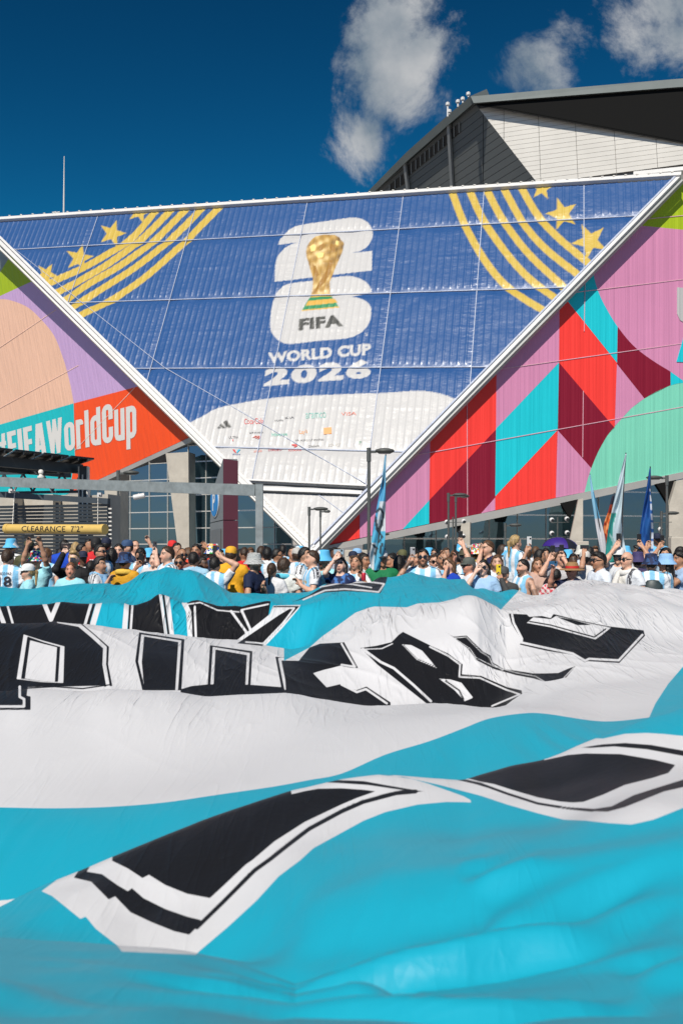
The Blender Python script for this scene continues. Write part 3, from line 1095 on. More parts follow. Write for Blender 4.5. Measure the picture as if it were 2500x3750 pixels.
def clad_rows(plane, quad_tl, quad_tr, quad_br, quad_bl, n, clip, m, name, gap=0.06):
    """cladding boards between two guide edges, clipped to the facet outline (photo pixels)"""
    for k in range(n):
        rows = []
        for t in ((k + gap) / n, (k + 1 - gap) / n):
            l = np.array(quad_tl) * (1 - t) + np.array(quad_bl) * t
            r = np.array(quad_tr) * (1 - t) + np.array(quad_br) * t
            rows.append((l, r))
        q = [rows[0][0], rows[0][1], rows[1][1], rows[1][0]]
        c = clip_poly(q, clip)
        if len(c) >= 3:
            MB().slab([plane.on(*p) for p in c], -plane.n * 0.25).build(name, m, stadium)


def clip_poly(sub, clip):
    """Sutherland-Hodgman against a convex outline"""
    out = [np.asarray(p, float) for p in sub]
    cl = [np.asarray(p, float) for p in clip]
    area = sum(cl[i][0] * cl[(i + 1) % len(cl)][1] - cl[(i + 1) % len(cl)][0] * cl[i][1] for i in range(len(cl)))
    if area < 0:
        cl = cl[::-1]
    for i in range(len(cl)):
        a, b = cl[i], cl[(i + 1) % len(cl)]
        side = lambda p: (b[0] - a[0]) * (p[1] - a[1]) - (b[1] - a[1]) * (p[0] - a[0])
        inp, out = out, []
        for k in range(len(inp)):
            p, q = inp[k - 1], inp[k]
            sp_, sq = side(p), side(q)
            if (sp_ >= 0) != (sq >= 0):
                out.append(p + (q - p) * sp_ / (sp_ - sq))
            if sq >= 0:
                out.append(q)
        if not out:
            break
    return out


M_fasc2 = mat('joint_grey', (0.22, 0.21, 0.2), 0.8)
wclip = Pw((612, 224), (760, 246), (1080, 308), (1400, 366), (1700, 425), (1900, 470), (1900, 640), (897, 588))
dclip = Pw((612, 224), (897, 588), (110, 660), (140, 625), (300, 500), (480, 340))
MB().slab([UPW.shifted(-0.35).on(*p) for p in wclip], -UPW.n * 1).build('backing_wall', M_fasc2, stadium)
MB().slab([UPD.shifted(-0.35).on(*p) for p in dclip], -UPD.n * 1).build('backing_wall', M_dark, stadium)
# long vertical joints split the boards into lengths
vj = [(612, 560), (745, 745), (900, 918), (1068, 1090), (1242, 1270), (1432, 1460), (1630, 1660), (1900, 1900)]
vj[0] = (540, 540)
for (t0, b0_), (t1, b1_) in zip(vj[:-1], vj[1:]):
    cell = Pw((t0 + 1.0, 200), (t1 - 1.0, 200), (b1_ - 1.0, 680), (b0_ + 1.0, 680))
    cl2 = clip_poly(wclip, cell)
    if len(cl2) >= 3:
        clad_rows(UPW, *[Pw(p)[0] for p in ((540, 262), (1900, 60), (1900, 460), (540, 640))], 18, cl2, M_silver, 'cladding_board', 0.03)
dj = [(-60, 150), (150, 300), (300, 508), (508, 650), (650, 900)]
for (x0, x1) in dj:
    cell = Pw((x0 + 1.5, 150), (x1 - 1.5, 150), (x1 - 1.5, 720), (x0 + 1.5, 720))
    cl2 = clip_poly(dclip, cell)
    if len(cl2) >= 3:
        clad_rows(UPD, *[Pw(p)[0] for p in ((-60, 560), (900, -330), (900, 590), (-60, 1130))], 22, cl2, M_clad_shaded, 'cladding_board', 0.03)
# louvre windows under the sloping roof edge
lv = [((222, 597), (296, 535), (296, 590), (222, 628)), ((300, 515), (488, 360), (488, 408), (300, 562)), ((494, 350), (540, 312), (540, 358), (494, 398))]
for q in lv:
    MB().slab([UPD.shifted(0.15).on(*p) for p in Pw(*q)], -UPD.n * 0.3).build('louvre_window', M_black, stadium)
    n = max(2, int((q[1][0] - q[0][0]) / 20))
    for k in range(n + 1):
        t = k / n
        tp = np.array(q[0]) * (1 - t) + np.array(q[1]) * t
        bt = np.array(q[3]) * (1 - t) + np.array(q[2]) * t
        a, b = [UPD.shifted(0.2).on(*p) for p in Pw(tuple(tp), tuple(bt))]
        MB().bar(a, b, 0.12, 0.2, UPD.n).build('mullion', M_grey, stadium)
for x, y0, y1 in ((298, 495, 625), (500, 320, 612)):
    a, b = [UPD.shifted(0.35).on(*p) for p in Pw((x - 8, y0), (x + 8, y1))]
    MB().bar(a, b, 0.5, 0.5, UPD.n).build('downpipe', M_grey, stadium)
# roof: overhanging slab with a soffit coloured near-black to stand for its shade
rt = Pw((592, 192), (1530, 112), (1900, 88))
rb = Pw((606, 222), (1530, 150), (1900, 128))
RFd = [UD - 1.5, UD - 4, UD - 5]
top3 = [at(*p, d) for p, d in zip(rt, RFd)]
bot3 = [at(*p, d) for p, d in zip(rb, RFd)]
b = MB()
b.slab(top3 + bot3[::-1], np.array([0.1, 0.7, 0.05]))
b.build('roof_edge', mat('roof_metal', (0.17, 0.19, 0.185), 0.5, 0.2, 0.4, var=(0.3, 0.12)), stadium)
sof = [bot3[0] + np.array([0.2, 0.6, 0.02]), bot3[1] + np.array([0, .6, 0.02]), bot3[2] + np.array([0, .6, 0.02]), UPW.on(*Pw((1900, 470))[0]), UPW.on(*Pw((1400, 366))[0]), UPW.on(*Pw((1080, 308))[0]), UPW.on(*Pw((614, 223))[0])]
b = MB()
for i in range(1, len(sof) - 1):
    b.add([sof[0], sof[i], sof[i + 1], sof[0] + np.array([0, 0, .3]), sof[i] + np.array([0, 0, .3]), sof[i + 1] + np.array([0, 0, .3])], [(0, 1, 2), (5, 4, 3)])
b.build('soffit', M_shade_black, stadium)
# sloping left roof edge
sl = [(592, 190), (480, 285), (296, 450), (110, 640)]
sl2 = [(606, 222), (490, 322), (308, 482), (140, 640)]
up = [UPD.shifted(0.8).on(*p) for p in Pw(*sl)]
lo_ = [UPD.shifted(0.8).on(*p) for p in Pw(*sl2)]
MB().slab(up + lo_[::-1], -nD * 4.0).build('roof_edge', MATS['roof_metal'], stadium)
for x, y, h in ((487, 285, 55), (495, 275, 12), (534, 240, 22), (556, 222, 16), (582, 195, 12)):
    a = at(*Pw((x, y))[0], UD - 2)
    bb = at(*Pw((x, y - h))[0], UD - 2)
    MB().tube([a, bb], 0.14, 6).lathe([(0.1, -0.3), (0.32, -0.1), (0.32, 0.25), (0.1, 0.4)], bb, 8).build('roof_camera', M_white, stadium)
# mast on the left
a, bb = at(234, 805, 118), at(236, 572, 118)
MB().tube([a, bb], [0.11, 0.04], 6).build('mast', M_silver, stadium)
for x in (198, 212):
    MB().bar(at(x, 800, 118), at(x, 778, 118), 0.1, 0.1, (0, 1, 0)).bar(at(x - 6, 778, 118), at(x + 8, 776, 118), 0.1, 0.1, (0, 1, 0)).build('mast_bracket', M_silver, stadium)
# coping piece at the right end of the top edge
MB().bar(BL.on(2318, 652) + n_blue * 0.3, BL.on(2500, 634) + n_blue * 0.3, 0.5, 0.5, n_blue).build('edge_trim', M_white, stadium)

# ------------------------------------------------------------------ glazed ground storey
def glass_mat():
    m = mat('curtain_glass', (0.012, 0.02, 0.025), 0.03, 0.0, 0.5)
    m.node_tree.nodes['Principled BSDF'].inputs['IOR'].default_value = 3.6
    m.node_tree.nodes['Principled BSDF'].inputs['Specular Tint'].default_value = (0.45, 0.80, 1.0, 1)
    N, L = m.node_tree.nodes, m.node_tree.links
    tc = N.new('ShaderNodeTexCoord')
    nz = N.new('ShaderNodeTexNoise')
    nz.inputs['Scale'].default_value = 0.35
    L.new(tc.outputs['Object'], nz.inputs['Vector'])
    bp = N.new('ShaderNodeBump')
    bp.inputs['Strength'].default_value = 0.12
    bp.inputs['Distance'].default_value = 0.15
    L.new(nz.outputs['Fac'], bp.inputs['Height'])
    L.new(bp.outputs[0], N['Principled BSDF'].inputs['Normal'])
    return m


M_glass = glass_mat()
M_mull = mat('window_mullion', (0.52, 0.50, 0.46), 0.5, 0.2)
GR = RW.shifted(-5.0)
GLn = np.array([-0.50, -0.865, 0.0])
GL = Plane(at(700, 1900, 93.0), GLn)


def curtain(plane, name, xs, zs, top_fn, lean=None):
    """panes between vertical lines xs (photo px at the horizon) and heights zs, cut by the fascia above"""
    w = MB()
    holder = None
    mb = MB()
    hz = np.array([0, 0, 1.0])
    P = [plane.on(x, HY) for x in xs]
    along = (P[-1] - P[0]) / np.linalg.norm(P[-1] - P[0])
    zc0 = lambda p: (-1.2 - n_blue[0] * (p[0] - TIP[0]) - n_blue[1] * (p[1] - TIP[1])) / n_blue[2] + TIP[2]   # stay behind the leaning triangle

    def zcap(p):                                     # and end under the fascia of the left wing
        x_ = CX + F * p[0] / p[1]
        if name == 'left' and x_ < 712:
            y_ = np.interp(x_, [p_[0] for p_ in P3((-120, 862), (330, 655), (480, 582), (880, 398))], [p_[1] for p_ in P3((-120, 862), (330, 655), (480, 582), (880, 398))])
            return min(zc0(p), CAMZ + (HY - y_ - 3) * p[1] / F)
        return zc0(p)

    for p in P:
        mb.bar(np.array([p[0], p[1], 0]), np.array([p[0], p[1], max(0.5, min(zs[-1] + 3, zcap(p)))]), 0.06, 0.12, plane.n)
    for z in zs:
        for pa_, pb_ in zip(P[:-1], P[1:]):
            if z < min(zcap(pa_), zcap(pb_)):
                mb.bar(np.array([*pa_[:2], z]), np.array([*pb_[:2], z]), 0.06, 0.08, plane.n)
    holder = mb.build('window_frame', M_mull, stadium)
    for i in range(len(P) - 1):
        for k in range(len(zs) - 1):
            a, b = P[i], P[i + 1]
            q = [np.array([*a[:2], zs[k] + .05]), np.array([*b[:2], zs[k] + .05]), np.array([*b[:2], zs[k + 1] - .05]), np.array([*a[:2], zs[k + 1] - .05])]
            q[0] += along * .05
            q[3] += along * .05
            q[1] -= along * .05
            q[2] -= along * .05
            pp = to_px(np.array(q))
            if min(zcap(a), zcap(b)) < zs[k] + 0.3:
                continue
            q[2][2], q[3][2] = min(q[2][2], zcap(b)), min(q[3][2], zcap(a))
            if pp[:, 0].max() < -80 or pp[:, 0].min() > 2580:
                continue
            MB().slab([v - plane.n * 0.03 for v in q], -plane.n * 0.03).build('pane', M_glass, holder)


curtain(GR, 'right', [1330, 1480, 1596, 1700, 1790, 1893, 1998, 2110, 2190, 2278, 2370, 2460, 2560], [0.3, 2.4, 4.6, 6.9, 9.2], None)
curtain(GL, 'left', [330, 400, 478, 548, 615, 690, 755, 812, 866, 940, 1005, 1070], [0.3, 1.9, 3.4, 4.95, 6.5, 8.05, 9.6, 11.1], None)


def column(plane_pts, depth_vec, name='column'):
    return MB().slab(plane_pts, depth_vec).build(name, M_conc, stadium)


# leaning concrete piers
def pier(q, d0, dd=2.2):
    return column([at(x, y, d0) for x, y in q], np.array([0.3, dd, 0.0]))


def zpx(d):
    return HY + CAMZ * F / d


pier([(607, 1660), (690, 1655), (693, 2010), (693, zpx(90)), (660, zpx(90)), (652, 2010)], 90)
pier([(382, 1780), (440, 1770), (440, zpx(80)), (402, zpx(80))], 80, 2)
pier([(962, 1890), (1010, 1905), (1020, zpx(92)), (962, zpx(92))], 92)
for (q, d) in (([(2116, 1830), (2133, 1825), (2133, 1985), (2133, zpx(84)), (2083, zpx(84)), (2083, 1985)], 84), ([(1688, 1918), (1720, 1912), (1720, 1990), (1720, zpx(83)), (1680, zpx(83)), (1680, 1990)], 83), ([(2475, 1760), (2560, 1745), (2560, zpx(85)), (2448, zpx(85)), (2448, 1850)], 85)):
    pier(q, d, 1.6)
for q, d in (([(2052, 1842), (2115, 1828), (2085, 1900)], 85.5), ([(2400, 1772), (2474, 1757), (2448, 1850)], 86.5), ([(1655, 1926), (1688, 1919), (1682, 1960)], 84.5)):
    MB().slab([at(x, y, d) for x, y in q], np.array([0.2, 1.2, 0])).build('shaded_strut', M_shade_black, stadium)  # left strut of each pier, its shade put into the near-black colour
# low concrete plinths and planters in front of the glass
for x0, y0, x1, d, lab in ((1262, 2014, 1350, 74, 'low tan concrete plinth left of the tall feather flag'), (2105, 1982, 2155, 76, 'concrete planter block at the foot of the middle pier'), (1692, 1996, 1742, 75, 'concrete planter block behind the raised phones'), (2456, 1968, 2580, 70, 'large concrete planter block at the right frame edge')):
    a, bb = at(x0, y0, d), at(x1, y0, d)
    o = MB().box([(a[0] + bb[0]) / 2, d + 0.6, a[2] / 2], (bb[0] - a[0], 1.2, a[2])).build('concrete_plinth', M_conc)
    tag(o, lab, 'plinth')
    bev = o.modifiers.new('bevel', 'BEVEL')
    bev.width = 0.04
# ------------------------------------------------------------------ the giant crowd flag: one billowing sheet of satin
def vnoise(x, y, seed=0):
    """smooth 2-D value noise, -1..1"""
    tab = np.random.default_rng(seed).uniform(-1, 1, (64, 64))
    xi, yi = np.floor(x).astype(int), np.floor(y).astype(int)
    u, v = x - xi, y - yi
    u, v = u * u * u * (u * (u * 6 - 15) + 10), v * v * v * (v * (v * 6 - 15) + 10)
    g = lambda i, j: tab[i % 64, j % 64]
    return (g(xi, yi) * (1 - u) + g(xi + 1, yi) * u) * (1 - v) + (g(xi, yi + 1) * (1 - u) + g(xi + 1, yi + 1) * u) * v


def cv(pts, xs, k=40):
    """a curve given by points, sampled at xs and softened"""
    p = np.array(pts, float)
    fine = np.arange(-700, 3300, 4.0)
    y = np.interp(fine, p[:, 0], p[:, 1])
    if k:
        ker = np.hanning(2 * int(k / 4) + 3)
        y = np.convolve(np.pad(y, len(ker) // 2, 'edge'), ker / ker.sum(), 'valid')
    return np.interp(xs, fine, y)


NC = 850
xs = np.linspace(-380, 2880, NC)
c0 = cv([(-480, 3420), (0, 3438), (430, 3462), (740, 3478), (850, 3482), (1000, 3500), (1400, 3430), (1900, 3330), (2500, 3260), (3000, 3240)], xs, 120)
c1 = cv([(-480, 3500), (0, 3333), (151, 3265), (279, 3209), (414, 3152), (678, 3050), (797, 3010), (1068, 2907), (1164, 2883), (1250, 2866), (1409, 2844), (1609, 2838), (1696, 2842), (1760, 2819), (1872, 2791), (1983, 2782), (2047, 2763), (2119, 2735), (2206, 2703), (2286, 2667), (2382, 2636), (2445, 2622), (2500, 2600), (3000, 2560)], xs, 44)
c2 = cv([(-480, 2560), (0, 2540), (104, 2521), (319, 2524), (399, 2513), (510, 2516), (638, 2524), (757, 2545), (1052, 2523), (1250, 2557), (1354, 2571), (1433, 2568), (1569, 2560), (1650, 2564), (1800, 2583), (1911, 2560), (2100, 2520), (2500, 2480), (3000, 2480)], xs, 44)
c3 = cv([(-480, 2290), (0, 2277), (215, 2275), (303, 2283), (399, 2297), (510, 2313), (678, 2339), (797, 2353), (893, 2356), (980, 2377), (1070, 2390), (1132, 2369), (1250, 2300), (1400, 2240), (1600, 2218), (1728, 2178), (1832, 2240), (1950, 2225), (2100, 2215), (2500, 2240), (3000, 2260)], xs, 40)
c4 = cv([(-480, 2225), (0, 2217), (160, 2207), (446, 2207), (486, 2219), (550, 2201), (582, 2178), (606, 2184), (678, 2217), (717, 2203), (797, 2229), (877, 2232), (980, 2209), (1040, 2230), (1100, 2226), (1250, 2190), (1450, 2160), (1700, 2168), (1832, 2218), (2000, 2210), (2080, 2160), (2250, 2155), (2500, 2190), (3000, 2210)], xs, 24)
c5 = cv([(-480, 2150), (0, 2142), (80, 2152), (175, 2147), (250, 2142), (319, 2142), (430, 2152), (494, 2122), (558, 2092), (606, 2083), (685, 2082), (733, 2098), (797, 2138), (845, 2168), (956, 2174), (1060, 2170), (1132, 2170), (1180, 2148), (1250, 2133), (1346, 2126), (1449, 2103), (1497, 2099), (1569, 2115), (1625, 2118), (1696, 2138), (1744, 2164), (1800, 2176), (1888, 2178), (1967, 2192), (2012, 2192), (2045, 2150), (2071, 2132), (2167, 2127), (2286, 2142), (2500, 2160), (3000, 2170)], xs, 22)
ramp = lambda a, b: np.clip((xs - a) / (b - a), 0, 1)
sm = lambda t: t * t * (3 - 2 * t)
zof = lambda y, r: CAMZ - (y - HY) * r / F
yq = lambda z, r: HY + (CAMZ - z) * F / r
lin = lambda *p: np.interp(xs, [q[0] for q in p], [q[1] for q in p])

one = np.ones(NC)
K = []                                               # knots: (r, z) for every column
K.append((0.75 * one, 1.42 + 0.04 * np.sin(xs / 500)))
rB = lin((-480, 1.62), (1000, 1.72), (3000, 1.66))
K.append((rB, zof(lin((-480, 3780), (1250, 3770), (3000, 3720)), rB)))
r0 = lin((-480, 2.95), (500, 2.95), (1000, 2.8), (1500, 2.6), (3000, 2.6))
K.append((r0, zof(c0, r0)))
bl_ = sm(ramp(760, 1150))
rt0 = r0 + lin((-480, .22), (900, .24), (3000, .30))
yt0 = (c0 + 22) * (1 - bl_) + (c0 - lin((1000, 120), (1400, 190), (3000, 190))) * bl_
K.append((rt0, zof(yt0, rt0)))
r1 = lin((-480, 3.75), (0, 3.85), (400, 4.0), (800, 4.2), (1250, 4.4), (1700, 4.5), (2200, 4.65), (3000, 4.75))
rM1 = rt0 * 0.42 + r1 * 0.58
yM1 = yt0 * 0.40 + c1 * 0.60 + lin((-480, 0), (1000, -8), (1500, 20), (2050, 40), (2500, 10))
K.append((rM1, zof(yM1, rM1)))
K.append((r1, zof(c1, r1)))
rt1 = r1 + 0.48
K.append((rt1, zof(c1 + 55, rt1)))
r2 = lin((-480, 8.0), (0, 8.1), (1250, 8.1), (2500, 8.2))
rM2 = rt1 * 0.5 + r2 * 0.5
yM2 = lin((-480, 2880), (0, 2850), (400, 2820), (800, 2770), (1250, 2700), (1700, 2655), (1900, 2625), (2200, 2620), (2500, 2550), (3000, 2520))
K.append((rM2, zof(yM2, rM2)))
K.append((r2, zof(c2, r2)))
rt2 = r2 + 0.5
bl2 = sm(ramp(1780, 2000))
K.append((rt2, zof((c2 + 26) * (1 - bl2) + (c2 - 48) * bl2, rt2)))
r3 = lin((-480, 10.6), (1250, 10.8), (3000, 10.8))
rM3 = rt2 * .45 + r3 * .55
yM3 = c3 * 0.55 + c2 * 0.45 + lin((-480, 0), (1250, -10), (1750, -36), (1850, 12), (2200, -25), (2500, 0))
K.append((rM3, zof(yM3, rM3)))
K.append((r3, zof(c3, r3)))
rt3 = r3 + 0.45
bl3 = sm(ramp(1080, 1230))
K.append((rt3, zof((c3 + 24) * (1 - bl3) + (c3 * 0.62 + c4 * 0.38) * bl3, rt3)))
r4 = rt3 + 0.75
K.append((r4, zof(c4, r4)))
rt4 = r4 + 0.5
K.append((rt4, zof((c4 + 14) * (1 - bl3) + (c4 * 0.7 + c5 * 0.3) * bl3, rt4)))
r5 = lin((-480, 14.2), (1000, 14.3), (2000, 14.2), (3000, 14.1))
K.append((r5, zof(c5, r5)))
K.append((r5 + 0.10, zof(c5, r5) - 0.10))
R = np.array([k[0] for k in K])
Z = np.array([k[1] for k in K])
h = np.diff(R, axis=0)
dl = np.diff(Z, axis=0) / h
sl_ = np.zeros_like(Z)
ok_ = dl[:-1] * dl[1:] > 0
w1, w2 = 2 * h[1:] + h[:-1], h[1:] + 2 * h[:-1]
with np.errstate(divide='ignore', invalid='ignore'):
    sl_[1:-1] = np.where(ok_, (w1 + w2) / (w1 / dl[:-1] + w2 / dl[1:]), 0)
sl_[0], sl_[-1] = dl[0], dl[-1]
nseg = [8, 44, 16, 34, 46, 16, 36, 50, 18, 72, 84, 16, 34, 16, 40, 4]
Rr, Zr, Lr = [], [], []
# paint layers change in the hidden troughs
lay_of = [0, 0, 0, 0, 0, 0, 1, 1, 1, 2, 2, 2, 3, 3, 4, 4]
for k in range(len(K) - 1):
    tt = np.linspace(0, 1, nseg[k], endpoint=(k == len(K) - 2))[:, None]
    zz = ((2 * tt ** 3 - 3 * tt ** 2 + 1) * Z[k] + (tt ** 3 - 2 * tt ** 2 + tt) * h[k] * sl_[k] + (-2 * tt ** 3 + 3 * tt ** 2) * Z[k + 1] + (tt ** 3 - tt ** 2) * h[k] * sl_[k + 1])
    Rr.append(R[k] + tt * h[k])
    Zr.append(zz)
    Lr.append(np.full(zz.shape, lay_of[k]))
Rr, Zr, Lr = np.vstack(Rr), np.vstack(Zr), np.vstack(Lr)
# soften the profile along the sheet a little
for _ in range(2):
    Zr[1:-1] = 0.25 * Zr[:-2] + 0.5 * Zr[1:-1] + 0.25 * Zr[2:]
X = (xs[None] - CX) / F * Rr
Y = Rr

FB, FW, FK = (0.010, 0.35, 0.49), (0.645, 0.64, 0.66), (0.010, 0.010, 0.012)
q1 = lambda *p: [(.797 * x, 2050 + .797 * y) for x, y in p]
q2 = lambda *p: [(1250 + .797 * x, 2050 + .797 * y) for x, y in p]
q3 = lambda *p: [(.797 * x, 2500 + .797 * y) for x, y in p]
q4 = lambda *p: [(1250 + .797 * x, 2500 + .797 * y) for x, y in p]
q5 = lambda *p: [(.797 * x, 3050 + .797 * y) for x, y in p]
FJ = {i: [] for i in range(5)}


def fp(layers, pts, c):
    for l in layers:
        FJ[l].append(('p', np.asarray(pts, float), 0.0, c))


def fl(layers, pts, w, c):
    for l in layers:
        FJ[l].append(('l', np.asarray(pts, float), w, c))


up_ = lambda pts, d=60: [(x, y - d) for x, y in pts]
# --- front layer: first big letter
crest = [(-480, 3500), (0, 3333), (151, 3265), (279, 3209), (414, 3152), (678, 3050), (797, 3010), (1068, 2907), (1164, 2883), (1250, 2866)]
fp([0], q5((192, 268), (240, 290), (370, 395), (395, 385), (440, 440), (540, 518), (560, 545), (900, 560), (920, 540), (1050, 430), (1180, 310), (1280, 200)) + q3((1380, 815), (1440, 760), (1568, 690)) + q4((100, 635), (200, 595), (350, 560), (480, 548), (560, 549), (597, 551), (590, 538), (560, 522), (500, 500), (400, 465), (330, 445), (270, 434), (100, 415), (0, 420)) + [(1164, 2850), (1068, 2870), (797, 2960), (414, 3100), (279, 3170)], FW)
fp([0], q5((340, 206), (420, 225), (500, 306), (530, 292), (600, 365), (700, 412), (800, 452), (870, 468), (935, 404), (1000, 335), (1150, 175)) + q3((1225, 815), (1300, 745), (1420, 660), (1568, 580)) + q4((50, 556), (130, 525), (250, 512), (330, 503), (378, 500), (330, 492), (200, 470), (100, 452), (0, 448)) + q3((1460, 440), (1330, 480), (1000, 600), (520, 780), (420, 140 + 690)) + q5((400, 120)), FK)
fp([0], q5((400, 178), (470, 190), (540, 240), (588, 268), (607, 254), (660, 300), (760, 350), (860, 385), (930, 402), (1000, 335), (1150, 175)) + q3((1225, 815), (1300, 745), (1420, 660), (1568, 580)) + q4((50, 556), (130, 525), (230, 503), (300, 496), (230, 486), (120, 470), (0, 462)) + q3((1440, 455), (1330, 490), (1000, 610), (520, 790)) + q5((440, 110)), FW)
fp([0], q5((515, 128), (590, 165), (655, 208), (685, 193), (760, 240), (860, 280), (965, 300), (1030, 240), (1130, 145)) + q3((1160, 815), (1260, 730), (1400, 640), (1568, 560)) + q4((70, 530), (158, 499), (100, 492), (0, 485)) + q3((1460, 487), (1400, 498), (1340, 512), (1330, 470), (1000, 595), (520, 780)), FK)
fl([0], q5((905, 435), (1025, 318), (1170, 172)) + q3((1248, 806), (1318, 750), (1420, 672), (1568, 592)) + q4((100, 548), (250, 508), (340, 500)), 15, FK)
# --- front layer: second big letter
fp([0], q4((180, 432), (280, 432), (450, 470), (640, 520), (760, 560), (900, 600), (1020, 630), (1120, 634), (1220, 645), (1330, 652), (1430, 630), (1568, 575), (1900, 430), (2150, 400), (2150, 300), (1900, 290), (1568, 245), (1480, 236), (1400, 231), (1300, 235), (1200, 257), (1000, 250), (560, 360), (450, 400)), FW)
fp([0], q4((1090, 299), (1200, 283), (1300, 277), (1420, 286), (1568, 312), (1900, 372), (1900, 400), (1568, 337), (1400, 306), (1250, 293), (1140, 300)), FK)
fp([0], q4((440, 424), (560, 445), (640, 460), (760, 505), (900, 550), (1040, 571), (1160, 580), (1240, 568), (1340, 517), (1440, 485), (1568, 445), (1900, 330), (2100, 320), (2100, 360), (1900, 370), (1568, 480), (1480, 500), (1380, 540), (1300, 572), (1220, 593), (1130, 590), (1000, 574), (850, 537), (700, 492), (560, 450)), FK)
fp([0], q4((500, 415), (560, 435), (640, 455), (700, 466), (780, 492), (900, 527), (1000, 546), (1060, 551), (1110, 548), (1200, 515), (1300, 470), (1420, 440), (1500, 415), (1532, 378), (1440, 355), (1280, 328), (1120, 325), (1040, 332), (930, 356), (900, 300), (560, 380)), FK)
fl([0], q4((470, 428), (640, 466), (760, 510), (900, 555), (1040, 578), (1150, 588)), 9, FK)
# --- the strip behind it: blue below, white above
bnd = smooth_curve([(-480, 2950), (0, 2957), (200, 2960), (400, 2955), (600, 2939), (800, 2910), (1000, 2881), (1130, 2857), (1250, 2833), (1409, 2764), (1569, 2715), (1696, 2667), (1792, 2631), (1919, 2612), (2007, 2615), (2206, 2642), (2382, 2627), (2440, 2624), (2900, 2600)], 5)
fp([1], [tuple(p) for p in bnd] + [(3400, 2600), (3400, 4200), (-480, 4200)], FB)
for l in (1, 2):
    fp([l], [(2760, 2250), (2640, 2330), (2500, 2440), (2445, 2504), (2398, 2576), (2374, 2630), (2380, 2700), (3400, 2700), (3400, 2250)], FB)
fp([1], q5((-100, 318), (0, 312), (130, 296), (200, 262), (60, 400), (-100, 420)), FW)
fp([1], q5((-100, 350), (0, 344), (60, 346), (0, 420), (-100, 420)), FK)
# --- letters on the white field
# first letter
fp([2], q1((-600, 290), (-200, 285), (0, 270), (130, 262), (270, 262), (300, 288), (380, 295), (440, 345), (502, 400), (498, 480), (517, 580), (400, 592), (250, 640), (130, 640), (-600, 640)), FK)
fl([2], q1((270, 283), (365, 300), (425, 350), (483, 403), (480, 480), (498, 585)), 13, FW)
fp([2], q1((110, 343), (200, 372), (297, 398), (292, 566), (190, 562), (78, 548)), FW)
fp([2], q1((127, 352), (200, 378), (278, 400), (268, 561), (190, 558), (98, 546)), FK)
fp([2], q1((140, 370), (200, 386), (263, 402), (253, 561), (190, 557), (116, 545)), FW)
for l in (1, 2):
    fp([l], q1((130, 578), (142, 600), (142, 690), (-600, 690), (-600, 560), (130, 560)), FK)
    fp([l], q1((128, 585), (320, 582), (480, 578), (480, 600), (330, 640), (143, 640), (143, 628), (124, 624)), FW)
    fl([l], q1((92, 583), (92, 630), (112, 640), (112, 674), (-600, 674)), 9, FW)
    fl([l], q1((122, 590), (250, 583), (380, 592), (500, 575)), 5, FK)
# second letter: two legs and a bar
for lv_, c in ((((640, 333), (848, 365), (834, 600), (655, 600), (622, 465)), FK), (((650, 343), (834, 371), (818, 600), (668, 600), (636, 468)), FW), (((663, 352), (820, 378), (806, 600), (664, 600), (652, 470)), FK)):
    fp([2], q1(*lv_), c)
for lv_, c in ((((965, 392), (1160, 420), (1150, 600), (953, 600)), FK), (((978, 400), (1148, 428), (1138, 600), (966, 600)), FW), (((990, 412), (1135, 438), (1126, 600), (980, 600)), FK)):
    fp([2], q1(*lv_), c)
fp([2], q1((830, 595), (880, 580), (960, 572), (1150, 574), (1330, 588), (1330, 640), (830, 640)), FK)
for l in (1,):
    fp([l], q1((800, 560), (1330, 560), (1330, 590), (1150, 602), (1060, 612), (955, 624), (870, 606), (800, 592)), FK)
    fl([l], q1((730, 590), (800, 588), (870, 599), (955, 615), (1060, 604), (1150, 595), (1320, 588)), 5, FW)
# third letter, crumpled
fp([2], q1((1265, 445), (1330, 452), (1385, 452), (1335, 600), (1295, 600)), FK)
fl([2], q1((1385, 458), (1285, 456), (1312, 592)), 10, FW)
fp([2], q1((1422, 403), (1470, 385), (1568, 380)) + q2((12, 378), (40, 430), (77, 498), (40, 496), (0, 488)) + q1((1568, 487), (1490, 505), (1438, 521), (1500, 586), (1568, 570)) + q2((30, 592), (70, 598), (115, 582), (160, 612), (225, 655), (225, 700)) + q1((1320, 700), (1310, 545), (1385, 448)), FK)
fl([2], q2((0, 385), (62, 492), (0, 482)), 7, FW)
fl([2], q1((1568, 490), (1455, 520), (1505, 578), (1568, 562)), 7, FW)
fl([2], q2((0, 573), (70, 608), (112, 594), (208, 660)), 8, FW)
# fourth letter
fp([2], q2((86, 405), (160, 395), (230, 378), (262, 345), (282, 331), (340, 360), (405, 392), (490, 430), (556, 480), (552, 526), (640, 533), (760, 585), (826, 600), (832, 632), (700, 700), (440, 700), (165, 482)), FK)
fl([2], q2((100, 411), (185, 408), (235, 385)), 4, FW)
fl([2], q2((98, 410), (180, 470), (240, 498), (330, 575), (410, 650)), 9, FW)
fl([2], q2((405, 400), (490, 442), (544, 482), (540, 538), (635, 543), (755, 597), (818, 618), (690, 672)), 6, FW)
fp([2], q2((275, 388), (320, 392), (370, 418), (440, 500), (345, 460)), FW)
fl([2], q2((285, 392), (350, 455), (430, 490)), 3, FK)
fp([2], q2((447, 546), (500, 550), (550, 565), (604, 634), (565, 650), (520, 600)), FW)
fl([2], q2((478, 556), (540, 600), (560, 640)), 6, FK)
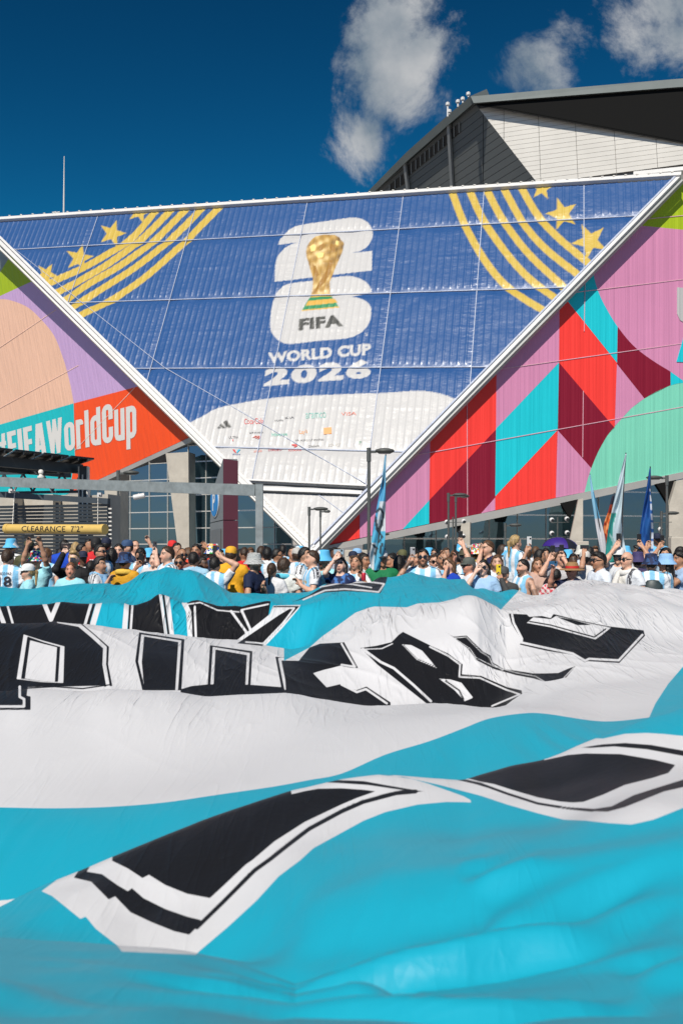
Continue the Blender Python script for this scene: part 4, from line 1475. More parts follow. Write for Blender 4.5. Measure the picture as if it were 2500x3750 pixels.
# fifth letter, a sliver
fp([2], q2((475, 330), (515, 352), (575, 348), (650, 422), (684, 440), (692, 470), (742, 500), (880, 522), (930, 522), (995, 520), (1040, 500), (1074, 488), (1030, 542), (990, 602), (930, 560), (880, 545), (800, 530), (700, 502), (620, 462), (580, 410)), FK)
fl([2], q2((482, 335), (520, 362), (590, 408), (618, 450), (700, 490), (800, 519), (890, 535), (985, 590), (1022, 540), (1066, 494)), 3, FW)
fl([2], q2((520, 358), (572, 356), (640, 424), (676, 446), (690, 476), (740, 508)), 3, FW)
# sixth letter, round
fp([2], q2((767, 247), (850, 251), (862, 262), (920, 258), (960, 268), (972, 249), (1100, 280), (1220, 305), (1386, 324), (1393, 349), (1330, 415), (1275, 474), (1130, 466), (1115, 472), (1060, 437), (940, 418), (818, 390), (828, 370), (795, 320), (778, 290)), FK)
fl([2], q2((782, 252), (790, 290), (828, 362), (826, 380), (940, 405), (1060, 430), (1118, 464), (1135, 455), (1272, 462), (1380, 345)), 8, FW)
fp([2], q2((850, 290), (880, 264), (960, 273), (985, 258), (1140, 293), (1236, 312), (1195, 345), (1165, 366), (1050, 335), (960, 310)), FW)
fl([2], q2((862, 283), (960, 300), (1060, 328), (1160, 355), (1212, 318)), 5, FK)
fp([2], q2((985, 262), (1060, 275), (1150, 300), (1080, 300)), FK)
# --- blue field beyond the white
bluefar = [(1040, 2420), (1132, 2372), (1180, 2330), (1250, 2281), (1314, 2234), (1370, 2221), (1489, 2224), (1529, 2210), (1609, 2206), (1664, 2193), (1728, 2167), (1768, 2180), (1832, 2233), (1862, 2208), (1882, 2180), (1884, 2100), (1884, 2030), (1040, 2030)]
fp([2, 3, 4], bluefar, FB)
L34 = [3]
fp(L34, [(-480, 2000), (1060, 2000), (1060, 2500), (-480, 2500)], FB)
fp([4], [(-480, 2000), (1060, 2000), (1060, 2500), (-480, 2500)], FB)
fp(L34, q1((-600, 150), (415, 150), (415, 330), (-600, 330)), FK)
fl(L34, q1((-20, 190), (18, 290)), 16, FW)
fl(L34, q1((30, 190), (62, 300)), 8, FW)
fl(L34, q1((200, 190), (235, 275), (268, 195)), 16, FW)
fl(L34, q1((425, 180), (388, 310)), 10, FW)
fl(L34, q1((440, 180), (402, 310)), 10, FK)
fl(L34, q1((462, 180), (424, 310)), 20, FW)
fl(L34, q1((585, 180), (572, 330)), 18, FW)
fp(L34, q1((595, 180), (740, 140), (760, 400), (583, 400)), FK)
fl(L34, q1((611, 180), (600, 340)), 8, FW)
fl(L34, q1((736, 150), (768, 380)), 10, FW)
fl(L34, q1((750, 150), (780, 380)), 8, FK)
fl(L34, q1((766, 150), (795, 380)), 16, FW)
fp(L34, q1((845, 190), (900, 170), (1010, 200), (1110, 215), (1245, 180), (1235, 250), (1215, 300), (1140, 360), (1050, 420), (880, 420)), FK)
fl(L34, q1((848, 200), (868, 240), (876, 400)), 18, FW)
fl(L34, q1((895, 215), (902, 400)), 8, FW)
fl(L34, q1((860, 205), (920, 196), (1000, 232), (1100, 240)), 5, FW)
fl(L34, q1((1062, 236), (1145, 350)), 9, FW)
fl(L34, q1((1110, 232), (1162, 345)), 9, FW)
fl(L34, q1((1110, 230), (1232, 204)), 6, FW)
for l in (2, 3, 4):
    fp([l], q1((1075, 380), (1240, 250), (1255, 210), (1382, 207), (1372, 225), (1300, 310), (1210, 405), (1160, 398)), FW)
    fp([l], q1((1090, 384), (1280, 255), (1335, 222), (1250, 225), (1258, 212), (1375, 213), (1290, 310), (1205, 396), (1130, 388)), FK)
    fl([l], q1((1130, 378), (1210, 384), (1300, 290), (1352, 222), (1260, 222)), 6, FW)
    # the black-edged piece at the far edge
    fp([l], [(1070, 2205), (1130, 2180), (1180, 2150), (1240, 2105), (1420, 2105), (1412, 2136), (1392, 2173), (1330, 2168), (1262, 2165), (1190, 2170)], FK)
    fl([l], [(1110, 2196), (1190, 2162), (1262, 2157), (1330, 2162), (1386, 2168), (1406, 2138), (1352, 2131), (1270, 2133)], 6, FW)
    fl([l], [(1170, 2150), (1250, 2135), (1290, 2140), (1360, 2152)], 5, FW)

# folds and wrinkles in the cloth
Xf, Yf = X, Y
wr = np.zeros_like(X)
farw = np.clip((Yf - 7.6) / 2.0, 0, 1)
wr += 0.020 * vnoise(Xf * 0.9 + 3, Yf * 0.8, 1)
wr += np.clip((5.4 - Yf) / 1.2, 0, 1) * (0.034 * vnoise(Xf * 1.7 + 2, Yf * 1.5 + 7, 61) + 0.012 * vnoise(Xf * 4.1, Yf * 3.3, 62))
# tension creases run with the pull of the hands, mostly along the sheet and fanning out
for ang, lx, ly, amp, sd in ((0.25, 3.4, 0.42, .016, 2), (-0.40, 3.0, 0.40, .015, 3), (0.75, 2.2, 0.35, .014, 7), (-0.85, 2.6, 0.38, .010, 8)):
    u = Xf * math.cos(ang) + Yf * math.sin(ang)
    v = -Xf * math.sin(ang) + Yf * math.cos(ang)
    n_ = vnoise(u * lx + 10 + 0.8 * vnoise(v * 0.8, u * 0.5, 30 + sd), v * ly + 20, sd)
    wr += amp * (1 - np.abs(n_)) ** 4 * (0.12 + 0.88 * farw) * np.clip(0.6 + vnoise(Xf * 0.7 + sd, Yf * 0.6, 40 + sd), 0, 1.3)
# soft swells in the sheet
wr += 0.045 * vnoise(Xf * 0.55 + 1.7, Yf * 0.62 + 4, 14) * np.clip((Yf - 4.2) / 1.2, 0, 1)
# slack ripples close to the lens, curling round the pull at the centre
near_ = np.clip((4.1 - Yf) / 0.8, 0, 1)
flow = Yf * 15.0 + 1.4 * Xf + 2.4 * vnoise(Xf * 0.9, Yf * 0.9, 11) + 2.6 * np.cos((Xf - 0.3) * 1.9)
rip_ = np.sign(np.sin(flow)) * np.abs(np.sin(flow)) ** 1.6 + 0.4 * np.sin(flow * 1.9 + 1.3)
wr += near_ * 0.010 * rip_ * np.clip(0.30 + 1.2 * vnoise(Xf * 1.0 + 5, Yf * 1.1, 12), 0.05, 1.2)
sw_ = np.exp(-(((Xf - 0.22) / 0.50) ** 2 + ((Yf - 2.28) / 0.52) ** 2))
fl2 = Yf * 27 + 3.4 * np.cos((Xf - 0.25) * 4.0) - 5 * Xf + 2.2 * vnoise(Xf * 3, Yf * 3, 31)
wr += 0.052 * sw_ * np.sin(fl2) * np.clip(0.35 + 1.5 * vnoise(Xf * 4.2, Yf * 3.4, 32), 0, 1.3)
wr += 0.010 * np.exp(-((Yf - 5.4 - 0.2 * Xf) / 0.45) ** 2) * np.sin(Xf * 24 + 4 * vnoise(Xf * 2, Yf, 51)) * np.clip(vnoise(Xf * 1.6, Yf * 0.5, 52) + 0.25, 0, 1)
# pulled creases fanning from the hands that hold the far edge
edge = np.exp(-((r5[None] - Yf) / 0.9) ** 2)
wr += 0.022 * edge * np.sin(Xf * 13 + 3 * vnoise(Xf * 1.3, Yf * 0.3, 5)) * np.clip(vnoise(Xf * 0.8, Yf * 0.1 + 3, 6) + 0.5, 0, 1)
gather = np.exp(-(((Xf - 3.7) / 1.5) ** 2 + ((Yf - 12.0) / 1.6) ** 2))
wr += 0.025 * gather * np.sin(np.arctan2(Xf - 3.7, Yf - 14.2) * 34)
V = np.stack([X, Y, Zr + wr], -1).reshape(-1, 3)
pix = to_px(V)
CL = 14.0


def seg_dist(P, pts, closed):
    d = np.full(len(P), 1e9)
    ends = zip(pts, np.roll(pts, -1, 0)) if closed else zip(pts[:-1], pts[1:])
    for a, b in ends:
        ab = b - a
        q = P - a
        t = np.clip((q @ ab) / max(ab @ ab, 1e-9), 0, 1)
        q = q - t[:, None] * ab
        d = np.minimum(d, (q * q).sum(1))
    return np.sqrt(d)


layer = Lr.reshape(-1)
sd = np.full((len(pix), 3), CL)                      # signed distance (photo px) to the blue, white and black dye
CI = {FB: 0, FW: 1, FK: 2}
base = {0: FB, 1: FW, 2: FW, 3: FB, 4: FB}
for l in range(5):
    m_ = np.nonzero(layer == l)[0]
    S = np.full((len(m_), 3), CL)
    S[:, CI[base[l]]] = -CL
    P = pix[m_]
    for kind, pts, w, cc in FJ[l]:
        lo_, hi_ = pts.min(0) - w - CL, pts.max(0) + w + CL
        ii = np.nonzero((P[:, 0] > lo_[0]) & (P[:, 0] < hi_[0]) & (P[:, 1] > lo_[1]) & (P[:, 1] < hi_[1]))[0]
        if not len(ii):
            continue
        q = P[ii]
        if kind == 'p':
            e = seg_dist(q, pts, True) * np.where(in_poly(q, pts), -1, 1)
        else:
            e = seg_dist(q, pts, False) - w / 2
        e = np.clip(e, -CL, CL)
        for c in range(3):
            S[ii, c] = np.minimum(S[ii, c], e) if c == CI[cc] else np.maximum(S[ii, c], -e)
    if l >= 3:                                       # right of the folds the far sheet is the white field
        e = np.clip(1882 - 0.95 * (P[:, 1] - 2180) - P[:, 0], -CL, CL)
        S[:, 1] = np.minimum(S[:, 1], e)
        S[:, 0] = np.maximum(S[:, 0], -e)
    sd[m_] = S
nr = Rr.shape[0]
idx = np.arange(nr * NC).reshape(nr, NC)
Q = np.stack([idx[:-1, :-1], idx[:-1, 1:], idx[1:, 1:], idx[1:, :-1]], -1).reshape(-1, 4)


def satin():
    m = mat('flag_satin', (0.5, 0.5, 0.5), 0.46, 0, 0.20, transl=0.12, sheen=0.03)
    m.node_tree.nodes['Principled BSDF'].inputs['Coat Roughness'].default_value = 0.36
    N, L = m.node_tree.nodes, m.node_tree.links
    b = N['Principled BSDF']
    cur = None
    for nm, c, sgn in (('dye_white', FW, 1), ('dye_black', FK, -1)):
        a = N.new('ShaderNodeAttribute')
        a.attribute_name = nm
        mr = N.new('ShaderNodeMapRange')
        mr.inputs['From Min'].default_value = -1.2
        mr.inputs['From Max'].default_value = 1.2
        mr.inputs['To Min'].default_value = 0 if sgn > 0 else 1
        mr.inputs['To Max'].default_value = 1 if sgn > 0 else 0
        L.new(a.outputs['Fac'], mr.inputs['Value'])
        mx = N.new('ShaderNodeMix')
        mx.data_type = 'RGBA'
        L.new(mr.outputs[0], mx.inputs[0])
        if cur:
            L.new(cur, mx.inputs[6])
        else:
            mx.inputs[6].default_value = (*FB, 1)
        mx.inputs[7].default_value = (*c, 1)
        cur = mx.outputs[2]
    L.new(cur, b.inputs['Base Color'])
    for n_ in N:
        if n_.type == 'BSDF_TRANSLUCENT':
            L.new(cur, n_.inputs['Color'])
    tc = N.new('ShaderNodeTexCoord')
    prev = None

    def mth(op, a, c):
        n_ = N.new('ShaderNodeMath')
        n_.operation = op
        for k_, v_ in enumerate((a, c)):
            if isinstance(v_, (int, float)):
                n_.inputs[k_].default_value = v_
            elif v_ is not None:
                L.new(v_, n_.inputs[k_])
        return n_.outputs[0]

    sy = N.new('ShaderNodeSeparateXYZ')
    L.new(tc.outputs['Object'], sy.inputs[0])
    yr = N.new('ShaderNodeMapRange')                  # the far part is held taut by the hands, the near part hangs slack
    yr.inputs['From Min'].default_value = 6.5
    yr.inputs['From Max'].default_value = 10.5
    yr.inputs['To Min'].default_value = 0.14
    yr.inputs['To Max'].default_value = 1.0
    L.new(sy.outputs[1], yr.inputs['Value'])
    # crisp tension creases in patches, three directions, then the weave
    for rot, sc, sx, dist, ms, off in ((0.45, 5.0, 0.10, 0.020, 0.6, 0), (-0.50, 5.5, 0.11, 0.018, 0.7, 3), (0.05, 8.0, 0.10, 0.013, 0.9, 7), (1.2, 6.0, 0.12, 0.009, 0.6, 11)):
        mp = N.new('ShaderNodeMapping')
        mp.inputs['Location'].default_value = (off, off * 2, 0)
        mp.inputs['Rotation'].default_value = (0, 0, rot)
        mp.inputs['Scale'].default_value = (1, sx, 0.4)
        L.new(tc.outputs['Object'], mp.inputs['Vector'])
        nz = N.new('ShaderNodeTexNoise')
        nz.inputs['Scale'].default_value = sc
        nz.inputs['Detail'].default_value = 2
        nz.inputs['Distortion'].default_value = 0.8
        L.new(mp.outputs[0], nz.inputs['Vector'])
        ridge = mth('POWER', mth('SUBTRACT', 1.0, mth('ABSOLUTE', mth('MULTIPLY', mth('SUBTRACT', nz.outputs['Fac'], 0.5), 4.0), None)), 5.0)
        mk = N.new('ShaderNodeTexNoise')
        mk.inputs['Scale'].default_value = ms
        mk.inputs['Detail'].default_value = 1
        mp2 = N.new('ShaderNodeMapping')
        mp2.inputs['Location'].default_value = (off * 3 + 1, off, 2)
        L.new(tc.outputs['Object'], mp2.inputs['Vector'])
        L.new(mp2.outputs[0], mk.inputs['Vector'])
        mr = N.new('ShaderNodeMapRange')
        mr.inputs['From Min'].default_value = 0.46
        mr.inputs['From Max'].default_value = 0.72
        L.new(mk.outputs['Fac'], mr.inputs['Value'])
        bp = N.new('ShaderNodeBump')
        bp.inputs['Strength'].default_value = 1.0
        bp.inputs['Distance'].default_value = dist
        L.new(mth('MULTIPLY', mth('MULTIPLY', ridge, mr.outputs[0]), yr.outputs[0]), bp.inputs['Height'])
        if prev:
            L.new(prev.outputs[0], bp.inputs['Normal'])
        prev = bp
    nz = N.new('ShaderNodeTexNoise')
    nz.inputs['Scale'].default_value = 30
    nz.inputs['Detail'].default_value = 4
    L.new(tc.outputs['Object'], nz.inputs['Vector'])
    bp = N.new('ShaderNodeBump')
    bp.inputs['Strength'].default_value = 0.35
    bp.inputs['Distance'].default_value = 0.003
    L.new(nz.outputs['Fac'], bp.inputs['Height'])
    L.new(prev.outputs[0], bp.inputs['Normal'])
    prev = bp
    L.new(prev.outputs[0], b.inputs['Normal'])
    return m


flag = link('giant_flag', mesh_np('giant_flag', V, Q, None, {'dye_white': (sd[:, 0] - sd[:, 1]) / 2, 'dye_black': sd[:, 2]}), satin())
tag(flag, 'huge rippling sky blue and white cloth flag with black outlined letters filling the foreground', 'flag')
flag_far = lambda x: float(np.interp(x, xs, r5))
# ------------------------------------------------------------------ vehicle height gate with its clearance bar
gate = thing('gate_frame', 'grey galvanised steel goalpost gate frame crossing the left half of the crowd', 'gate', (at(952, 1990, 22)[0], 22, 0))
R0, L0 = at(950, 1796, 22.0), at(0, 1764.5, 26.4)
dG = (L0 - R0) / np.linalg.norm(L0 - R0)
L1 = R0 + dG * 12.0
MB().bar(R0 - dG * -0.06, L1, 0.18, 0.25).build('beam', M_galv, gate)
MB().box((R0[0], R0[1], (R0[2] + 0.13) / 2), (0.16, 0.17, R0[2] + 0.13)).build('post', M_galv, gate)
MB().box((L1[0], L1[1], L1[2] / 2), (0.16, 0.17, L1[2])).build('post', M_galv, gate)
MB().box((R0[0], R0[1], R0[2] + 0.135), (0.17, 0.18, 0.012)).build('post_cap', M_galv, gate)
for t in (0.02, 0.06):
    p = R0 + dG * t * 4 + np.array([0, -0.08, -0.03])
    MB().lathe([(0.012, 0), (0.012, 0.02)], p, 6, np.array([[1, 0, 0], [0, 0, 1], [0, -1, 0]])).build('bolt', M_dark, gate)

M_yel = mat('yellow_pvc', (0.62, 0.42, 0.12), 0.45, 0, 0.5, var=(3, 0.15))
ca, cb = at(25, 1936, 26.0), at(384, 1938.5, 24.4)
dC = (cb - ca) / np.linalg.norm(cb - ca)
rC = 0.120
bar = thing('clearance_bar', "yellow tube reading CLEARANCE 7'2\" hanging on chains from the gate frame", 'sign', ca)
MB().tube([ca, cb], rC, 28).build('tube', M_yel, bar, True)
for p, q in ((ca - dC * 0.015, ca + dC * 0.10), (cb - dC * 0.10, cb + dC * 0.015)):
    MB().tube([p, q], rC + 0.009, 28).build('end_cap', M_yel, bar, True)
V, T = subdiv_tris(*text_tris("CLEARANCE  7'2\"", 0.008, 1.06), 3)
lo, hi = V.min(0), V.max(0)
u = (V[:, 0] - lo[0]) / (hi[0] - lo[0])
zt = ((V[:, 1] - lo[1]) / (hi[1] - lo[1]) - 0.48) * 0.150
length = np.linalg.norm(cb - ca)
nrm = np.cross(dC, (0, 0, 1.0))
nrm /= np.linalg.norm(nrm)
if nrm[1] > 0:
    nrm = -nrm
P = ca + dC * ((0.20 + 0.62 * u) * length)[:, None] + np.array([0, 0, 1.0]) * zt[:, None] + nrm * (np.sqrt((rC + 0.004) ** 2 - zt ** 2))[:, None]
link('lettering', mesh_np('lettering', P, T, smooth=False), mat('ink_black', (0.015, 0.014, 0.013), 0.6), bar)
for x, xb in ((48, 46), (360, 358)):
    t = (x - 25) / 359.0
    p = ca + (cb - ca) * t + np.array([0, 0, rC])
    # up to the beam
    q = R0 + dG * ((p[0] - R0[0]) / dG[0]) + np.array([0, 0, -0.1])
    n = 11
    for k in range(n):
        a, b = p + (q - p) * k / n, p + (q - p) * (k + 1.15) / n
        MB().tube([a, (a + b) / 2, b], [0.006, 0.014, 0.006], 5).build('chain_link', M_silver, bar)
dome = thing('security_camera', 'white domed security camera standing on the gate beam', 'camera', at(151, 1748, 25.6))
MB().lathe([(0.09, 0), (0.09, 0.04), (0.05, 0.06), (0.045, 0.10)], at(151, 1750, 25.6), 12).build('base', M_silver, dome, True)
MB().lathe([(0.04, 0.10), (0.065, 0.12), (0.07, 0.16), (0.05, 0.20), (0.02, 0.215)], at(151, 1750, 25.6), 12).build('camera_head', M_silver, dome, True)
for x, y, d, lab in ((42, 1798, 26.1, 'small white camera box under the gate beam above the left chain'), (366, 1812, 24.5, 'small white camera box under the gate beam above the right chain')):
    cbx = thing('camera_box', lab, 'camera', at(x, y, d))
    MB().box(at(x, y, d - .14), (0.09, 0.14, 0.10)).build('housing', M_white, cbx)
    MB().lathe([(0.02, 0), (0.02, 0.02)], at(x, y + 2, d - .22), 8, np.array([[1, 0, 0], [0, 0, 1], [0, -1, 0]])).build('lens', M_black, cbx)

# ------------------------------------------------------------------ louvred screen and solar canopy at the left
M_slat = mat('louvre_paint', (0.055, 0.068, 0.082), 0.5, 0.2, 0.5, var=(2, 0.2))
LS0, LS1 = at(-140, 1990, 36.5), at(398, 1990, 34.0)
dS = (LS1 - LS0)
dS[2] = 0
dS /= np.linalg.norm(dS)
scr = thing('louvre_screen', 'dark grey horizontal louvre screen standing behind the clearance bar', 'screen', (LS0[0], LS0[1], 0))
ztop = zof(1836, 34.0)
nsl = 27
for k in range(nsl):
    z = 0.12 + (ztop - 0.25) * k / (nsl - 1)
    MB().bar(LS0 * [1, 1, 0] + [0, 0, z], LS1 * [1, 1, 0] + [0, 0, z], 0.03, 0.088, (0, -0.35, 0.94)).build('slat', M_slat, scr)
zz = np.array([0, 0, 1.0])
MB().bar(at(-140, 1803, 36.5), at(400, 1836, 34.0), 0.16, 0.20).build('top_rail', M_slat, scr)
for x in (-60, 64, 215, 330, 396):
    t = (x + 140) / 538
    p = LS0 + (LS1 - LS0) * t
    MB().box((p[0], p[1] + 0.14, ztop / 2), (0.09, 0.12, ztop)).build('post', M_slat, scr)
# clips along the screen's right end
for k in range(20):
    z = 0.4 + k * 0.145
    MB().box((LS1[0] + 0.06, LS1[1], z), (0.10, 0.06, 0.05)).build('slat_clip', M_silver, scr)
# concrete back wall of bays behind the louvres
bw = thing('bay_wall', 'sunlit concrete bay piers seen through the louvre screen', 'wall', (at(150, 1990, 44)[0], 44, 0))
for x0, x1 in ((-120, 52), (70, 195), (216, 294), (338, 396)):
    a, b = at(x0, 1990, 44.0), at(x1, 1990, 43.0)
    MB().slab([(a[0], a[1], 0), (b[0], b[1], 0), (b[0], b[1], 4.1), (a[0], a[1], 4.1)], np.array([0.2, 1.5, 0])).build('pier', M_conc, bw)

can = thing('solar_canopy', 'dark flat solar panel canopy on steel trusses over the louvre screen', 'canopy', (at(310, 1990, 38)[0], 38, 0))
A_ = at(351, 1683, 37.0)
zc = A_[2]
B_ = at(-60, 1638, 3646 * (zc - CAMZ) / (1990 - 1638))
C_ = at(268, 1712, 3646 * (zc - CAMZ) / (1990 - 1712))
run = B_ - A_
deep = C_ - A_
M_pv = mat('solar_panel', (0.012, 0.013, 0.016), 0.35, 0.1, 0.5, var=(1, 0.3))
npn = 4
for k in range(npn):
    for j in range(2):
        t0, t1 = k / npn + 0.012, (k + 1) / npn - 0.012
        s0, s1 = j / 2 + 0.01, (j + 1) / 2 - 0.01
        q = [A_ + run * a + deep * b for a, b in ((t0, s0), (t1, s0), (t1, s1), (t0, s1))]
        MB().slab(q, zz * 0.06).build('solar_panel', M_pv, can)
        for f in (0.3, 0.7):
            MB().bar(A_ + run * (t0 * (1 - f) + t1 * f) + deep * s0 - zz * 0.05, A_ + run * (t0 * (1 - f) + t1 * f) + deep * s1 - zz * 0.05, 0.05, 0.08).build('purlin', M_dark, can)
for s in (0.35, 0.9):
    MB().bar(A_ + run * 0.06 + deep * s - zz * 0.28, A_ + run * 1.0 + deep * s - zz * 0.28, 0.18, 0.36).build('beam', M_slat, can)
tr0, tr1 = at(300, 1800, 37.5), at(-120, 1770, 39.0)
zt_ = zc - 0.7
for z in (tr0[2] - 0.0, tr0[2] + 0.75):
    MB().bar([tr0[0], tr0[1], z], [tr1[0], tr1[1], z], 0.09, 0.10).build('truss_chord', M_slat, can)
nz_ = 12
for k in range(nz_):
    a = np.array([*(tr0 + (tr1 - tr0) * k / nz_)[:2], tr0[2] + (0.02 if k % 2 else 0.73)])
    b = np.array([*(tr0 + (tr1 - tr0) * (k + 1) / nz_)[:2], tr0[2] + (0.73 if k % 2 else 0.02)])
    MB().bar(a, b, 0.06, 0.06).build('truss_web', M_slat if k % 3 else M_galv, can)
for x0, x1 in ((297, 322), (-90, -62)):
    a, b = at(x0, 1990, 37.6), at(x1, 1990, 37.6)
    MB().box(((a[0] + b[0]) / 2, 37.6, zc / 2 - 0.1), (b[0] - a[0], 0.3, zc - 0.2)).build('post', M_slat, can)
    MB().box((a[0] - 0.03, 37.55, zc / 2 - 0.1), (0.04, 0.34, zc - 0.25)).build('post_flange', M_silver, can)
    MB().box((b[0] + 0.03, 37.55, zc / 2 - 0.1), (0.04, 0.34, zc - 0.25)).build('post_flange', M_silver, can)
MB().tube([at(303, 1738, 37.3), at(303, 1900, 37.3)], 0.03, 6).build('conduit', M_silver, can)

# ------------------------------------------------------------------ parking pylon
Cc = at(817, 1990, 48.0)
Lc = at(769, 1990, 50.5)
Rc = at(871, 1990, 48.2)
gn = np.cross(Lc - Cc, zz)
gn /= np.linalg.norm(gn)
if gn[1] > 0:
    gn = -gn
GP = Plane(Cc, gn)
pyl = thing('parking_pylon', 'grey and maroon parking pylon sign with slanted top and blue P disc', 'sign', (Cc[0], Cc[1], 0))
M_pg = mat('pylon_grey', (0.20, 0.21, 0.215), 0.5, 0.1, var=(0.6, 0.1))
M_pm = mat('pylon_maroon', (0.085, 0.016, 0.030), 0.5, 0.0, var=(0.6, 0.15))
thick = (Rc - Cc)
thick[2] = 0
def pyl_face(y0, y1, pts):
    q = [GP.on(*p) for p in pts]
    for p in q:
        p[2] = max(p[2], 0.0)
    return q
seamy = 1905
up_q = [(817, 1680), (797, 1742), (778, 1800), (771, 1880), (769.5, 1914), (817, 1903)]
lo_q = [(769.5, 1917), (817, 1906), (817, 2140), (769, 2140)]
MB().slab(pyl_face(0, 0, up_q), thick * 0.97 - gn * 0.0).build('upper_body', M_pg, pyl)
MB().slab(pyl_face(0, 0, lo_q), thick * 0.97).build('lower_body', M_pg, pyl)
mn = np.cross(thick, zz)
mn /= np.linalg.norm(mn)
if mn[1] > 0:
    mn = -mn
zt0, zsm = GP.on(817, 1680)[2], GP.on(817, 1905)[2]
for z0, z1 in ((zsm + 0.02, zt0 - 0.0), (0.0, zsm - 0.02)):
    a, b = Cc * [1, 1, 0] + mn * 0.01, Cc * [1, 1, 0] + thick + mn * 0.01
    MB().slab([a + zz * z0, b + zz * z0, b + zz * (z1 - (0.09 if z1 == zt0 else 0)), a + zz * z1], mn * 0.06).build('maroon_panel', M_pm, pyl)
q = [GP.shifted(0.03).on(*p) for p in ((774, 1942), (809, 1935), (809, 2060), (773, 2060))]
MB().slab(q, gn * 0.03).build('access_panel', mat('pylon_panel', (0.135, 0.14, 0.145), 0.5, var=(0.6, 0.1)), pyl)
pc = GP.on(789, 1836)
along = (Lc - Cc)
along[2] = 0
along /= np.linalg.norm(along)
ax = np.stack([along, zz, gn])
if np.dot(np.cross(along, zz), gn) < 0:
    ax[0] = -ax[0]
for r_, o_, m_ in ((0.80, 0.02, mat('sign_white', (0.72, 0.72, 0.72), 0.5)), (0.74, 0.05, mat('sign_blue', (0.008, 0.20, 0.52), 0.45)), ):
    MB().lathe([(r_, 0), (r_, 0.03)], pc + gn * o_, 40, ax).build('sign_disc', m_, pyl)
V, T = text_tris('P', 0.03)
lo, hi = V.min(0), V.max(0)
uv = (V - lo) / (hi - lo) - 0.5
W = pc + gn * 0.09 + ax[0][None] * (uv[:, :1] * 0.52) + zz[None] * (uv[:, 1:] * 0.95)
link('lettering', mesh_np('lettering', W, T, smooth=False), MATS['sign_white'], pyl)

# ------------------------------------------------------------------ street lamps
def lamp(x, y, d, side, hl, lab, r=0.075, armless=True):
    """pole at photo column x with its top at row y, shoe-shaped head hl metres long to one side"""
    p = at(x, y, d)
    o = thing('street_lamp', lab, 'lamp', (p[0], p[1], 0), 'lamp posts on the plaza')
    MB().tube([(p[0], p[1], 0), (p[0], p[1], 0.5), (p[0], p[1], p[2] - 0.55)], [r * 1.05, r, r * 0.9], 10).build('pole', M_pole, o, True)
    MB().tube([(p[0], p[1], p[2] - 0.55), (p[0], p[1], p[2])], r * 1.25, 10).build('pole_head', M_pole, o, True)
    MB().box((p[0] + side * (r + 0.10), p[1], p[2] - 0.16), (0.24, 0.09, 0.10)).build('arm', M_pole, o)
    c = np.array([p[0] + side * (r + 0.16 + hl * 0.5), p[1], p[2] - 0.14])
    MB().lathe([(0.05, -0.085), (0.32, -0.08), (0.46, -0.03), (0.5, 0.02), (0.44, 0.075), (0.25, 0.12), (0.06, 0.135)], c, 20, None, (hl, hl * 0.62)).build('lamp_head', M_pole, o, True)
    MB().lathe([(0.30, 0), (0.30, 0.02)], c - zz * 0.10, 16, None, (hl, hl * 0.62)).build('lens', mat('lamp_glass', (0.35, 0.34, 0.30), 0.25), o, True)


lamp(1350, 1640, 40, 1, 0.80, 'tall dark lamp post in front of the white tip beside the feather flag')
lamp(434, 1722, 50, 1, 0.82, 'dark lamp post left of the leaning concrete pier, head pointing right')
lamp(1132, 1856, 62, 1, 0.95, 'left of two thin lamp posts before the white triangular tip')
lamp(1173, 1866, 72, 1, 0.5, 'thinner lamp post just right of another before the white tip', 0.07)
lamp(1641, 1805, 62, 1, 0.95, 'nearer of two lamp posts below the maroon banner blocks')
lamp(1668, 1810, 68, 1, 0.7, 'farther lamp post close behind another below the maroon banner blocks')
lamp(1849, 1916, 66, 1, 0.85, 'short lamp post before the right glass wall behind the child on shoulders')
lamp(1383, 1950, 80, 1, 0.7, 'small lamp head peeping out right of the tall feather flag')
lamp(2440, 1741, 56, -1, 0.95, 'lamp post by the right pier with its head pointing left')
lamp(2420, 1872, 66, 1, 0.95, 'shorter lamp post at right whose head points right')
# ball-shaped floodlights fixed on poles before the glass
def ball(x, y, d, lab):
    o = thing('ball_floodlight', lab, 'floodlight', at(x, y, d), 'white ball floodlights before the right glass wall')
    p = at(x, y, d)
    MB().lathe([(0.02, -0.19), (0.13, -0.15), (0.19, -0.05), (0.19, 0.05), (0.13, 0.15), (0.02, 0.19)], p, 12).build('globe', M_white, o, True)
    MB().lathe([(0.12, 0), (0.13, 0.03)], p + np.array([0.02, -0.17, -0.05]), 10, np.array([[1, 0, 0], [0, 0, 1], [0, -1, 0]])).build('lens', M_black, o)
    MB().bar(p + [0, 0.1, 0], p + [0, 0.75, 0], 0.05, 0.05).build('bracket', M_dark, o)


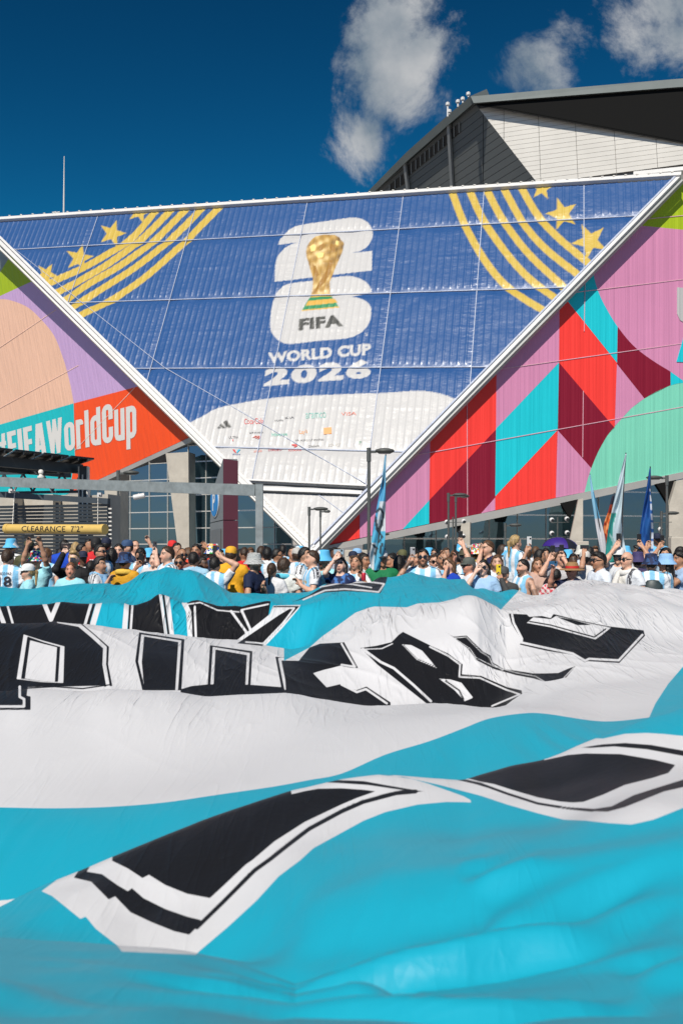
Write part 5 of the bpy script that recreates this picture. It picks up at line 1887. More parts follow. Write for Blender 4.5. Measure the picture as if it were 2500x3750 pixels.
for cx_, lab in ((1662, 'lamp poles below the maroon blocks'), (2048, 'centre glass post left of the middle pier'), (2424, 'right pier')):
    p = at(cx_, 1990, 78)
    o = thing('floodlight_post', 'thin floodlight mast at the ' + lab, 'mast', (p[0], 78, 0), 'floodlight masts before the right glass wall')
    ytop = 1893 if cx_ != 2424 else 1915
    MB().tube([(p[0], 78.8, 0), (p[0], 78.8, at(cx_, ytop, 78.8)[2])], 0.06, 8).build('pole', M_pole, o)
    for yy in (1908, 1962):
        a, b = at(cx_ - 34, yy + 6, 78.75), at(cx_ + 34, yy + 4, 78.75)
        MB().bar(a, b, 0.05, 0.05).build('cross_arm', M_pole, o)
for x, y, lab in ((1635, 1912, 'upper left ball floodlight on the mast below the maroon blocks'), (1697, 1909, 'upper right ball floodlight on the mast below the maroon blocks'), (1637, 1966, 'lower left ball floodlight on the mast below the maroon blocks'),
                  (1695, 1963, 'lower right ball floodlight on the mast below the maroon blocks'), (2019, 1904, 'upper left ball floodlight on the mast left of the middle pier'), (2074, 1900, 'upper right ball floodlight on the mast left of the middle pier'),
                  (2019, 1953, 'lower left ball floodlight on the mast left of the middle pier'), (2075, 1951, 'lower right ball floodlight on the mast left of the middle pier'), (2416, 1938, 'single ball floodlight beside the shorter right lamp post')):
    ball(x, y, 78, lab)
wc = thing('security_camera', 'white bullet camera on a bracket beside the left glass wall', 'camera', at(508, 1818, 60))
MB().tube([at(490, 1822, 60), at(530, 1814, 60)], 0.16, 10).build('housing', M_white, wc, True)
MB().bar(at(508, 1818, 60.0), at(508, 1808, 62.0), 0.06, 0.06).build('bracket', M_white, wc)

# ------------------------------------------------------------------ hand-held flags above the crowd
M_fl = mat('pole_flag_cloth', (0.5, 0.5, 0.5), 0.6, 0, 0.3, attr='Col', transl=0.25)


def pole_flag(lab, rows, depth, pole, painter, rip=0.05, nu=14, nv=90, seed=0):
    """cloth gathered along a pole: rows of (photo y, left x, right x)"""
    rows = np.array(rows, float)
    ys = np.linspace(rows[0, 0], rows[-1, 0], nv)
    xl, xr = pchip(rows[:, 0], rows[:, 1], ys), pchip(rows[:, 0], rows[:, 2], ys)
    U = np.linspace(0, 1, nu)
    PX = xl[:, None] * (1 - U) + xr[:, None] * U
    PY = np.repeat(ys[:, None], nu, 1)
    wpx = (xr - xl)[:, None] / F * depth
    fold = rip * np.sin(U[None] * 7 + PY / 37 + seed) * np.clip(wpx / 0.15, 0.1, 1) + 0.5 * rip * np.sin(PY / 22 + seed + U[None] * 2)
    dd = depth + fold
    V = CAM + np.stack([(PX - CX) / F * dd, dd, (HY - PY) / F * dd], -1)
    idx = np.arange(nu * nv).reshape(nv, nu)
    Q = np.stack([idx[:-1, :-1], idx[:-1, 1:], idx[1:, 1:], idx[1:, :-1]], -1).reshape(-1, 4)
    o = thing('pole_flag', lab, 'flag', at(pole[-1][0], pole[-1][1], depth), 'flags on poles held up in the crowd')
    me = mesh_np('flag_cloth', V.reshape(-1, 3), Q, painter(np.stack([PX.ravel(), PY.ravel()], -1), np.tile(U, nv)))
    c = link('flag_cloth', me, M_fl, o)
    md = c.modifiers.new('thickness', 'SOLIDIFY')
    md.thickness = 0.004
    MB().tube([at(x, y, depth + 0.02) for x, y in pole], 0.011, 7).build('flag_pole', M_dark, o, True)
    return o


LB, PB, NV = (0.10, 0.38, 0.62), (0.42, 0.62, 0.74), (0.012, 0.04, 0.16)


def paint_a(P, u):
    c = np.tile(np.array(LB), (len(P), 1))
    x, y = P[:, 0], P[:, 1]
    c[y < 1760] = (0.20, 0.42, 0.58)
    c[(y > 1835) & (u > 0.30)] = (0.62, 0.66, 0.70)
    c[y > 1945] = (0.10, 0.45, 0.66)
    c[(y > 1990) & (u < 0.35)] = (0.68, 0.70, 0.72)
    for pts, w in (([(1376, 1875), (1392, 1862), (1402, 1880), (1398, 1925), (1385, 1935)], 9), ([(1374, 1890), (1380, 1940), (1400, 1965), (1388, 1985)], 8), ([(1366, 1995), (1380, 2010), (1372, 2030)], 9), ([(1398, 1990), (1392, 2025)], 8)):
        c[near_line(P, pts, w)] = (0.05, 0.07, 0.09)
    return c


pole_flag('tall sky blue feather flag with dark lettering beside the big lamp post', [(1668, 1409, 1413), (1740, 1400, 1412), (1820, 1386, 1411), (1920, 1368, 1411), (2000, 1358, 1408), (2040, 1352, 1404), (2090, 1362, 1384)], 15.2, [(1412, 1664), (1400, 1850), (1382, 2000), (1368, 2110)], paint_a, 0.04, 14, 90, 1)


def paint_b(P, u):
    c = np.tile(np.array((0.30, 0.58, 0.76)), (len(P), 1))
    c[P[:, 1] > 1900] = (0.66, 0.66, 0.70)
    c[(P[:, 1] > 1800) & (u > 0.62) & (P[:, 1] < 1900)] = (0.10, 0.34, 0.55)
    return c


pole_flag('slim pale blue flag leaning left before the right glass wall', [(1738, 2157, 2160), (1800, 2162, 2172), (1890, 2174, 2194), (1962, 2186, 2212), (2040, 2202, 2226)], 18.2, [(2158, 1735), (2185, 1880), (2222, 2080)], paint_b, 0.03, 8, 60, 2)


def paint_or(P, u):
    c = np.tile(np.array((0.62, 0.13, 0.03)), (len(P), 1))
    n = vnoise(P[:, 0] / 9, P[:, 1] / 14, 8)
    c[n > 0.25] = (0.72, 0.30, 0.12)
    c[n < -0.35] = (0.28, 0.03, 0.02)
    c[P[:, 1] < 1850] = (0.03, 0.03, 0.05)
    return c


pole_flag('narrow orange and red flag squeezed between two taller flags', [(1815, 2240, 2247), (1870, 2226, 2244), (1930, 2208, 2236), (1985, 2210, 2228), (2030, 2216, 2226)], 18.8, [(2247, 1805), (2222, 2060)], paint_or, 0.03, 8, 50, 3)


def paint_c(P, u):
    c = np.tile(np.array((0.55, 0.66, 0.72)), (len(P), 1))
    edge_ = 0.50 + 0.18 * np.sin(P[:, 1] / 40) - (P[:, 1] < 1880) * 1.0
    c[u < edge_] = (0.03, 0.28, 0.25)
    c[near_line(P, [(2232, 1960), (2246, 1985), (2240, 2010), (2256, 2030)], 8)] = (0.30, 0.50, 0.50)
    return c


pole_flag('tall white and green flag hanging from a curved pole at right', [(1662, 2288, 2292), (1740, 2268, 2284), (1830, 2248, 2277), (1900, 2232, 2273), (1960, 2222, 2280), (2060, 2212, 2300)], 17.6, [(2290, 1658), (2284, 1740), (2278, 1860), (2274, 1990), (2272, 2080)], paint_c, 0.05, 14, 70, 4)


def paint_d(P, u):
    c = np.tile(np.array((0.012, 0.07, 0.28)), (len(P), 1))
    n = vnoise(P[:, 0] / 7, P[:, 1] / 60, 3)
    c[n > 0.3] = (0.02, 0.11, 0.36)
    s = (u > 0.78) & (P[:, 1] > 1790)
    c[s] = (0.58, 0.62, 0.70)
    c[s & (np.sin(P[:, 1] / 5.5) > 0.55)] = (0.03, 0.12, 0.38)
    return c


pole_flag('dark blue flag with a white lettered edge near the right pier', [(1715, 2376, 2380), (1775, 2368, 2379), (1860, 2353, 2386), (1940, 2342, 2391), (2030, 2336, 2390)], 18.6, [(2379, 1708), (2381, 1850), (2378, 2060)], paint_d, 0.05, 14, 70, 5)

# ------------------------------------------------------------------ purple umbrella
um = thing('umbrella', 'open purple and dark panelled umbrella over the back rows', 'umbrella', at(2048, 2060, 21))
uc = at(2050, 2008, 21)
RU, HU = 70 / F * 21, 40 / F * 21
tilt = np.array([[1, 0, -0.10], [0, 1, 0.0], [0.10, 0, 1.0]])
M_u1, M_u2 = mat('umbrella_purple', (0.045, 0.018, 0.22), 0.55, transl=0.2), mat('umbrella_dark', (0.012, 0.012, 0.02), 0.55)
for k in range(8):
    V, Fc = [], []
    nn, mm = 6, 7
    for i in range(nn):
        ph = i / (nn - 1)
        for j in range(mm):
            th = (k + j / (mm - 1)) * math.pi / 4 + 0.2
            rr = RU * math.sin(ph * 1.35) / math.sin(1.35)
            dip = 1 - 0.06 * ph * math.sin(j / (mm - 1) * math.pi)
            V.append(uc + tilt.T @ np.array([rr * math.cos(th) * dip, rr * math.sin(th) * dip, HU * (math.cos(ph * 1.35) - math.cos(1.35)) / (1 - math.cos(1.35)) + 0.02 * ph * math.sin(j / (mm - 1) * math.pi)]))
    for i in range(nn - 1):
        for j in range(mm - 1):
            Fc.append((i * mm + j, i * mm + j + 1, (i + 1) * mm + j + 1, (i + 1) * mm + j))
    o = link('canopy_panel', mesh_py('canopy_panel', V, Fc, True), M_u1 if k % 3 else M_u2, um)
    th = k * math.pi / 4 + 0.2
    MB().tube([uc + zz * HU * 0.9, uc + tilt.T @ np.array([RU * math.cos(th), RU * math.sin(th), 0.0])], 0.006, 5).build('rib', M_dark, um)
MB().tube([uc + zz * (HU + 0.04), uc + zz * -0.75], 0.009, 7).build('shaft', M_dark, um)
MB().lathe([(0.02, 0), (0.02, 0.1)], uc + zz * -0.85, 8).build('handle', M_black, um)
# ------------------------------------------------------------------ people: bodies grown as one smooth surface round a posed skeleton
def smin(a, b, k):
    h_ = np.clip(0.5 + 0.5 * (b - a) / k, 0, 1)
    return b * (1 - h_) + a * h_ - k * h_ * (1 - h_)


def d_cone(p, a, b, ra, rb):
    ab = b - a
    t = np.clip(((p - a) @ ab) / max(float(ab @ ab), 1e-9), 0, 1)
    q = p - a - t[:, None] * ab
    return np.sqrt((q * q).sum(1)) - (ra + (rb - ra) * t)


def d_ell(p, c, r):
    q = (p - c) / r
    k0 = np.sqrt((q * q).sum(1))
    k1 = np.sqrt(((q / r) ** 2).sum(1))
    return k0 * (k0 - 1) / np.maximum(k1, 1e-6)


def field(prims, p):
    d = None
    for pr in prims:
        if pr[0] == 'c':
            e = d_cone(p, pr[1], pr[2], pr[3], pr[4])
        else:
            e = d_ell(p, pr[1], pr[2])
        d = e if d is None else smin(d, e, pr[-1])
    return d


def polygonize(fn, gx, gy, gz):
    """surface nets on a rectilinear grid, evaluated only near the surface"""
    n = (len(gx), len(gy), len(gz))
    B = 4
    cx_ = [np.array([g[min(i + B // 2, len(g) - 1)] for i in range(0, len(g), B)]) for g in (gx, gy, gz)]
    hx_ = [np.array([(g[min(i + B, len(g) - 1)] - g[i]) / 2 + 1e-3 for i in range(0, len(g), B)]) for g in (gx, gy, gz)]
    CX_ = np.stack(np.meshgrid(*cx_, indexing='ij'), -1)
    HX_ = np.stack(np.meshgrid(*hx_, indexing='ij'), -1)
    dv = fn(CX_.reshape(-1, 3)).reshape(CX_.shape[:3])
    near = np.abs(dv) < np.sqrt((HX_ ** 2).sum(-1)) * 1.15 + 0.012
    rep = lambda a: np.repeat(np.repeat(np.repeat(a, B, 0), B, 1), B, 2)[:n[0], :n[1], :n[2]]
    vals = rep(dv).astype(np.float32)
    m = rep(near)
    I = np.nonzero(m)
    vals[I] = fn(np.stack([gx[I[0]], gy[I[1]], gz[I[2]]], -1))
    ins = vals < 0
    c = np.zeros(tuple(k - 1 for k in n), np.int8)
    for dx in (0, 1):
        for dy in (0, 1):
            for dz in (0, 1):
                c += ins[dx:n[0] - 1 + dx, dy:n[1] - 1 + dy, dz:n[2] - 1 + dz]
    act = (c > 0) & (c < 8)
    ci = np.stack(np.nonzero(act), -1)
    if not len(ci):
        return np.zeros((0, 3)), np.zeros((0, 4), int)
    vid = np.full(act.shape, -1)
    vid[act] = np.arange(len(ci))
    acc = np.zeros((len(ci), 3))
    cnt = np.zeros(len(ci))
    g = (gx, gy, gz)
    for ax in range(3):
        o1, o2 = [k for k in range(3) if k != ax]
        for a in (0, 1):
            for b in (0, 1):
                p = ci.copy()
                p[:, o1] += a
                p[:, o2] += b
                q = p.copy()
                q[:, ax] += 1
                v0, v1 = vals[tuple(p.T)], vals[tuple(q.T)]
                x = (v0 < 0) != (v1 < 0)
                t = np.where(x, v0 / np.where(x, v0 - v1, 1), 0)
                P = np.stack([g[k][p[:, k]] for k in range(3)], -1)
                P[:, ax] += t * (g[ax][q[:, ax]] - g[ax][p[:, ax]])
                acc[x] += P[x]
                cnt[x] += 1
    V = acc / cnt[:, None]
    quads = []
    for ax in range(3):
        o1, o2 = (ax + 1) % 3, (ax + 2) % 3
        s0 = [slice(None)] * 3
        s1 = [slice(None)] * 3
        s0[ax], s1[ax] = slice(0, n[ax] - 1), slice(1, n[ax])
        e = ins[tuple(s0)] != ins[tuple(s1)]
        E = np.stack(np.nonzero(e), -1)
        E = E[(E[:, o1] > 0) & (E[:, o2] > 0) & (E[:, o1] < n[o1] - 1) & (E[:, o2] < n[o2] - 1)]
        fl_ = ins[tuple(E.T)]
        qs = []
        for a, b in ((1, 1), (0, 1), (0, 0), (1, 0)):
            p = E.copy()
            p[:, o1] -= a
            p[:, o2] -= b
            qs.append(vid[tuple(p.T)])
        Qd = np.stack(qs, -1)
        Qd[~fl_] = Qd[~fl_][:, ::-1]
        quads.append(Qd)
    Qd = np.vstack(quads)
    return V, Qd[(Qd >= 0).all(1)]


M_skin = mat('skin', (0.5, 0.3, 0.2), 0.5, 0, 0.4, attr='Col')
MATS['skin'].node_tree.nodes['Principled BSDF'].inputs['Subsurface Weight'].default_value = 0.08
MATS['skin'].node_tree.nodes['Principled BSDF'].inputs['Subsurface Radius'].default_value = (0.02, 0.008, 0.004)
M_cloth = mat('garment_cloth', (0.5, 0.5, 0.5), 0.75, 0, 0.25, attr='Col', bump=(22, 0.7, 0.02))
M_hair = mat('hair', (0.02, 0.015, 0.01), 0.5, 0, 0.4, attr='Col', bump=(70, 0.8, 0.01), var=(60, 0.4))
M_lens = mat('dark_lens', (0.008, 0.008, 0.009), 0.15, 0, 0.6)
M_screen = mat('phone_glass', (0.02, 0.022, 0.028), 0.12, 0, 0.5)

TONE = {'l': (0.56, 0.33, 0.235), 'p': (0.62, 0.40, 0.31), 'm': (0.44, 0.24, 0.155), 't': (0.36, 0.185, 0.11), 'd': (0.10, 0.050, 0.030), 'r': (0.52, 0.25, 0.17)}
HAIRC = {'k': (0.010, 0.008, 0.007), 'b': (0.045, 0.024, 0.013), 'n': (0.10, 0.050, 0.024), 'y': (0.40, 0.27, 0.12), 'r': (0.17, 0.065, 0.028), 'g': (0.14, 0.13, 0.12)}
AW, AB_ = (0.72, 0.73, 0.76), (0.22, 0.50, 0.74)


def rotz(p, t):
    c, s = math.cos(t), math.sin(t)
    return np.stack([p[..., 0] * c - p[..., 1] * s, p[..., 0] * s + p[..., 1] * c, p[..., 2]], -1)


def shirt_colour(kind, P, N=None):
    x, y, z = P.T
    c = np.zeros((len(P), 3))
    if kind == 'arg' or kind == 'argv':
        st = np.floor((x + 0.036) / 0.072).astype(int) % 2 == 0
        c[:] = AW
        c[st & (np.abs(x) < 0.20)] = AB_
        if kind == 'arg':
            up_ = (z > 1.37) & (np.abs(x) > 0.085)
            for yy in (-0.030, 0.004, 0.038):
                c[up_ & (np.abs(y - yy) < 0.0085)] = (0.03, 0.03, 0.04)
        c[(z > 1.30) & (z < 1.335) & (np.abs(x - 0.10) < 0.022) & (y < 0)] = (0.45, 0.33, 0.10)
        c[(z > 1.305) & (z < 1.34) & (np.abs(x) < 0.025) & (y < 0)] = (0.55, 0.40, 0.10)
    elif kind == 'wstripe':
        c[:] = (0.70, 0.71, 0.73)
        up_ = (z > 1.34) & (np.abs(x) > 0.085)
        for yy in (-0.034, 0.004, 0.042):
            c[up_ & (np.abs(y - yy) < 0.009)] = (0.03, 0.03, 0.04)
        c[(np.abs(np.abs(x) - 0.10) < 0.03) & (np.abs(x) < 0.18)] = AB_
    elif kind == 'swirl':
        c[:] = (0.012, 0.02, 0.07)
        n = vnoise(x * 18 + 4 * z, z * 16 + 3 * x, 4)
        c[np.abs(n) < 0.12] = (0.05, 0.15, 0.40)
    elif kind == 'check':
        c[:] = (0.66, 0.64, 0.64)
        c[(np.floor(x / 0.05) + np.floor(z / 0.05)).astype(int) % 2 == 0] = (0.55, 0.03, 0.06)
    elif kind == 'scarf':
        c[:] = (0.68, 0.66, 0.62)
        c[(np.abs(x) > 0.10)] = (0.62, 0.64, 0.68)
        for xx in (0.12, 0.14, 0.16):
            c[np.abs(x - xx) < 0.005] = (0.05, 0.05, 0.06)
    elif kind == 'navyy':
        c[:] = (0.012, 0.018, 0.06)
        c[(np.sin(z * 60 + x * 30) > 0.75)] = (0.62, 0.40, 0.03)
    else:
        c[:] = kind
    return c


people_xyz = []


def person(px, py, r, yaw=0, hair='s', hc='k', hat=None, top=(0.6, 0.6, 0.6), tone='l', hands=(), glasses=None, beard=False, fem=False,
           pitch=0.0, mouth=False, turn=0, sleeve=0.62, label='', group=None, texts=(), lo=False, acc=None, h=None, name='person', bald=False):
    """one figure: head at photo pixel (px, py), r metres away, turned by yaw degrees (0 = towards the camera, 180 = away)"""
    r *= 1.255
    rs = random.Random(int(px * 13 + py * 7))
    for _ in range(60):                              # step back until there is elbow room
        c = at(px, py, r)
        if all(not (abs(c[0] - q[0]) < 0.30 and abs(r - q[1]) < 0.27) for q in people_xyz):
            break
        r += 0.06
    people_xyz.append((at(px, py, r)[0], r))
    hc3 = at(px, py, r)
    k = hc3[2] / 1.63                                # stature from the height of the head
    k = min(max(k, 0.86), 1.17)
    foot = np.array([hc3[0], r, hc3[2] - 1.63 * k])
    th = math.radians(yaw)
    W2L = lambda P: rotz((np.asarray(P, float) - foot) / k, -th)
    h = h or (0.025 if lo else 0.0155)
    sw = 0.88 if fem else 1.0
    A = lambda *v: np.array(v, float)
    # ---- skeleton
    sh = {s: A(s * 0.182 * sw, 0.012, 1.425) for s in (-1, 1)}
    tgt = {}
    for hd in hands:
        T_ = W2L(at(hd[0], hd[1], r + (hd[2] if len(hd) > 2 else -0.15)))
        s = 1 if T_[0] > 0 else -1
        if s in tgt:
            s = -s
        tgt[s] = (T_, hd[3] if len(hd) > 3 else None)
    arms = {}
    for s in (-1, 1):
        L1_, L2_ = 0.285, 0.255
        if s in tgt:
            T_ = tgt[s][0]
        else:
            T_ = sh[s] + A(s * rs.uniform(0.03, 0.10), rs.uniform(-0.16, 0.0), -0.50)
        v = T_ - sh[s]
        D = min(np.linalg.norm(v), L1_ + L2_ - 0.01)
        v = v / np.linalg.norm(v)
        a_ = (L1_ ** 2 - L2_ ** 2 + D * D) / (2 * D)
        hh = math.sqrt(max(L1_ ** 2 - a_ * a_, 0))
        pole = A(s * 0.42, -0.15, -0.85) if s in tgt else A(s * 0.9, 0.25, -0.55)
        pole = pole - v * (pole @ v)
        pole /= np.linalg.norm(pole)
        E = sh[s] + v * a_ + pole * hh
        Wr = sh[s] + v * D
        arms[s] = (sh[s], E, Wr)
    hp = math.radians(pitch)
    tn = math.radians(turn)
    piv = A(0, 0.012, 1.53)

    def HT(p):
        """head frame to body frame: nod and turn about the neck"""
        p = np.asarray(p, float) - piv
        y, z = p[..., 1] * math.cos(hp) - p[..., 2] * math.sin(hp), p[..., 1] * math.sin(hp) + p[..., 2] * math.cos(hp)
        return rotz(np.stack([p[..., 0], y, z], -1), tn) + piv

    def HTi(p):
        p = rotz(np.asarray(p, float) - piv, -tn)
        y, z = p[..., 1] * math.cos(hp) + p[..., 2] * math.sin(hp), -p[..., 1] * math.sin(hp) + p[..., 2] * math.cos(hp)
        return np.stack([p[..., 0], y, z], -1) + piv

    fw = 0.94 if fem else 1.0
    head = [('e', A(0, 0.008, 1.648), A(0.074 * fw, 0.094, 0.108), 0.02), ('e', A(0, -0.026, 1.588), A(0.054 * fw, 0.060, 0.064), 0.04),
            ('c', A(0, -0.080, 1.648), A(0, -0.106, 1.612), 0.009, 0.0145, 0.018), ('e', A(0, -0.078, 1.540), A(0.018, 0.014, 0.014), 0.03)]
    for s in (-1, 1):
        head += [('e', A(s * 0.075 * fw, 0.012, 1.628), A(0.012, 0.024, 0.031), 0.012), ('e', A(s * 0.030, -0.074, 1.672), A(0.024, 0.012, 0.008), 0.015), ('e', A(s * 0.036, -0.062, 1.606), A(0.020, 0.018, 0.022), 0.03)]
    torso = [('c', A(-0.075 * sw, 0.0, 1.35), A(-0.062 * sw, 0.0, 1.08), 0.108, 0.098, 0.05), ('c', A(0.075 * sw, 0.0, 1.35), A(0.062 * sw, 0.0, 1.08), 0.108, 0.098, 0.06),
             ('c', sh[-1] * [0.9, 1, 1], sh[1] * [0.9, 1, 1], 0.062, 0.062, 0.06), ('c', A(0, 0.018, 1.50), A(0.10 * sw, 0.014, 1.445), 0.05, 0.05, 0.05), ('c', A(0, 0.018, 1.50), A(-0.10 * sw, 0.014, 1.445), 0.05, 0.05, 0.05),
             ('c', A(-0.07, 0.005, 1.05), A(-0.085, 0.01, 0.93), 0.105, 0.112, 0.06), ('c', A(0.07, 0.005, 1.05), A(0.085, 0.01, 0.93), 0.105, 0.112, 0.06)]
    if fem:
        torso += [('e', A(s * 0.075, -0.085, 1.29), A(0.058, 0.055, 0.062), 0.05) for s in (-1, 1)]
    neck = [('c', A(0, 0.016, 1.60), A(0, 0.022, 1.44), 0.050 * fw, 0.058 * fw, 0.03)]
    body = torso + neck
    for s in (-1, 1):
        S_, E, Wr = arms[s]
        tk = 0.88 if fem else 1.0
        body += [('c', S_, E, 0.052 * tk, 0.041 * tk, 0.03), ('c', E, E + (Wr - E) * 0.35, 0.041 * tk, 0.043 * tk, 0.02), ('c', E + (Wr - E) * 0.3, Wr, 0.042 * tk, 0.027 * tk, 0.02)]
        # hand: palm, four fingers, thumb
        d = (Wr - E) / np.linalg.norm(Wr - E)
        if s in tgt and d[2] < 0.5:
            d = d + A(0, 0, 0.5)
            d /= np.linalg.norm(d)
        fwd = A(0, -1, 0) - d * (A(0, -1, 0) @ d)
        fwd /= max(np.linalg.norm(fwd), 1e-6)
        sd = np.cross(d, fwd)
        if sd[0] * s > 0:
            sd = -sd                                 # thumb side points inwards
        kn = Wr + d * 0.085
        body += [('c', Wr + sd * 0.014, kn + sd * 0.024, 0.021, 0.017, 0.012), ('c', Wr - sd * 0.014, kn - sd * 0.024, 0.021, 0.016, 0.012)]
        if s in tgt and not lo:
            for i, (o_, ln) in enumerate(((0.031, 0.92), (0.011, 1.05), (-0.010, 1.0), (-0.030, 0.80))):
                k0 = kn + sd * o_
                k1 = k0 + d * 0.036 * ln + fwd * 0.014
                k2 = k1 + d * 0.016 * ln + fwd * 0.030
                body += [('c', k0, k1, 0.0105, 0.0100, 0.006), ('c', k1, k2, 0.0100, 0.0088, 0.004)]
            t0 = Wr + d * 0.030 + sd * 0.026
            t1 = t0 + d * 0.034 + sd * 0.024 + fwd * 0.014
            body += [('c', t0, t1, 0.0145, 0.0115, 0.010), ('c', t1, t1 + d * 0.026 + fwd * 0.014, 0.0115, 0.0095, 0.005)]
        else:
            body += [('c', kn + sd * 0.012, kn + sd * 0.012 + d * 0.06 + fwd * 0.03, 0.016, 0.012, 0.012), ('c', kn - sd * 0.014, kn - sd * 0.014 + d * 0.05 + fwd * 0.03, 0.015, 0.012, 0.012), ('c', Wr + d * 0.03 + sd * 0.026, Wr + d * 0.07 + sd * 0.05, 0.013, 0.010, 0.01)]
    legs = []
    for s in (-1, 1):
        legs += [('c', A(s * 0.088, 0.01, 0.93), A(s * 0.10, 0.0, 0.50), 0.088, 0.058, 0.04), ('c', A(s * 0.10, 0.0, 0.50), A(s * 0.105, 0.025, 0.09), 0.056, 0.038, 0.03), ('c', A(s * 0.105, 0.03, 0.045), A(s * 0.12, -0.15, 0.035), 0.045, 0.035, 0.03)]
    body += legs

    def f_body(p):
        d = field(body, p)
        q = p[:, 2] > 1.40
        if q.any():
            d[q] = smin(d[q], field(head, HTi(p[q])), 0.015)
        return d

    pts = np.array([a for s in (-1, 1) for a in arms[s]] + [arms[s][2] + (arms[s][2] - arms[s][1]) * 0.8 for s in (-1, 1)])
    x0, x1 = min(-0.30, pts[:, 0].min() - 0.08), max(0.30, pts[:, 0].max() + 0.08)
    y0, y1 = min(-0.24, pts[:, 1].min() - 0.10), max(0.24, pts[:, 1].max() + 0.10)
    z1 = max(1.86, pts[:, 2].max() + 0.12)
    zlow = np.arange(-0.03, 1.16, 0.11)
    zf = np.arange(1.20, z1, h)
    ax3 = lambda a, b: np.arange(a, b, h)
    gx, gy, gz = ax3(x0, x1), ax3(y0, y1), np.concatenate([zlow, zf])
    V, Q = polygonize(f_body, gx, gy, gz)
    # skin, with eyes, brows and mouth
    sk = np.array(TONE[tone])
    C = np.tile(sk, (len(V), 1))
    C *= (1 + 0.10 * vnoise(V[:, 0] * 40, V[:, 2] * 40 + V[:, 1] * 30, 9))[:, None]
    q = HTi(V)
    face = (q[:, 1] < -0.045) & (q[:, 2] > 1.53)
    C[face & (np.abs(q[:, 2] - 1.60) < 0.03)] *= np.array([1.06, 0.95, 0.93])
    for s in (-1, 1):
        C[face & (((q[:, 0] - s * 0.031) / 0.014) ** 2 + ((q[:, 2] - 1.651) / 0.0075) ** 2 < 1)] = (0.03, 0.02, 0.017)
        C[face & (np.abs(q[:, 0] - s * 0.033) < 0.024) & (np.abs(q[:, 2] - 1.675) < 0.007)] = np.array(HAIRC[hc]) * 1.5 + 0.02
    if mouth:
        C[face & ((q[:, 0] / 0.024) ** 2 + ((q[:, 2] - 1.568) / 0.017) ** 2 < 1)] = (0.10, 0.02, 0.02)
    else:
        C[face & (np.abs(q[:, 0]) < 0.026) & (np.abs(q[:, 2] - 1.572) < 0.007)] = sk * [0.72, 0.42, 0.40]
    if beard:
        b_ = (q[:, 1] < 0.0) & (q[:, 2] < 1.607) & (q[:, 2] > 1.50) & ~((np.abs(q[:, 0]) < 0.028) & (np.abs(q[:, 2] - 1.572) < 0.009)) & ((q[:, 2] < 1.59) | (np.abs(q[:, 0]) > 0.045) | (np.abs(q[:, 2] - 1.592) < 0.008))
        C[b_] = C[b_] * 0.35 + np.array(HAIRC[hc]) * 0.65
    if acc == 'tattoo':
        t_ = (np.abs(V[:, 0]) > 0.2) & (vnoise(V[:, 0] * 30, V[:, 2] * 30, 21) > 0.1)
        C[t_] *= 0.45
    C[V[:, 2] < 0.09] = (0.5, 0.5, 0.5)
    o = bpy.data.objects.new(name, mesh_np(name, V, Q, C))
    o.data.materials.append(M_skin)
    col.objects.link(o)
    o.location = foot
    o.rotation_euler = (0, 0, th)
    o.scale = (k, k, k)
    tag(o, label, 'person', group)

    def child(nm, me, m):
        c = bpy.data.objects.new(nm, me)
        if not me.materials:
            me.materials.append(m)
        col.objects.link(c)
        c.parent = o
        return c

    # ---- shirt with clean sleeves, hem and neckline
    inf = 0.016
    grow = lambda pr, e: ('c', pr[1], pr[2], pr[3] + e, pr[4] + e, pr[5]) if pr[0] == 'c' else ('e', pr[1], pr[2] + e, pr[3])
    tp = [grow(pr, inf) for pr in torso]

    def f_shirt(p):
        d = field(tp, p)
        if sleeve > 0:
            for s in (-1, 1):
                S_, E, Wr = arms[s]
                e = d_cone(p, S_, E, 0.072, 0.062) + 0.004 * np.sin(p[:, 2] * 55 + p[:, 0] * 40)
                if sleeve <= 1:
                    e = np.maximum(e, ((p - S_) @ ((E - S_) / np.linalg.norm(E - S_))) - sleeve * 0.285)
                else:
                    e = smin(e, d_cone(p, E, Wr, 0.058, 0.044), 0.02)
                d = smin(d, e, 0.03)
        else:
            for s in (-1, 1):
                d = np.maximum(d, s * p[:, 0] - 0.165)
        d = d + 0.006 * np.sin(p[:, 2] * 38 + 9 * p[:, 0] + 2 * np.sin(p[:, 0] * 25)) * np.clip((1.42 - p[:, 2]) * 5, 0, 1)
        d = np.maximum(d, 0.84 - p[:, 2])
        return np.maximum(d, -(d_ell(p, A(0, -0.015, 1.545), A(0.082, 0.085, 0.075))))

    Vs, Qs = polygonize(f_shirt, np.arange(x0, x1, h * 1.22), np.arange(y0, y1, h * 1.22), np.concatenate([np.arange(0.80, 1.18, 0.09), np.arange(1.20, min(z1, 1.95), h * 1.22)]))
    child('shirt', mesh_np('shirt', Vs, Qs, shirt_colour(top, Vs)), M_cloth)
    for (s_, zc_, hh_, ww_, cc_, side) in texts:
        V2, T2 = subdiv_tris(*text_tris(s_, 0.02), 1)
        lo2, hi2 = V2.min(0), V2.max(0)
        uv = (V2 - lo2) / (hi2 - lo2) - 0.5
        sgn = -1 if side == 'front' else 1
        p = np.stack([uv[:, 0] * ww_ * -sgn, np.full(len(uv), 0.32 * sgn), zc_ + uv[:, 1] * hh_], -1)
        for _ in range(14):
            p[:, 1] -= sgn * np.clip(f_shirt(p) * 0.8, -0.02, 0.05)
        p[:, 1] += sgn * 0.012
        child('lettering', mesh_np('lettering', p, T2, smooth=False), mat('jersey_print_%02d%02d%02d' % tuple(int(v * 99) for v in cc_), cc_, 0.6))
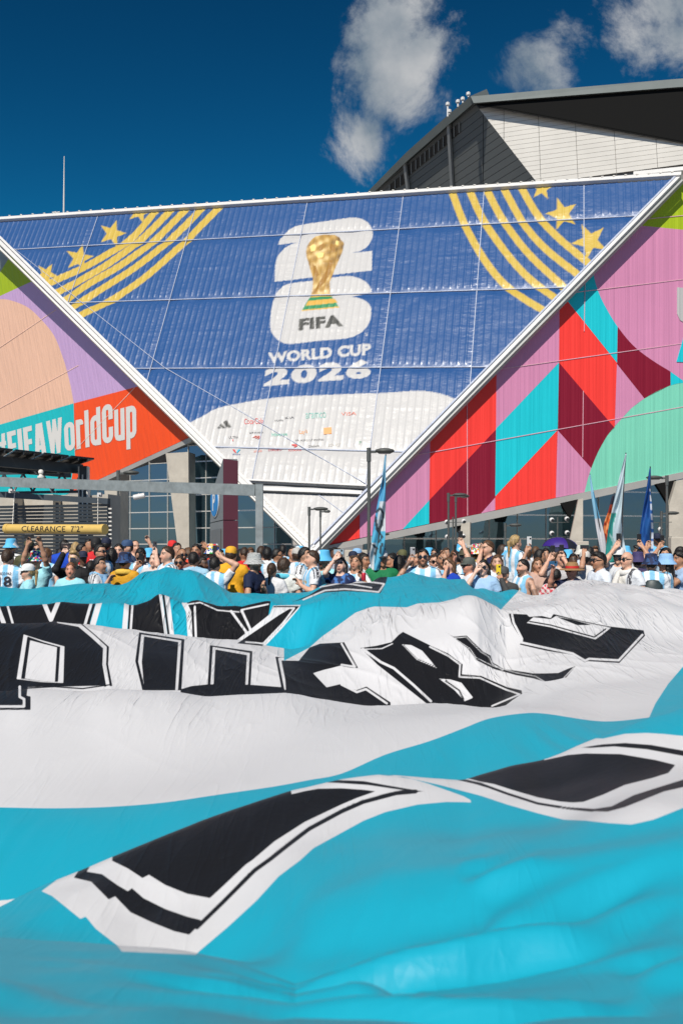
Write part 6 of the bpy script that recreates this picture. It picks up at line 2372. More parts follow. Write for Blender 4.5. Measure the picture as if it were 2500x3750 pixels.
    # ---- trousers
    Vt, Qt = polygonize(lambda p: np.maximum(np.maximum(field([grow(pr, 0.014) for pr in legs[:2] + legs[3:5] + torso[5:7]], p), 0.12 - p[:, 2]), p[:, 2] - 1.02), np.arange(-0.30, 0.31, 0.05), np.arange(-0.24, 0.25, 0.05), np.arange(0.06, 1.10, 0.11))
    tc_ = rs.choice([(0.02, 0.025, 0.04), (0.06, 0.09, 0.16), (0.10, 0.09, 0.07), (0.03, 0.03, 0.03)])
    child('trousers', mesh_np('trousers', Vt, Qt, np.tile(tc_, (len(Vt), 1))), M_cloth)
    # ---- hair
    if hair and not bald:
        thr = {'s': 0.030, 'l': 0.026, 'p': 0.030, 'c': 0.022, 'q': 0.030, 'z': 0.075}[hair]
        puff = {'s': 0.014, 'l': 0.016, 'p': 0.012, 'c': 0.030, 'q': 0.016, 'z': 0.006}[hair]
        hh_ = 0.0135 if not lo else 0.021
        extra = []
        if hair == 'l':
            for s in (-1, 1):
                extra += [('c', A(s * 0.062, 0.035, 1.66), A(s * 0.080, 0.045, 1.48), 0.034, 0.034, 0.03), ('c', A(s * 0.080, 0.045, 1.48), A(s * 0.085, 0.03, 1.30), 0.034, 0.022, 0.02)]
            extra += [('c', A(0, 0.07, 1.62), A(0, 0.085, 1.34), 0.055, 0.045, 0.03)]
        if hair == 'p':
            extra += [('c', A(0, 0.10, 1.665), A(0, 0.135, 1.64), 0.026, 0.030, 0.01), ('c', A(0, 0.135, 1.64), A(0.02, 0.125, 1.42), 0.030, 0.014, 0.01)]
        if hair == 'q':
            extra += [('e', A(0, -0.045, 1.745), A(0.055, 0.05, 0.030), 0.03)]

        def f_hair(p):
            q = HTi(p)
            d = d_ell(q, A(0, 0.010, 1.652), A(0.074 * fw + puff, 0.094 + puff, 0.108 + puff))
            cut = thr - ((q[:, 1]) * 0.72 + (q[:, 2] - 1.652) * 0.69) - 0.02 + 0.012 * np.sin(q[:, 0] * 90)
            d = np.maximum(d, cut)
            d = np.maximum(d, 1.575 - q[:, 2])
            for pr in extra:
                d = smin(d, d_cone(q, pr[1], pr[2], pr[3], pr[4]) if pr[0] == 'c' else d_ell(q, pr[1], pr[2]), pr[-1])
            a_ = 0.010 if hair == 'c' else 0.004
            return d + a_ * vnoise(q[:, 0] * 55 + q[:, 1] * 30, q[:, 2] * 50 + q[:, 1] * 40, 17)

        zb = 1.28 if hair == 'l' else (1.40 if hair == 'p' else 1.50)
        Vh, Qh = polygonize(f_hair, np.arange(-0.19, 0.19, hh_), np.arange(-0.22, 0.24, hh_), np.arange(zb, 1.86, hh_))
        if len(Vh):
            child('hair', mesh_np('hair', Vh, Qh, np.array(HAIRC[hc]) * (1 + 0.5 * vnoise(Vh[:, 0] * 80, Vh[:, 2] * 25, 5))[:, None]), M_hair)
    # ---- hat
    if hat:
        kind, hcol = hat[0], hat[1]
        m_ = hcol if not isinstance(hcol, tuple) else mat('hat_%02d%02d%02d' % tuple(int(v * 99) for v in hcol), hcol, 0.8, bump=(60, 0.4, 0.01), var=(12, 0.2))
        b = MB()
        c0_ = A(0, 0.010, 1.683)
        if kind == 'cap' or kind == 'capb':
            b.lathe([(0.099, -0.012), (0.100, 0.015), (0.096, 0.045), (0.080, 0.075), (0.050, 0.092), (0.012, 0.098)], c0_, 20, None, (0.88, 1.06))
            sg = -1 if kind == 'cap' else 1
            n_ = 11
            ra = [(math.sin(t) * 0.078, sg * (0.075 + 0.115 * math.cos(t))) for t in np.linspace(-1.45, 1.45, n_)]
            ia = [(math.sin(t) * 0.074, sg * (0.06 + 0.035 * math.cos(t))) for t in np.linspace(-1.45, 1.45, n_)]
            top_ = [c0_ + A(x, y, -0.004 - 0.12 * abs(y) * 0.25 - 1.2 * x * x) for x, y in ra] + [c0_ + A(x, y, 0.004 - 1.2 * x * x) for x, y in ia][::-1]
            nn = len(top_)
            Vb = top_ + [p + A(0, 0, -0.006) for p in top_]
            Fb = [(i, i + 1, nn - 2 - i, nn - 1 - i) for i in range(n_ - 1)] + [(nn + i, nn + nn - 1 - i, nn + nn - 2 - i, nn + i + 1) for i in range(n_ - 1)] + [(i, nn + i, nn + (i + 1) % nn, (i + 1) % nn) for i in range(nn)]
            b2 = MB().add(Vb, Fb)
            b2.v = [tuple(HT(np.array(v))) for v in b2.v]
            hb = b2.build('cap_brim', hat[2] if len(hat) > 2 and not isinstance(hat[2], tuple) else (m_ if len(hat) < 3 else mat('hat_%02d%02d%02d' % tuple(int(v * 99) for v in hat[2]), hat[2], 0.8)), None, True)
            hb.parent = o
        elif kind == 'bucket':
            b.lathe([(0.155, -0.062), (0.150, -0.050), (0.106, 0.0), (0.102, 0.035), (0.092, 0.085), (0.070, 0.100), (0.012, 0.104)], c0_ + A(0, 0, 0.012), 24, None, (0.92, 1.06))
        elif kind == 'sun':
            b.lathe([(0.205, -0.030), (0.200, -0.018), (0.104, -0.004), (0.101, 0.04), (0.085, 0.085), (0.05, 0.10), (0.012, 0.09)], c0_ + A(0, 0, 0.004), 24, None, (0.95, 1.08))
        b.v = [tuple(HT(np.array(v))) for v in b.v]
        ht = b.build({'cap': 'cap', 'capb': 'cap', 'bucket': 'bucket_hat', 'sun': 'sun_hat'}[kind], m_, None, True)
        ht.parent = o
        if kind == 'sun':
            b3 = MB().lathe([(0.1065, -0.002), (0.1055, 0.035)], c0_ + A(0, 0, 0.006), 24, None, (0.95, 1.08))
            b3.v = [tuple(HT(np.array(v))) for v in b3.v]
            b3.build('hat_band', mat('hat_band_red', (0.50, 0.02, 0.02), 0.7), None, True).parent = o
    if glasses:
        b = MB()
        for s in (-1, 1):
            b.lathe([(0.004, -0.003), (0.026, -0.002), (0.027, 0.002), (0.004, 0.004)], A(s * 0.033, -0.0985, 1.649), 12, np.array([[1, 0, 0], [0, 0.12, 1], [0, -1, 0.12]]), (1.1, 0.86))
            b.bar(A(s * 0.060, -0.094, 1.657), A(s * 0.082, 0.01, 1.648), 0.005, 0.010)
        b.bar(A(-0.012, -0.101, 1.653), A(0.012, -0.101, 1.653), 0.005, 0.006)
        b.v = [tuple(HT(np.array(v))) for v in b.v]
        b.build('sunglasses', M_lens, None, True).parent = o
    if acc == 'scarf' or (isinstance(acc, tuple) and acc[0] == 'scarf'):
        cc = acc[1] if isinstance(acc, tuple) else (0.68, 0.66, 0.63)
        b = MB().tube([A(0.115 * math.cos(t), 0.015 + 0.105 * math.sin(t), 1.475 + 0.02 * math.sin(t)) for t in np.linspace(0, 2 * math.pi, 17)], 0.042, 9, False)
        b.tube([A(-0.05, -0.10, 1.47), A(-0.07, -0.155, 1.33), A(-0.07, -0.16, 1.12)], [0.04, 0.045, 0.05], 9)
        b.build('scarf', mat('scarf_%02d%02d%02d' % tuple(int(v * 99) for v in cc), cc, 0.85, bump=(40, 0.6, 0.01)), None, True).parent = o
    if acc == 'backpack':
        b = MB().lathe([(0.02, -0.17), (0.12, -0.16), (0.15, -0.05), (0.14, 0.09), (0.08, 0.16), (0.02, 0.17)], A(0.0, 0.20, 1.24), 14, None, (1, 0.55))
        b.build('backpack', mat('backpack_nylon', (0.03, 0.045, 0.05), 0.5, var=(14, 0.5)), None, True).parent = o
    if acc == 'strap':
        MB().tube([A(0.14, -0.055, 1.45), A(0.05, -0.135, 1.33), A(-0.08, -0.135, 1.16)], 0.013, 6).build('bag_strap', M_black, None, True).parent = o
    # ---- phones are things of their own
    for s in tgt:
        ph = tgt[s][1]
        if not ph:
            continue
        S_, E, Wr = arms[s]
        d = (Wr - E) / np.linalg.norm(Wr - E)
        cp = Wr + d * 0.125 + A(0, -0.018, 0.02)
        land = ph[0] == 'L'
        cw = rotz(cp * k, th) + foot
        pt = thing('phone', ph[1], 'phone', cw, 'phones held up in the crowd')
        dx, dz = (0.150, 0.074) if land else (0.074, 0.150)
        ax_ = np.stack([A(math.cos(th), math.sin(th), 0), A(-math.sin(th), math.cos(th), 0), A(0, 0, 1)])
        if not land:
            cw = cw + A(0, 0, 0.035)
        bev = MB().box(cw, (dx, 0.010, dz), ax_).build('case', mat('phone_case_%02d%02d%02d' % tuple(int(v * 99) for v in ph[2]), ph[2], 0.4) if len(ph) > 2 else M_black, pt)
        md = bev.modifiers.new('bevel', 'BEVEL')
        md.width, md.segments = 0.004, 2
        bsgn = 1 if abs(yaw) < 100 else -1
        MB().box(cw + ax_[1] * 0.0062, (dx - 0.008, 0.002, dz - 0.008), ax_).build('screen', M_screen, pt)
        lensc = cw + ax_[0] * (dx * 0.32 if land else 0.016) * 1 + A(0, 0, dz * 0.28) - ax_[1] * 0.0065
        MB().box(lensc, (0.026, 0.004, 0.026), ax_).build('camera_bump', M_lens, pt)
    return o


def pattern_mat(name, cols, scale, kind='voronoi'):
    m = mat(name, cols[0], 0.8)
    N, L = m.node_tree.nodes, m.node_tree.links
    tc = N.new('ShaderNodeTexCoord')
    rp = N.new('ShaderNodeValToRGB')
    rp.color_ramp.interpolation = 'CONSTANT'
    while len(rp.color_ramp.elements) < len(cols):
        rp.color_ramp.elements.new(0.5)
    for i, (e, c) in enumerate(zip(rp.color_ramp.elements, cols)):
        e.position = i / len(cols)
        e.color = (*c, 1)
    if kind == 'voronoi':
        t = N.new('ShaderNodeTexVoronoi')
        t.inputs['Scale'].default_value = scale
        L.new(tc.outputs['Object'], t.inputs['Vector'])
        sp_ = N.new('ShaderNodeSeparateColor')
        L.new(t.outputs['Color'], sp_.inputs[0])
        L.new(sp_.outputs[0], rp.inputs[0])
    else:
        t = N.new('ShaderNodeTexWave')
        t.wave_type = 'RINGS'
        t.inputs['Scale'].default_value = scale
        t.inputs['Distortion'].default_value = 6
        t.inputs['Detail'].default_value = 0
        L.new(tc.outputs['Object'], t.inputs['Vector'])
        L.new(t.outputs['Fac'], rp.inputs[0])
    L.new(rp.outputs[0], N['Principled BSDF'].inputs['Base Color'])
    return m


H_multi = pattern_mat('hat_patchwork', [(0.7, 0.7, 0.7), (0.10, 0.02, 0.3), (0.05, 0.4, 0.1), (0.7, 0.7, 0.68), (0.55, 0.05, 0.05), (0.02, 0.2, 0.5)], 30)
H_flags = pattern_mat('hat_flag_print', [(0.7, 0.7, 0.7), (0.6, 0.04, 0.04), (0.02, 0.06, 0.3), (0.7, 0.7, 0.7), (0.65, 0.45, 0.03), (0.03, 0.3, 0.06)], 34)
H_zebra = pattern_mat('hat_zebra', [(0.03, 0.03, 0.03), (0.7, 0.7, 0.68)], 22, 'wave')
H_sky = pattern_mat('hat_sky', [(0.10, 0.45, 0.75), (0.70, 0.72, 0.75), (0.10, 0.45, 0.75)], 7)
H_navy = pattern_mat('hat_navy_camo', [(0.010, 0.02, 0.07), (0.02, 0.06, 0.17), (0.008, 0.012, 0.04)], 26)
NAVY, BLK, WHT, PCY, RED_, YEL_ = (0.010, 0.016, 0.045), (0.012, 0.012, 0.014), (0.66, 0.66, 0.66), (0.30, 0.60, 0.68), (0.55, 0.02, 0.025), (0.72, 0.36, 0.02)
WH3, BK3, RD3 = (0.75, 0.75, 0.74), (0.02, 0.02, 0.03), (0.55, 0.03, 0.03)
FR = 'people in the front rows of the crowd'
MD = 'people in the middle of the crowd'
# ------------------------------------------------------------------ the crowd, from the frame's left to its right
p = person
# --- along the flag's edge
p(29, 2045, 12.3, 180, 's', 'b', None, 'arg', 'l', label='person seen from behind in striped shirt number 18 at the left frame edge', group=FR,
  texts=(('NICO PAZ', 1.415, 0.035, 0.19, BK3, 'back'), ('18', 1.30, 0.15, 0.19, BK3, 'back')))
p(133, 2055, 12.9, 5, 's', 'b', ('bucket', H_multi), PCY, 'm', hands=((103, 1990, -.25, ('L', 'black phone held in two hands below the clearance bar')), (148, 1984, -.25)), glasses=1, label='person in patchwork bucket hat holding a phone overhead with both arms', group=FR)
p(102, 2098, 11.8, -70, 'p', 'y', ('cap', (0.70, 0.70, 0.70)), PCY, 'l', glasses=1, fem=True, label='person in white cap and sunglasses facing left behind the flag edge', group=FR)
p(271, 2050, 12.6, 0, 'q', 'y', None, BLK, 'p', hands=((232, 2030, -.28, ('L', 'dark phone raised by the fair haired person in a black jacket', (0.03, 0.02, 0.02))),), sleeve=2, beard=True, label='fair haired person in black jacket holding up a phone', group=FR)
p(259, 2091, 12.0, 5, 'p', 'r', None, PCY, 'r', fem=True, label='red haired person in pale aqua t-shirt facing the camera', group=FR)
p(367, 2071, 12.1, 75, 'q', 'k', None, 'wstripe', 'm', hands=((395, 2130, -.2),), acc=('scarf', (0.20, 0.36, 0.55)), label='dark haired person facing right in white shirt with black shoulder stripes and lanyard', group=FR)
p(335, 2082, 12.7, 170, 's', 'k', None, 'arg', 't', fem=True, label='dark haired person turned away behind the right-facing white shirt', group=FR)
p(459, 2061, 12.5, 160, 's', 'k', ('bucket', H_navy), (0.55, 0.28, 0.02), 'm', acc=('scarf', (0.66, 0.42, 0.06)), label='person in navy bucket hat wrapped in a yellow cloth, seen from behind', group=FR)
p(516, 2034, 13.3, 10, 's', 'k', None, 'arg', 'm', pitch=28, glasses=1, hands=((500, 2078, -.3, ('P', 'small dark phone looked down at by a person in striped shirt')),), label='person in striped shirt bowing the head over a phone', group=MD)
p(435, 2022, 14.4, 0, 's', 'k', None, 'arg', 'l', label='young person in striped shirt facing forward left of the bowed head', group=MD)
p(369, 2024, 13.8, 60, 's', 'k', None, 'arg', 'm', glasses=1, label='person with sunglasses and striped shirt between the two red jerseys', group=MD)
p(412, 2037, 14.0, 180, 'l', 'k', None, BLK, 'm', fem=True, label='person with long black hair seen from behind below the second red jersey', group=MD)
p(353, 1999, 15.6, 180, 's', 'k', ('cap', BLK), RED_, 't', label='person from behind in red jersey number 10 and black cap', group=MD, texts=(('10', 1.25, 0.17, 0.18, WH3, 'back'), ('IMAD', 1.385, 0.045, 0.15, WH3, 'back')))
p(390, 2000, 15.9, 180, 's', 'k', ('cap', NAVY), RED_, 't', label='person from behind in red jersey with dark cap right of number 10', group=MD, texts=(('2', 1.26, 0.15, 0.09, WH3, 'back'), ('MOTH', 1.385, 0.045, 0.18, WH3, 'back')))
p(326, 2000, 17.2, 40, 's', 'k', None, (0.05, 0.05, 0.06), 't', label='dark haired face peeping left of the red 10 jersey', group=MD, lo=True)
p(43, 2006, 16.4, 170, 's', 'k', ('bucket', H_sky), WHT, 'm', label='person in sky blue and white bucket hat with white shirt, from behind', group=MD)
p(108, 2008, 16.2, 180, 's', 'k', ('cap', (0.06, 0.06, 0.03)), (0.07, 0.07, 0.035), 'd', label='person in olive camouflage cap and olive top, from behind', group=MD, acc='backpack')
p(139, 2017, 15.4, 0, 'l', 'k', None, BLK, 'm', glasses=1, fem=True, label='long haired person in sunglasses and black top between raised arms', group=MD)
p(238, 2004, 16.4, 180, 's', 'k', None, (0.01, 0.06, 0.45), 't', label='person in bright blue shirt from behind left of the raised phone', group=MD)
p(279, 2012, 16.8, 180, 'l', 'y', None, (0.10, 0.30, 0.30), 'l', fem=True, label='long blonde haired person seen from behind near the red jerseys', group=MD)
p(302, 2018, 16.0, 90, 's', 'k', None, BLK, 't', label='dark haired person in black facing right beside the blonde hair', group=MD, lo=True)
p(465, 2008, 15.6, -50, 's', 'b', ('cap', (0.03, 0.07, 0.16)), (0.03, 0.05, 0.10), 'l', label='person in faded blue cap facing left below the glass wall', group=MD)
p(496, 2006, 16.2, 30, 'z', 'b', None, WHT, 'l', hands=((548, 1988, -.1),), label='balding person in white t-shirt waving one arm high', group=MD)
p(612, 2035, 12.4, -55, 's', 'b', None, 'wstripe', 'l', label='dark haired person facing left behind the peak of the blue flag hump', group=FR)
p(567, 2053, 13.0, -20, 's', 'n', None, (0.5, 0.5, 0.52), 'p', hands=((572, 2030, -.1, ('P', 'phone in a printed case held beside the blue hump', (0.04, 0.04, 0.05))),), label='brown haired child holding up a phone left of the blue hump', group=FR)
p(667, 2037, 14.0, 30, 'z', 'b', None, (0.25, 0.12, 0.10), 't', glasses=1, label='balding person in sunglasses above the blue flag hump', group=MD)
p(657, 2065, 13.1, 0, 's', 'b', None, (0.40, 0.03, 0.05), 't', glasses=1, label='person in red glasses half hidden by the blue hump', group=MD)
p(632, 2008, 16.6, 20, 's', 'k', ('cap', (0.62, 0.02, 0.02)), (0.1, 0.1, 0.12), 'm', label='person in plain bright red cap at the back by the leaning pier', group=MD, lo=True)
p(710, 2053, 12.7, 180, 's', 'k', None, (0.30, 0.50, 0.66), 'm', label='black haired person from behind just above the blue hump', group=FR)
p(743, 2069, 12.9, 60, 's', 'k', None, (0.30, 0.22, 0.16), 'd', label='person with close cropped hair facing right beside the blue hump', group=FR)
p(718, 2022, 14.8, -10, 's', 'k', None, (0.58, 0.06, 0.03), 't', hands=((760, 2006, -.1),), label='person in orange red shirt stretching an arm towards the parking pylon', group=MD)
p(782, 2028, 14.2, 60, 's', 'k', ('bucket', H_flags), (0.05, 0.07, 0.12), 'm', label='person in bucket hat printed with many small flags', group=MD)
p(788, 2071, 12.1, 165, 's', 'k', None, 'arg', 'l', hands=((812, 2042, -.1, ('P', 'black phone held up beside the flag print hat')),), label='person from behind in striped shirt raising a phone near the yellow cap', group=FR)
p(847, 2037, 12.6, 175, 's', 'b', ('cap', (0.72, 0.36, 0.02)), YEL_, 'l', label='person in yellow cap and big yellow shirt seen from behind', group=FR)
p(896, 2033, 14.0, 180, 'z', 'b', None, RED_, 't', label='person with shaved head in red jersey from behind beside the gate post', group=MD, texts=(('STRUM', 1.375, 0.05, 0.20, (0.7, 0.5, 0.1), 'back'),))
p(933, 2066, 11.75, 70, 's', 'k', ('bucket', H_zebra), NAVY, 'm', hands=((905, 2150, -.1), (962, 2152, -.25)), beard=True, label='person in black and white wavy bucket hat and navy shirt gripping the flag', group=FR, texts=(('3', 1.36, 0.03, 0.03, WH3, 'front'),))
p(996, 2092, 12.1, 170, 'p', 'b', None, (0.62, 0.62, 0.64), 'm', fem=True, label='person with long brown ponytail and white t-shirt from behind', group=FR)
p(1041, 2077, 11.9, 150, 'c', 'b', None, (0.62, 0.64, 0.62), 'l', acc=('scarf', (0.10, 0.48, 0.62)), label='curly haired person with an aqua flag knotted round the neck', group=FR)
p(1118, 2037, 12.7, 70, 's', 'k', None, 'arg', 'm', hands=((1130, 2110, -.2),), acc='strap', label='person facing right in striped shirt with bag strap, nose to nose with another', group=FR)
p(1142, 2050, 12.0, -75, 's', 'b', None, 'arg', 'l', hands=((1100, 2142, -.15),), label='person facing left in striped shirt holding the flag edge', group=FR)
p(1088, 2039, 13.6, 180, 's', 'b', ('cap', (0.45, 0.43, 0.40)), 'arg', 'l', label='person in beige cap from behind left of two facing each other', group=MD)
p(1184, 2054, 12.4, -30, 's', 'k', ('bucket', H_sky), PCY, 'm', mouth=True, beard=True, label='bearded person shouting in pale blue bucket hat', group=FR)
p(1245, 2074, 11.95, -15, 'l', 'k', None, 'swirl', 'p', hands=((1224, 2050, -.12, ('L', 'pale phone held by the singing person in swirl pattern shirt', (0.25, 0.35, 0.42))),), pitch=-14, mouth=True, fem=True, label='person in navy swirl shirt singing with head thrown back', group=FR)
p(1300, 2066, 12.15, -20, 'l', 'b', None, 'arg', 'm', hands=((1330, 2118, -.2),), pitch=-16, mouth=True, fem=True, label='person with long brown hair laughing upwards in striped shirt', group=FR)
p(1333, 2057, 13.3, 50, 'l', 'k', None, (0.60, 0.60, 0.62), 't', hands=((1368, 2052, -.1),), fem=True, label='dark haired person facing right whose hand grips the feather flag pole', group=MD)
p(1398, 2050, 12.2, 8, 's', 'k', ('cap', (0.62, 0.60, 0.60), (0.03, 0.03, 0.035)), (0.01, 0.16, 0.06), 't', label='heavy set person in green shirt and white fronted black cap', group=FR, acc='strap', texts=(('bo', 1.27, 0.05, 0.10, WH3, 'front'),))
p(1431, 2057, 13.7, -60, 's', 'k', None, (0.30, 0.30, 0.32), 't', hands=((1440, 2070, -.1),), label='black haired person with hand on the cheek behind the green shirt', group=MD)
p(1461, 2065, 12.7, 180, 'l', 'k', None, 'arg', 'm', fem=True, label='person with straight long black hair from behind in striped shirt', group=FR)
p(1473, 2043, 14.6, 180, 's', 'k', ('cap', (0.10, 0.10, 0.04)), (0.2, 0.2, 0.2), 'm', label='person in olive cap behind the long black hair', group=MD, lo=True)
p(1549, 2045, 12.15, -10, 's', 'k', None, 'arg', 'm', glasses=1, beard=True, hands=((1494, 2062, -.12, ('P', 'silver phone in a tattooed hand left of the bearded person in sunglasses', (0.30, 0.30, 0.32))),), acc='tattoo', label='bearded person in sunglasses and striped number 10 shirt facing forward', group=FR, texts=(('10', 1.24, 0.07, 0.08, BK3, 'front'),))
p(1520, 2049, 13.3, 15, 'l', 'k', None, (0.62, 0.62, 0.64), 'm', fem=True, label='dark haired person peering over the tattooed arm', group=MD)
p(1588, 2061, 13.0, 10, 'p', 'b', None, (0.5, 0.5, 0.52), 'l', glasses=1, fem=True, label='person in sunglasses with pulled back hair beside the bearded one', group=MD)
p(1618, 2053, 12.7, 0, 's', 'k', None, 'arg', 't', beard=True, hands=((1632, 2046, -.22),), label='dark bearded person shading the eyes with a raised hand', group=MD)
p(1643, 2073, 12.1, -60, 'l', 'n', None, (0.01, 0.05, 0.40), 'l', fem=True, hands=((1632, 2088, -.15),), label='brown haired person with royal blue top covering the mouth', group=FR)
p(1714, 2075, 11.95, -70, 's', 'g', ('cap', (0.08, 0.09, 0.08)), (0.64, 0.66, 0.70), 'r', hands=((1662, 2052, -.08, ('P', 'dark phone held at arm length by the person in a grey cap')),), glasses=1, label='older person in grey cap stretching an arm forward with a phone', group=FR)
p(1702, 2041, 12.8, -20, 's', 'k', ('cap', (0.09, 0.08, 0.05)), 'arg', 'l', hands=((1696, 2000, -.12, ('P', 'black phone raised highest above the grey cap')),), glasses=1, beard=True, label='bearded person in camouflage cap holding a phone straight up', group=MD)
p(1769, 2082, 11.8, -20, 'l', 'k', None, (0.30, 0.46, 0.66), 'p', glasses=1, fem=True, hands=((1742, 2092, -.12),), label='person in sunglasses and light blue top raising a hand to the chin', group=FR)
p(1784, 2012, 13.8, -60, 's', 'n', None, 'navyy', 'l', hands=((1760, 2022, -.1),), label='brown haired child in navy and yellow sitting above the crowd', group=MD)
p(1745, 2029, 13.9, 160, 's', 'k', ('bucket', H_flags), (0.55, 0.4, 0.05), 'm', label='small person in multicoloured cap next to the navy-yellow child', group=MD)
p(1819, 2064, 12.5, -5, 'l', 'n', None, (0.58, 0.62, 0.66), 'l', label='person with shoulder length hair and stubble facing forward', group=FR, beard=True)
p(1842, 2107, 11.75, -30, 's', 'k', ('cap', (0.06, 0.06, 0.06)), (0.05, 0.05, 0.05), 'm', hands=((1836, 2124, -.2, ('P', 'bright yellow cased phone held low by a person in dark clothes', (0.70, 0.50, 0.02))),), label='person in dark grey cap and dark clothes with a yellow phone', group=FR, sleeve=2)
p(1887, 1990, 14.6, 120, 'p', 'y', None, 'arg', 'l', fem=True, label='blonde child in striped shirt riding on shoulders', group=MD)
p(1912, 2080, 11.7, -65, 's', 'k', None, 'argv', 'l', beard=True, mouth=True, sleeve=0, acc='tattoo', label='bearded person in sleeveless striped shirt with tattooed arm facing left', group=FR, texts=(('7', 1.22, 0.07, 0.05, BK3, 'front'),))
p(1968, 2072, 12.9, 0, 'l', 'n', None, (0.45, 0.30, 0.25), 'm', fem=True, hands=((1926, 2020, -.1, ('P', 'white phone at the end of a long bare arm below the blonde child', (0.55, 0.55, 0.55))),), label='long haired person reaching a bare arm far up with a phone', group=MD)
p(2054, 2049, 12.7, 0, 's', 'b', None, (0.42, 0.42, 0.44), 'l', hands=((2008, 2052, -.15, ('P', 'black phone in the left of two hands below the umbrella')), (2066, 2050, -.15, ('P', 'black phone in the right of two hands below the umbrella'))), label='person below the umbrella raising two phones at once', group=MD)
p(2092, 2094, 11.9, -50, 's', 'g', ('sun', (0.30, 0.17, 0.07)), NAVY, 'r', glasses=1, hands=((2022, 2094, -.12, ('L', 'blue phone held flat by the person in straw hat', (0.03, 0.10, 0.20))),), label='person in brown straw hat with red band filming with a phone', group=FR)
p(2036, 2112, 12.3, 160, 's', 'k', None, 'check', 'm', label='person in red and white checked shirt below the blue phone', group=FR, lo=True)
p(2190, 2057, 11.6, -75, 'q', 'k', None, (0.62, 0.66, 0.72), 't', glasses=1, acc='strap', label='black haired person in sunglasses and white shirt facing left at the white cloth', group=FR)
p(2293, 2053, 11.8, -60, None, 'b', None, 'scarf', 'l', glasses=1, bald=True, acc='scarf', label='bald person in round sunglasses and cream scarf facing left', group=FR)
p(2264, 2040, 12.7, -30, 's', 'k', ('cap', (0.68, 0.68, 0.68)), (0.5, 0.52, 0.55), 'l', glasses=1, hands=((2248, 2008, -.1, ('P', 'dark phone raised before the white and green flag')),), label='person in white cap and sunglasses reaching a phone upwards', group=MD)
p(2333, 2058, 13.0, 170, 's', 'k', ('bucket', (0.045, 0.035, 0.12)), (0.05, 0.04, 0.10), 'm', label='person in dark purple bucket hat from behind', group=MD)
p(2382, 2067, 11.95, 170, 's', 'k', ('bucket', H_navy), 'arg', 'm', acc='backpack', label='person in mottled navy bucket hat with small backpack on striped shirt', group=FR)
p(2434, 2067, 12.1, -110, 'l', 'k', ('bucket', (0.25, 0.45, 0.72)), 'arg', 'm', fem=True, label='curly dark haired person in pale blue hat at the right', group=FR)
p(2485, 2052, 12.4, -70, 'c', 'k', None, (0.30, 0.42, 0.60), 't', hands=((2462, 2085, -.1),), label='dark curly haired person at the right frame edge', group=FR)
p(2405, 1978, 19.5, 0, 's', 'k', ('cap', NAVY), (0.15, 0.45, 0.72), 'd', label='person in navy cap and light blue t-shirt standing higher at the back right', group=MD)
p(2345, 2040, 13.8, 0, 's', 'k', None, (0.4, 0.4, 0.42), 'm', hands=((2352, 2005, -.1, ('P', 'black phone held in clasped hands before the dark blue flag')), (2366, 2010, -.1)), label='person hidden behind hats reaching both arms up with a phone', group=MD)
p(2432, 2036, 14.3, 0, 's', 'k', None, (0.3, 0.4, 0.5), 'm', hands=((2410, 2006, -.1, ('P', 'black phone beside the higher standing person')),), label='person behind the pale blue hat with phone raised', group=MD)
p(2140, 2050, 13.4, 170, 's', 'k', ('cap', (0.6, 0.58, 0.55)), (0.6, 0.6, 0.6), 'm', hands=((2136, 2030, -.1, ('L', 'green phone held crosswise left of the black haired person', (0.08, 0.22, 0.17))),), label='person in cream cap with a crosswise phone', group=MD)
p(2128, 2030, 15.6, 160, 's', 'k', ('bucket', (0.62, 0.60, 0.55)), (0.5, 0.55, 0.6), 'm', label='person in cream bucket hat under the umbrella edge', group=MD, lo=True)
p(1224, 2033, 14.6, 10, 's', 'k', None, (0.3, 0.3, 0.35), 'd', label='dark skinned person behind the pale blue bucket hat', group=MD, lo=True)
p(980, 2033, 14.4, 180, 's', 'k', None, 'wstripe', 'd', label='person from behind with black shoulder stripes right of the gate post', group=MD)
p(1016, 2037, 14.8, 90, 's', 'k', None, (0.2, 0.2, 0.22), 't', glasses=1, label='dark haired person in sunglasses facing right by the gate post', group=MD, lo=True)
p(1071, 2028, 15.6, 0, 's', 'k', None, (0.15, 0.15, 0.18), 'm', label='dark haired face at the back before the white tip', group=MD, lo=True)
p(649, 2016, 15.5, 30, 's', 'k', None, (0.55, 0.55, 0.57), 'm', label='dark curly haired face right of the red cap', group=MD, lo=True)
# --- rows further back: heads packed behind the front of the crowd
rf = random.Random(11)
MARKS = [(20, 'the number 18 shirt'), (110, 'the patchwork bucket hat'), (190, 'the overhead phone arms'), (265, 'the fair haired phoner'), (350, 'the red 10 jersey'), (435, 'the navy bucket hat'),
         (510, 'the bowed head'), (590, 'the hump, left'), (690, 'the hump, right'), (782, 'the many-flags hat'), (850, 'the yellow cap'), (930, 'the gate post'), (1000, 'the brown ponytail'),
         (1060, 'the aqua neck flag'), (1130, 'the facing pair'), (1190, 'the shouting hat'), (1260, 'the swirl shirt'), (1320, 'the laughing long hair'), (1400, 'the green shirt'), (1460, 'the straight black hair'),
         (1530, 'the bearded number 10'), (1600, 'the shaded eyes'), (1660, 'the royal blue top'), (1715, 'the grey cap'), (1775, 'the navy-yellow child'), (1830, 'the yellow phone'), (1890, 'the blonde child'),
         (1960, 'the long bare arm'), (2050, 'the umbrella'), (2130, 'the crosswise phone'), (2190, 'the white-shirted black hair'), (2260, 'the white cap phone'), (2320, 'the purple bucket hat'), (2385, 'the backpack'), (2440, 'the pale-blue hat'), (2500, 'the right edge')]
TOPN = {'arg': 'striped shirt'}
seen_l = set()
nback = 0
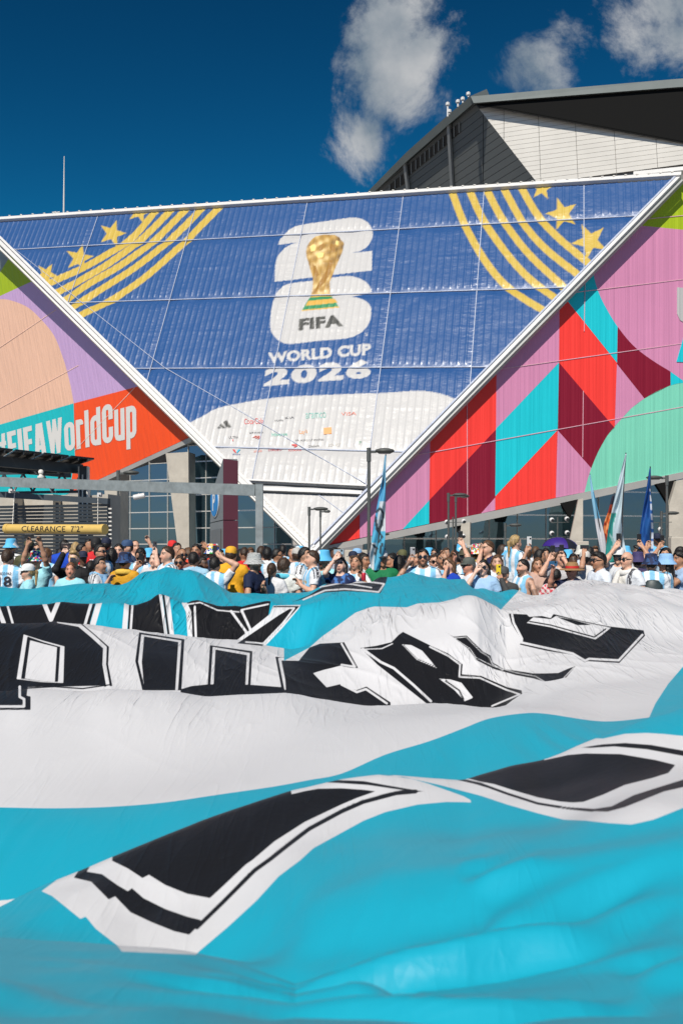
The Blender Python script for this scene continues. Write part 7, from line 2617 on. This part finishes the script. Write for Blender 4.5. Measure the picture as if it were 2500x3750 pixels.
for row, (rr_, yy, rn) in enumerate(((14.9, 2044, 'third row'), (16.2, 2034, 'fourth row'), (17.8, 2026, 'hindmost row'))):
    x = -30 + row * 17
    while x < 2540:
        x += rf.uniform(50, 84)
        y = yy + rf.uniform(-8, 10) + (6 if 1200 < x < 1500 else 0)
        if any(abs(at(x, y, rr_ * 1.255)[0] - q[0]) < 0.30 and abs(rr_ * 1.255 - q[1]) < 0.7 for q in people_xyz):
            continue
        if x < 420 and rf.random() < 0.5:
            continue
        top, tn_ = rf.choice([('arg', 'striped shirt'), ('arg', 'striped shirt'), ('arg', 'striped shirt'), ('arg', 'striped shirt'), ((0.6, 0.6, 0.62), 'white shirt'), ((0.6, 0.6, 0.62), 'white shirt'), ((0.05, 0.06, 0.10), 'navy shirt'), ((0.25, 0.5, 0.7), 'light-blue shirt'), ((0.02, 0.02, 0.03), 'black shirt'), ((0.4, 0.42, 0.45), 'grey shirt')])
        hat, hn_ = rf.choice([(None, '')] * 14 + [(('cap', NAVY), 'navy cap'), (('cap', (0.6, 0.6, 0.58)), 'off-white cap'), (('bucket', H_sky), 'sky-blue bucket hat'), (('cap', (0.25, 0.45, 0.7)), 'light blue cap')])
        hc_, hcn = rf.choice([('k', 'black hair'), ('k', 'black hair'), ('b', 'brown-black hair'), ('n', 'brown hair')])
        mk = min(MARKS, key=lambda q: abs(q[0] - x))
        lab = '%s in %s%s, %s behind %s' % (hcn, tn_, ' and ' + hn_ if hn_ else '', rn, mk[1])
        if lab in seen_l:
            lab = lab.replace(' row behind ', ' row right behind ')
        seen_l.add(lab)
        p(x, y, rr_, rf.choice([180, 180, 150, -150, 90, -90, -30, 0, 20]), rf.choice(['s', 's', 's', 'l', 'c', 'q']), hc_, hat, top, rf.choice(['l', 'm', 'm', 't', 't', 'd']), fem=rf.random() < 0.35,
          label=lab, group='people packed in the rear rows', lo=True, h=0.038)
        nback += 1
# the red drink can in the laughing person's hand
can_p = at(1331, 2112, 14.8)
ca_ = thing('drink_can', 'red drink can held by the laughing long haired person', 'can', can_p)
MB().lathe([(0.024, -0.06), (0.033, -0.052), (0.033, 0.05), (0.025, 0.06)], can_p, 14).build('can_body', mat('can_red', (0.5, 0.02, 0.04), 0.3, 0.4), ca_, True)
MB().lathe([(0.025, 0.0), (0.024, 0.004)], can_p + zz * 0.06, 14).build('can_lid', M_silver, ca_, True)
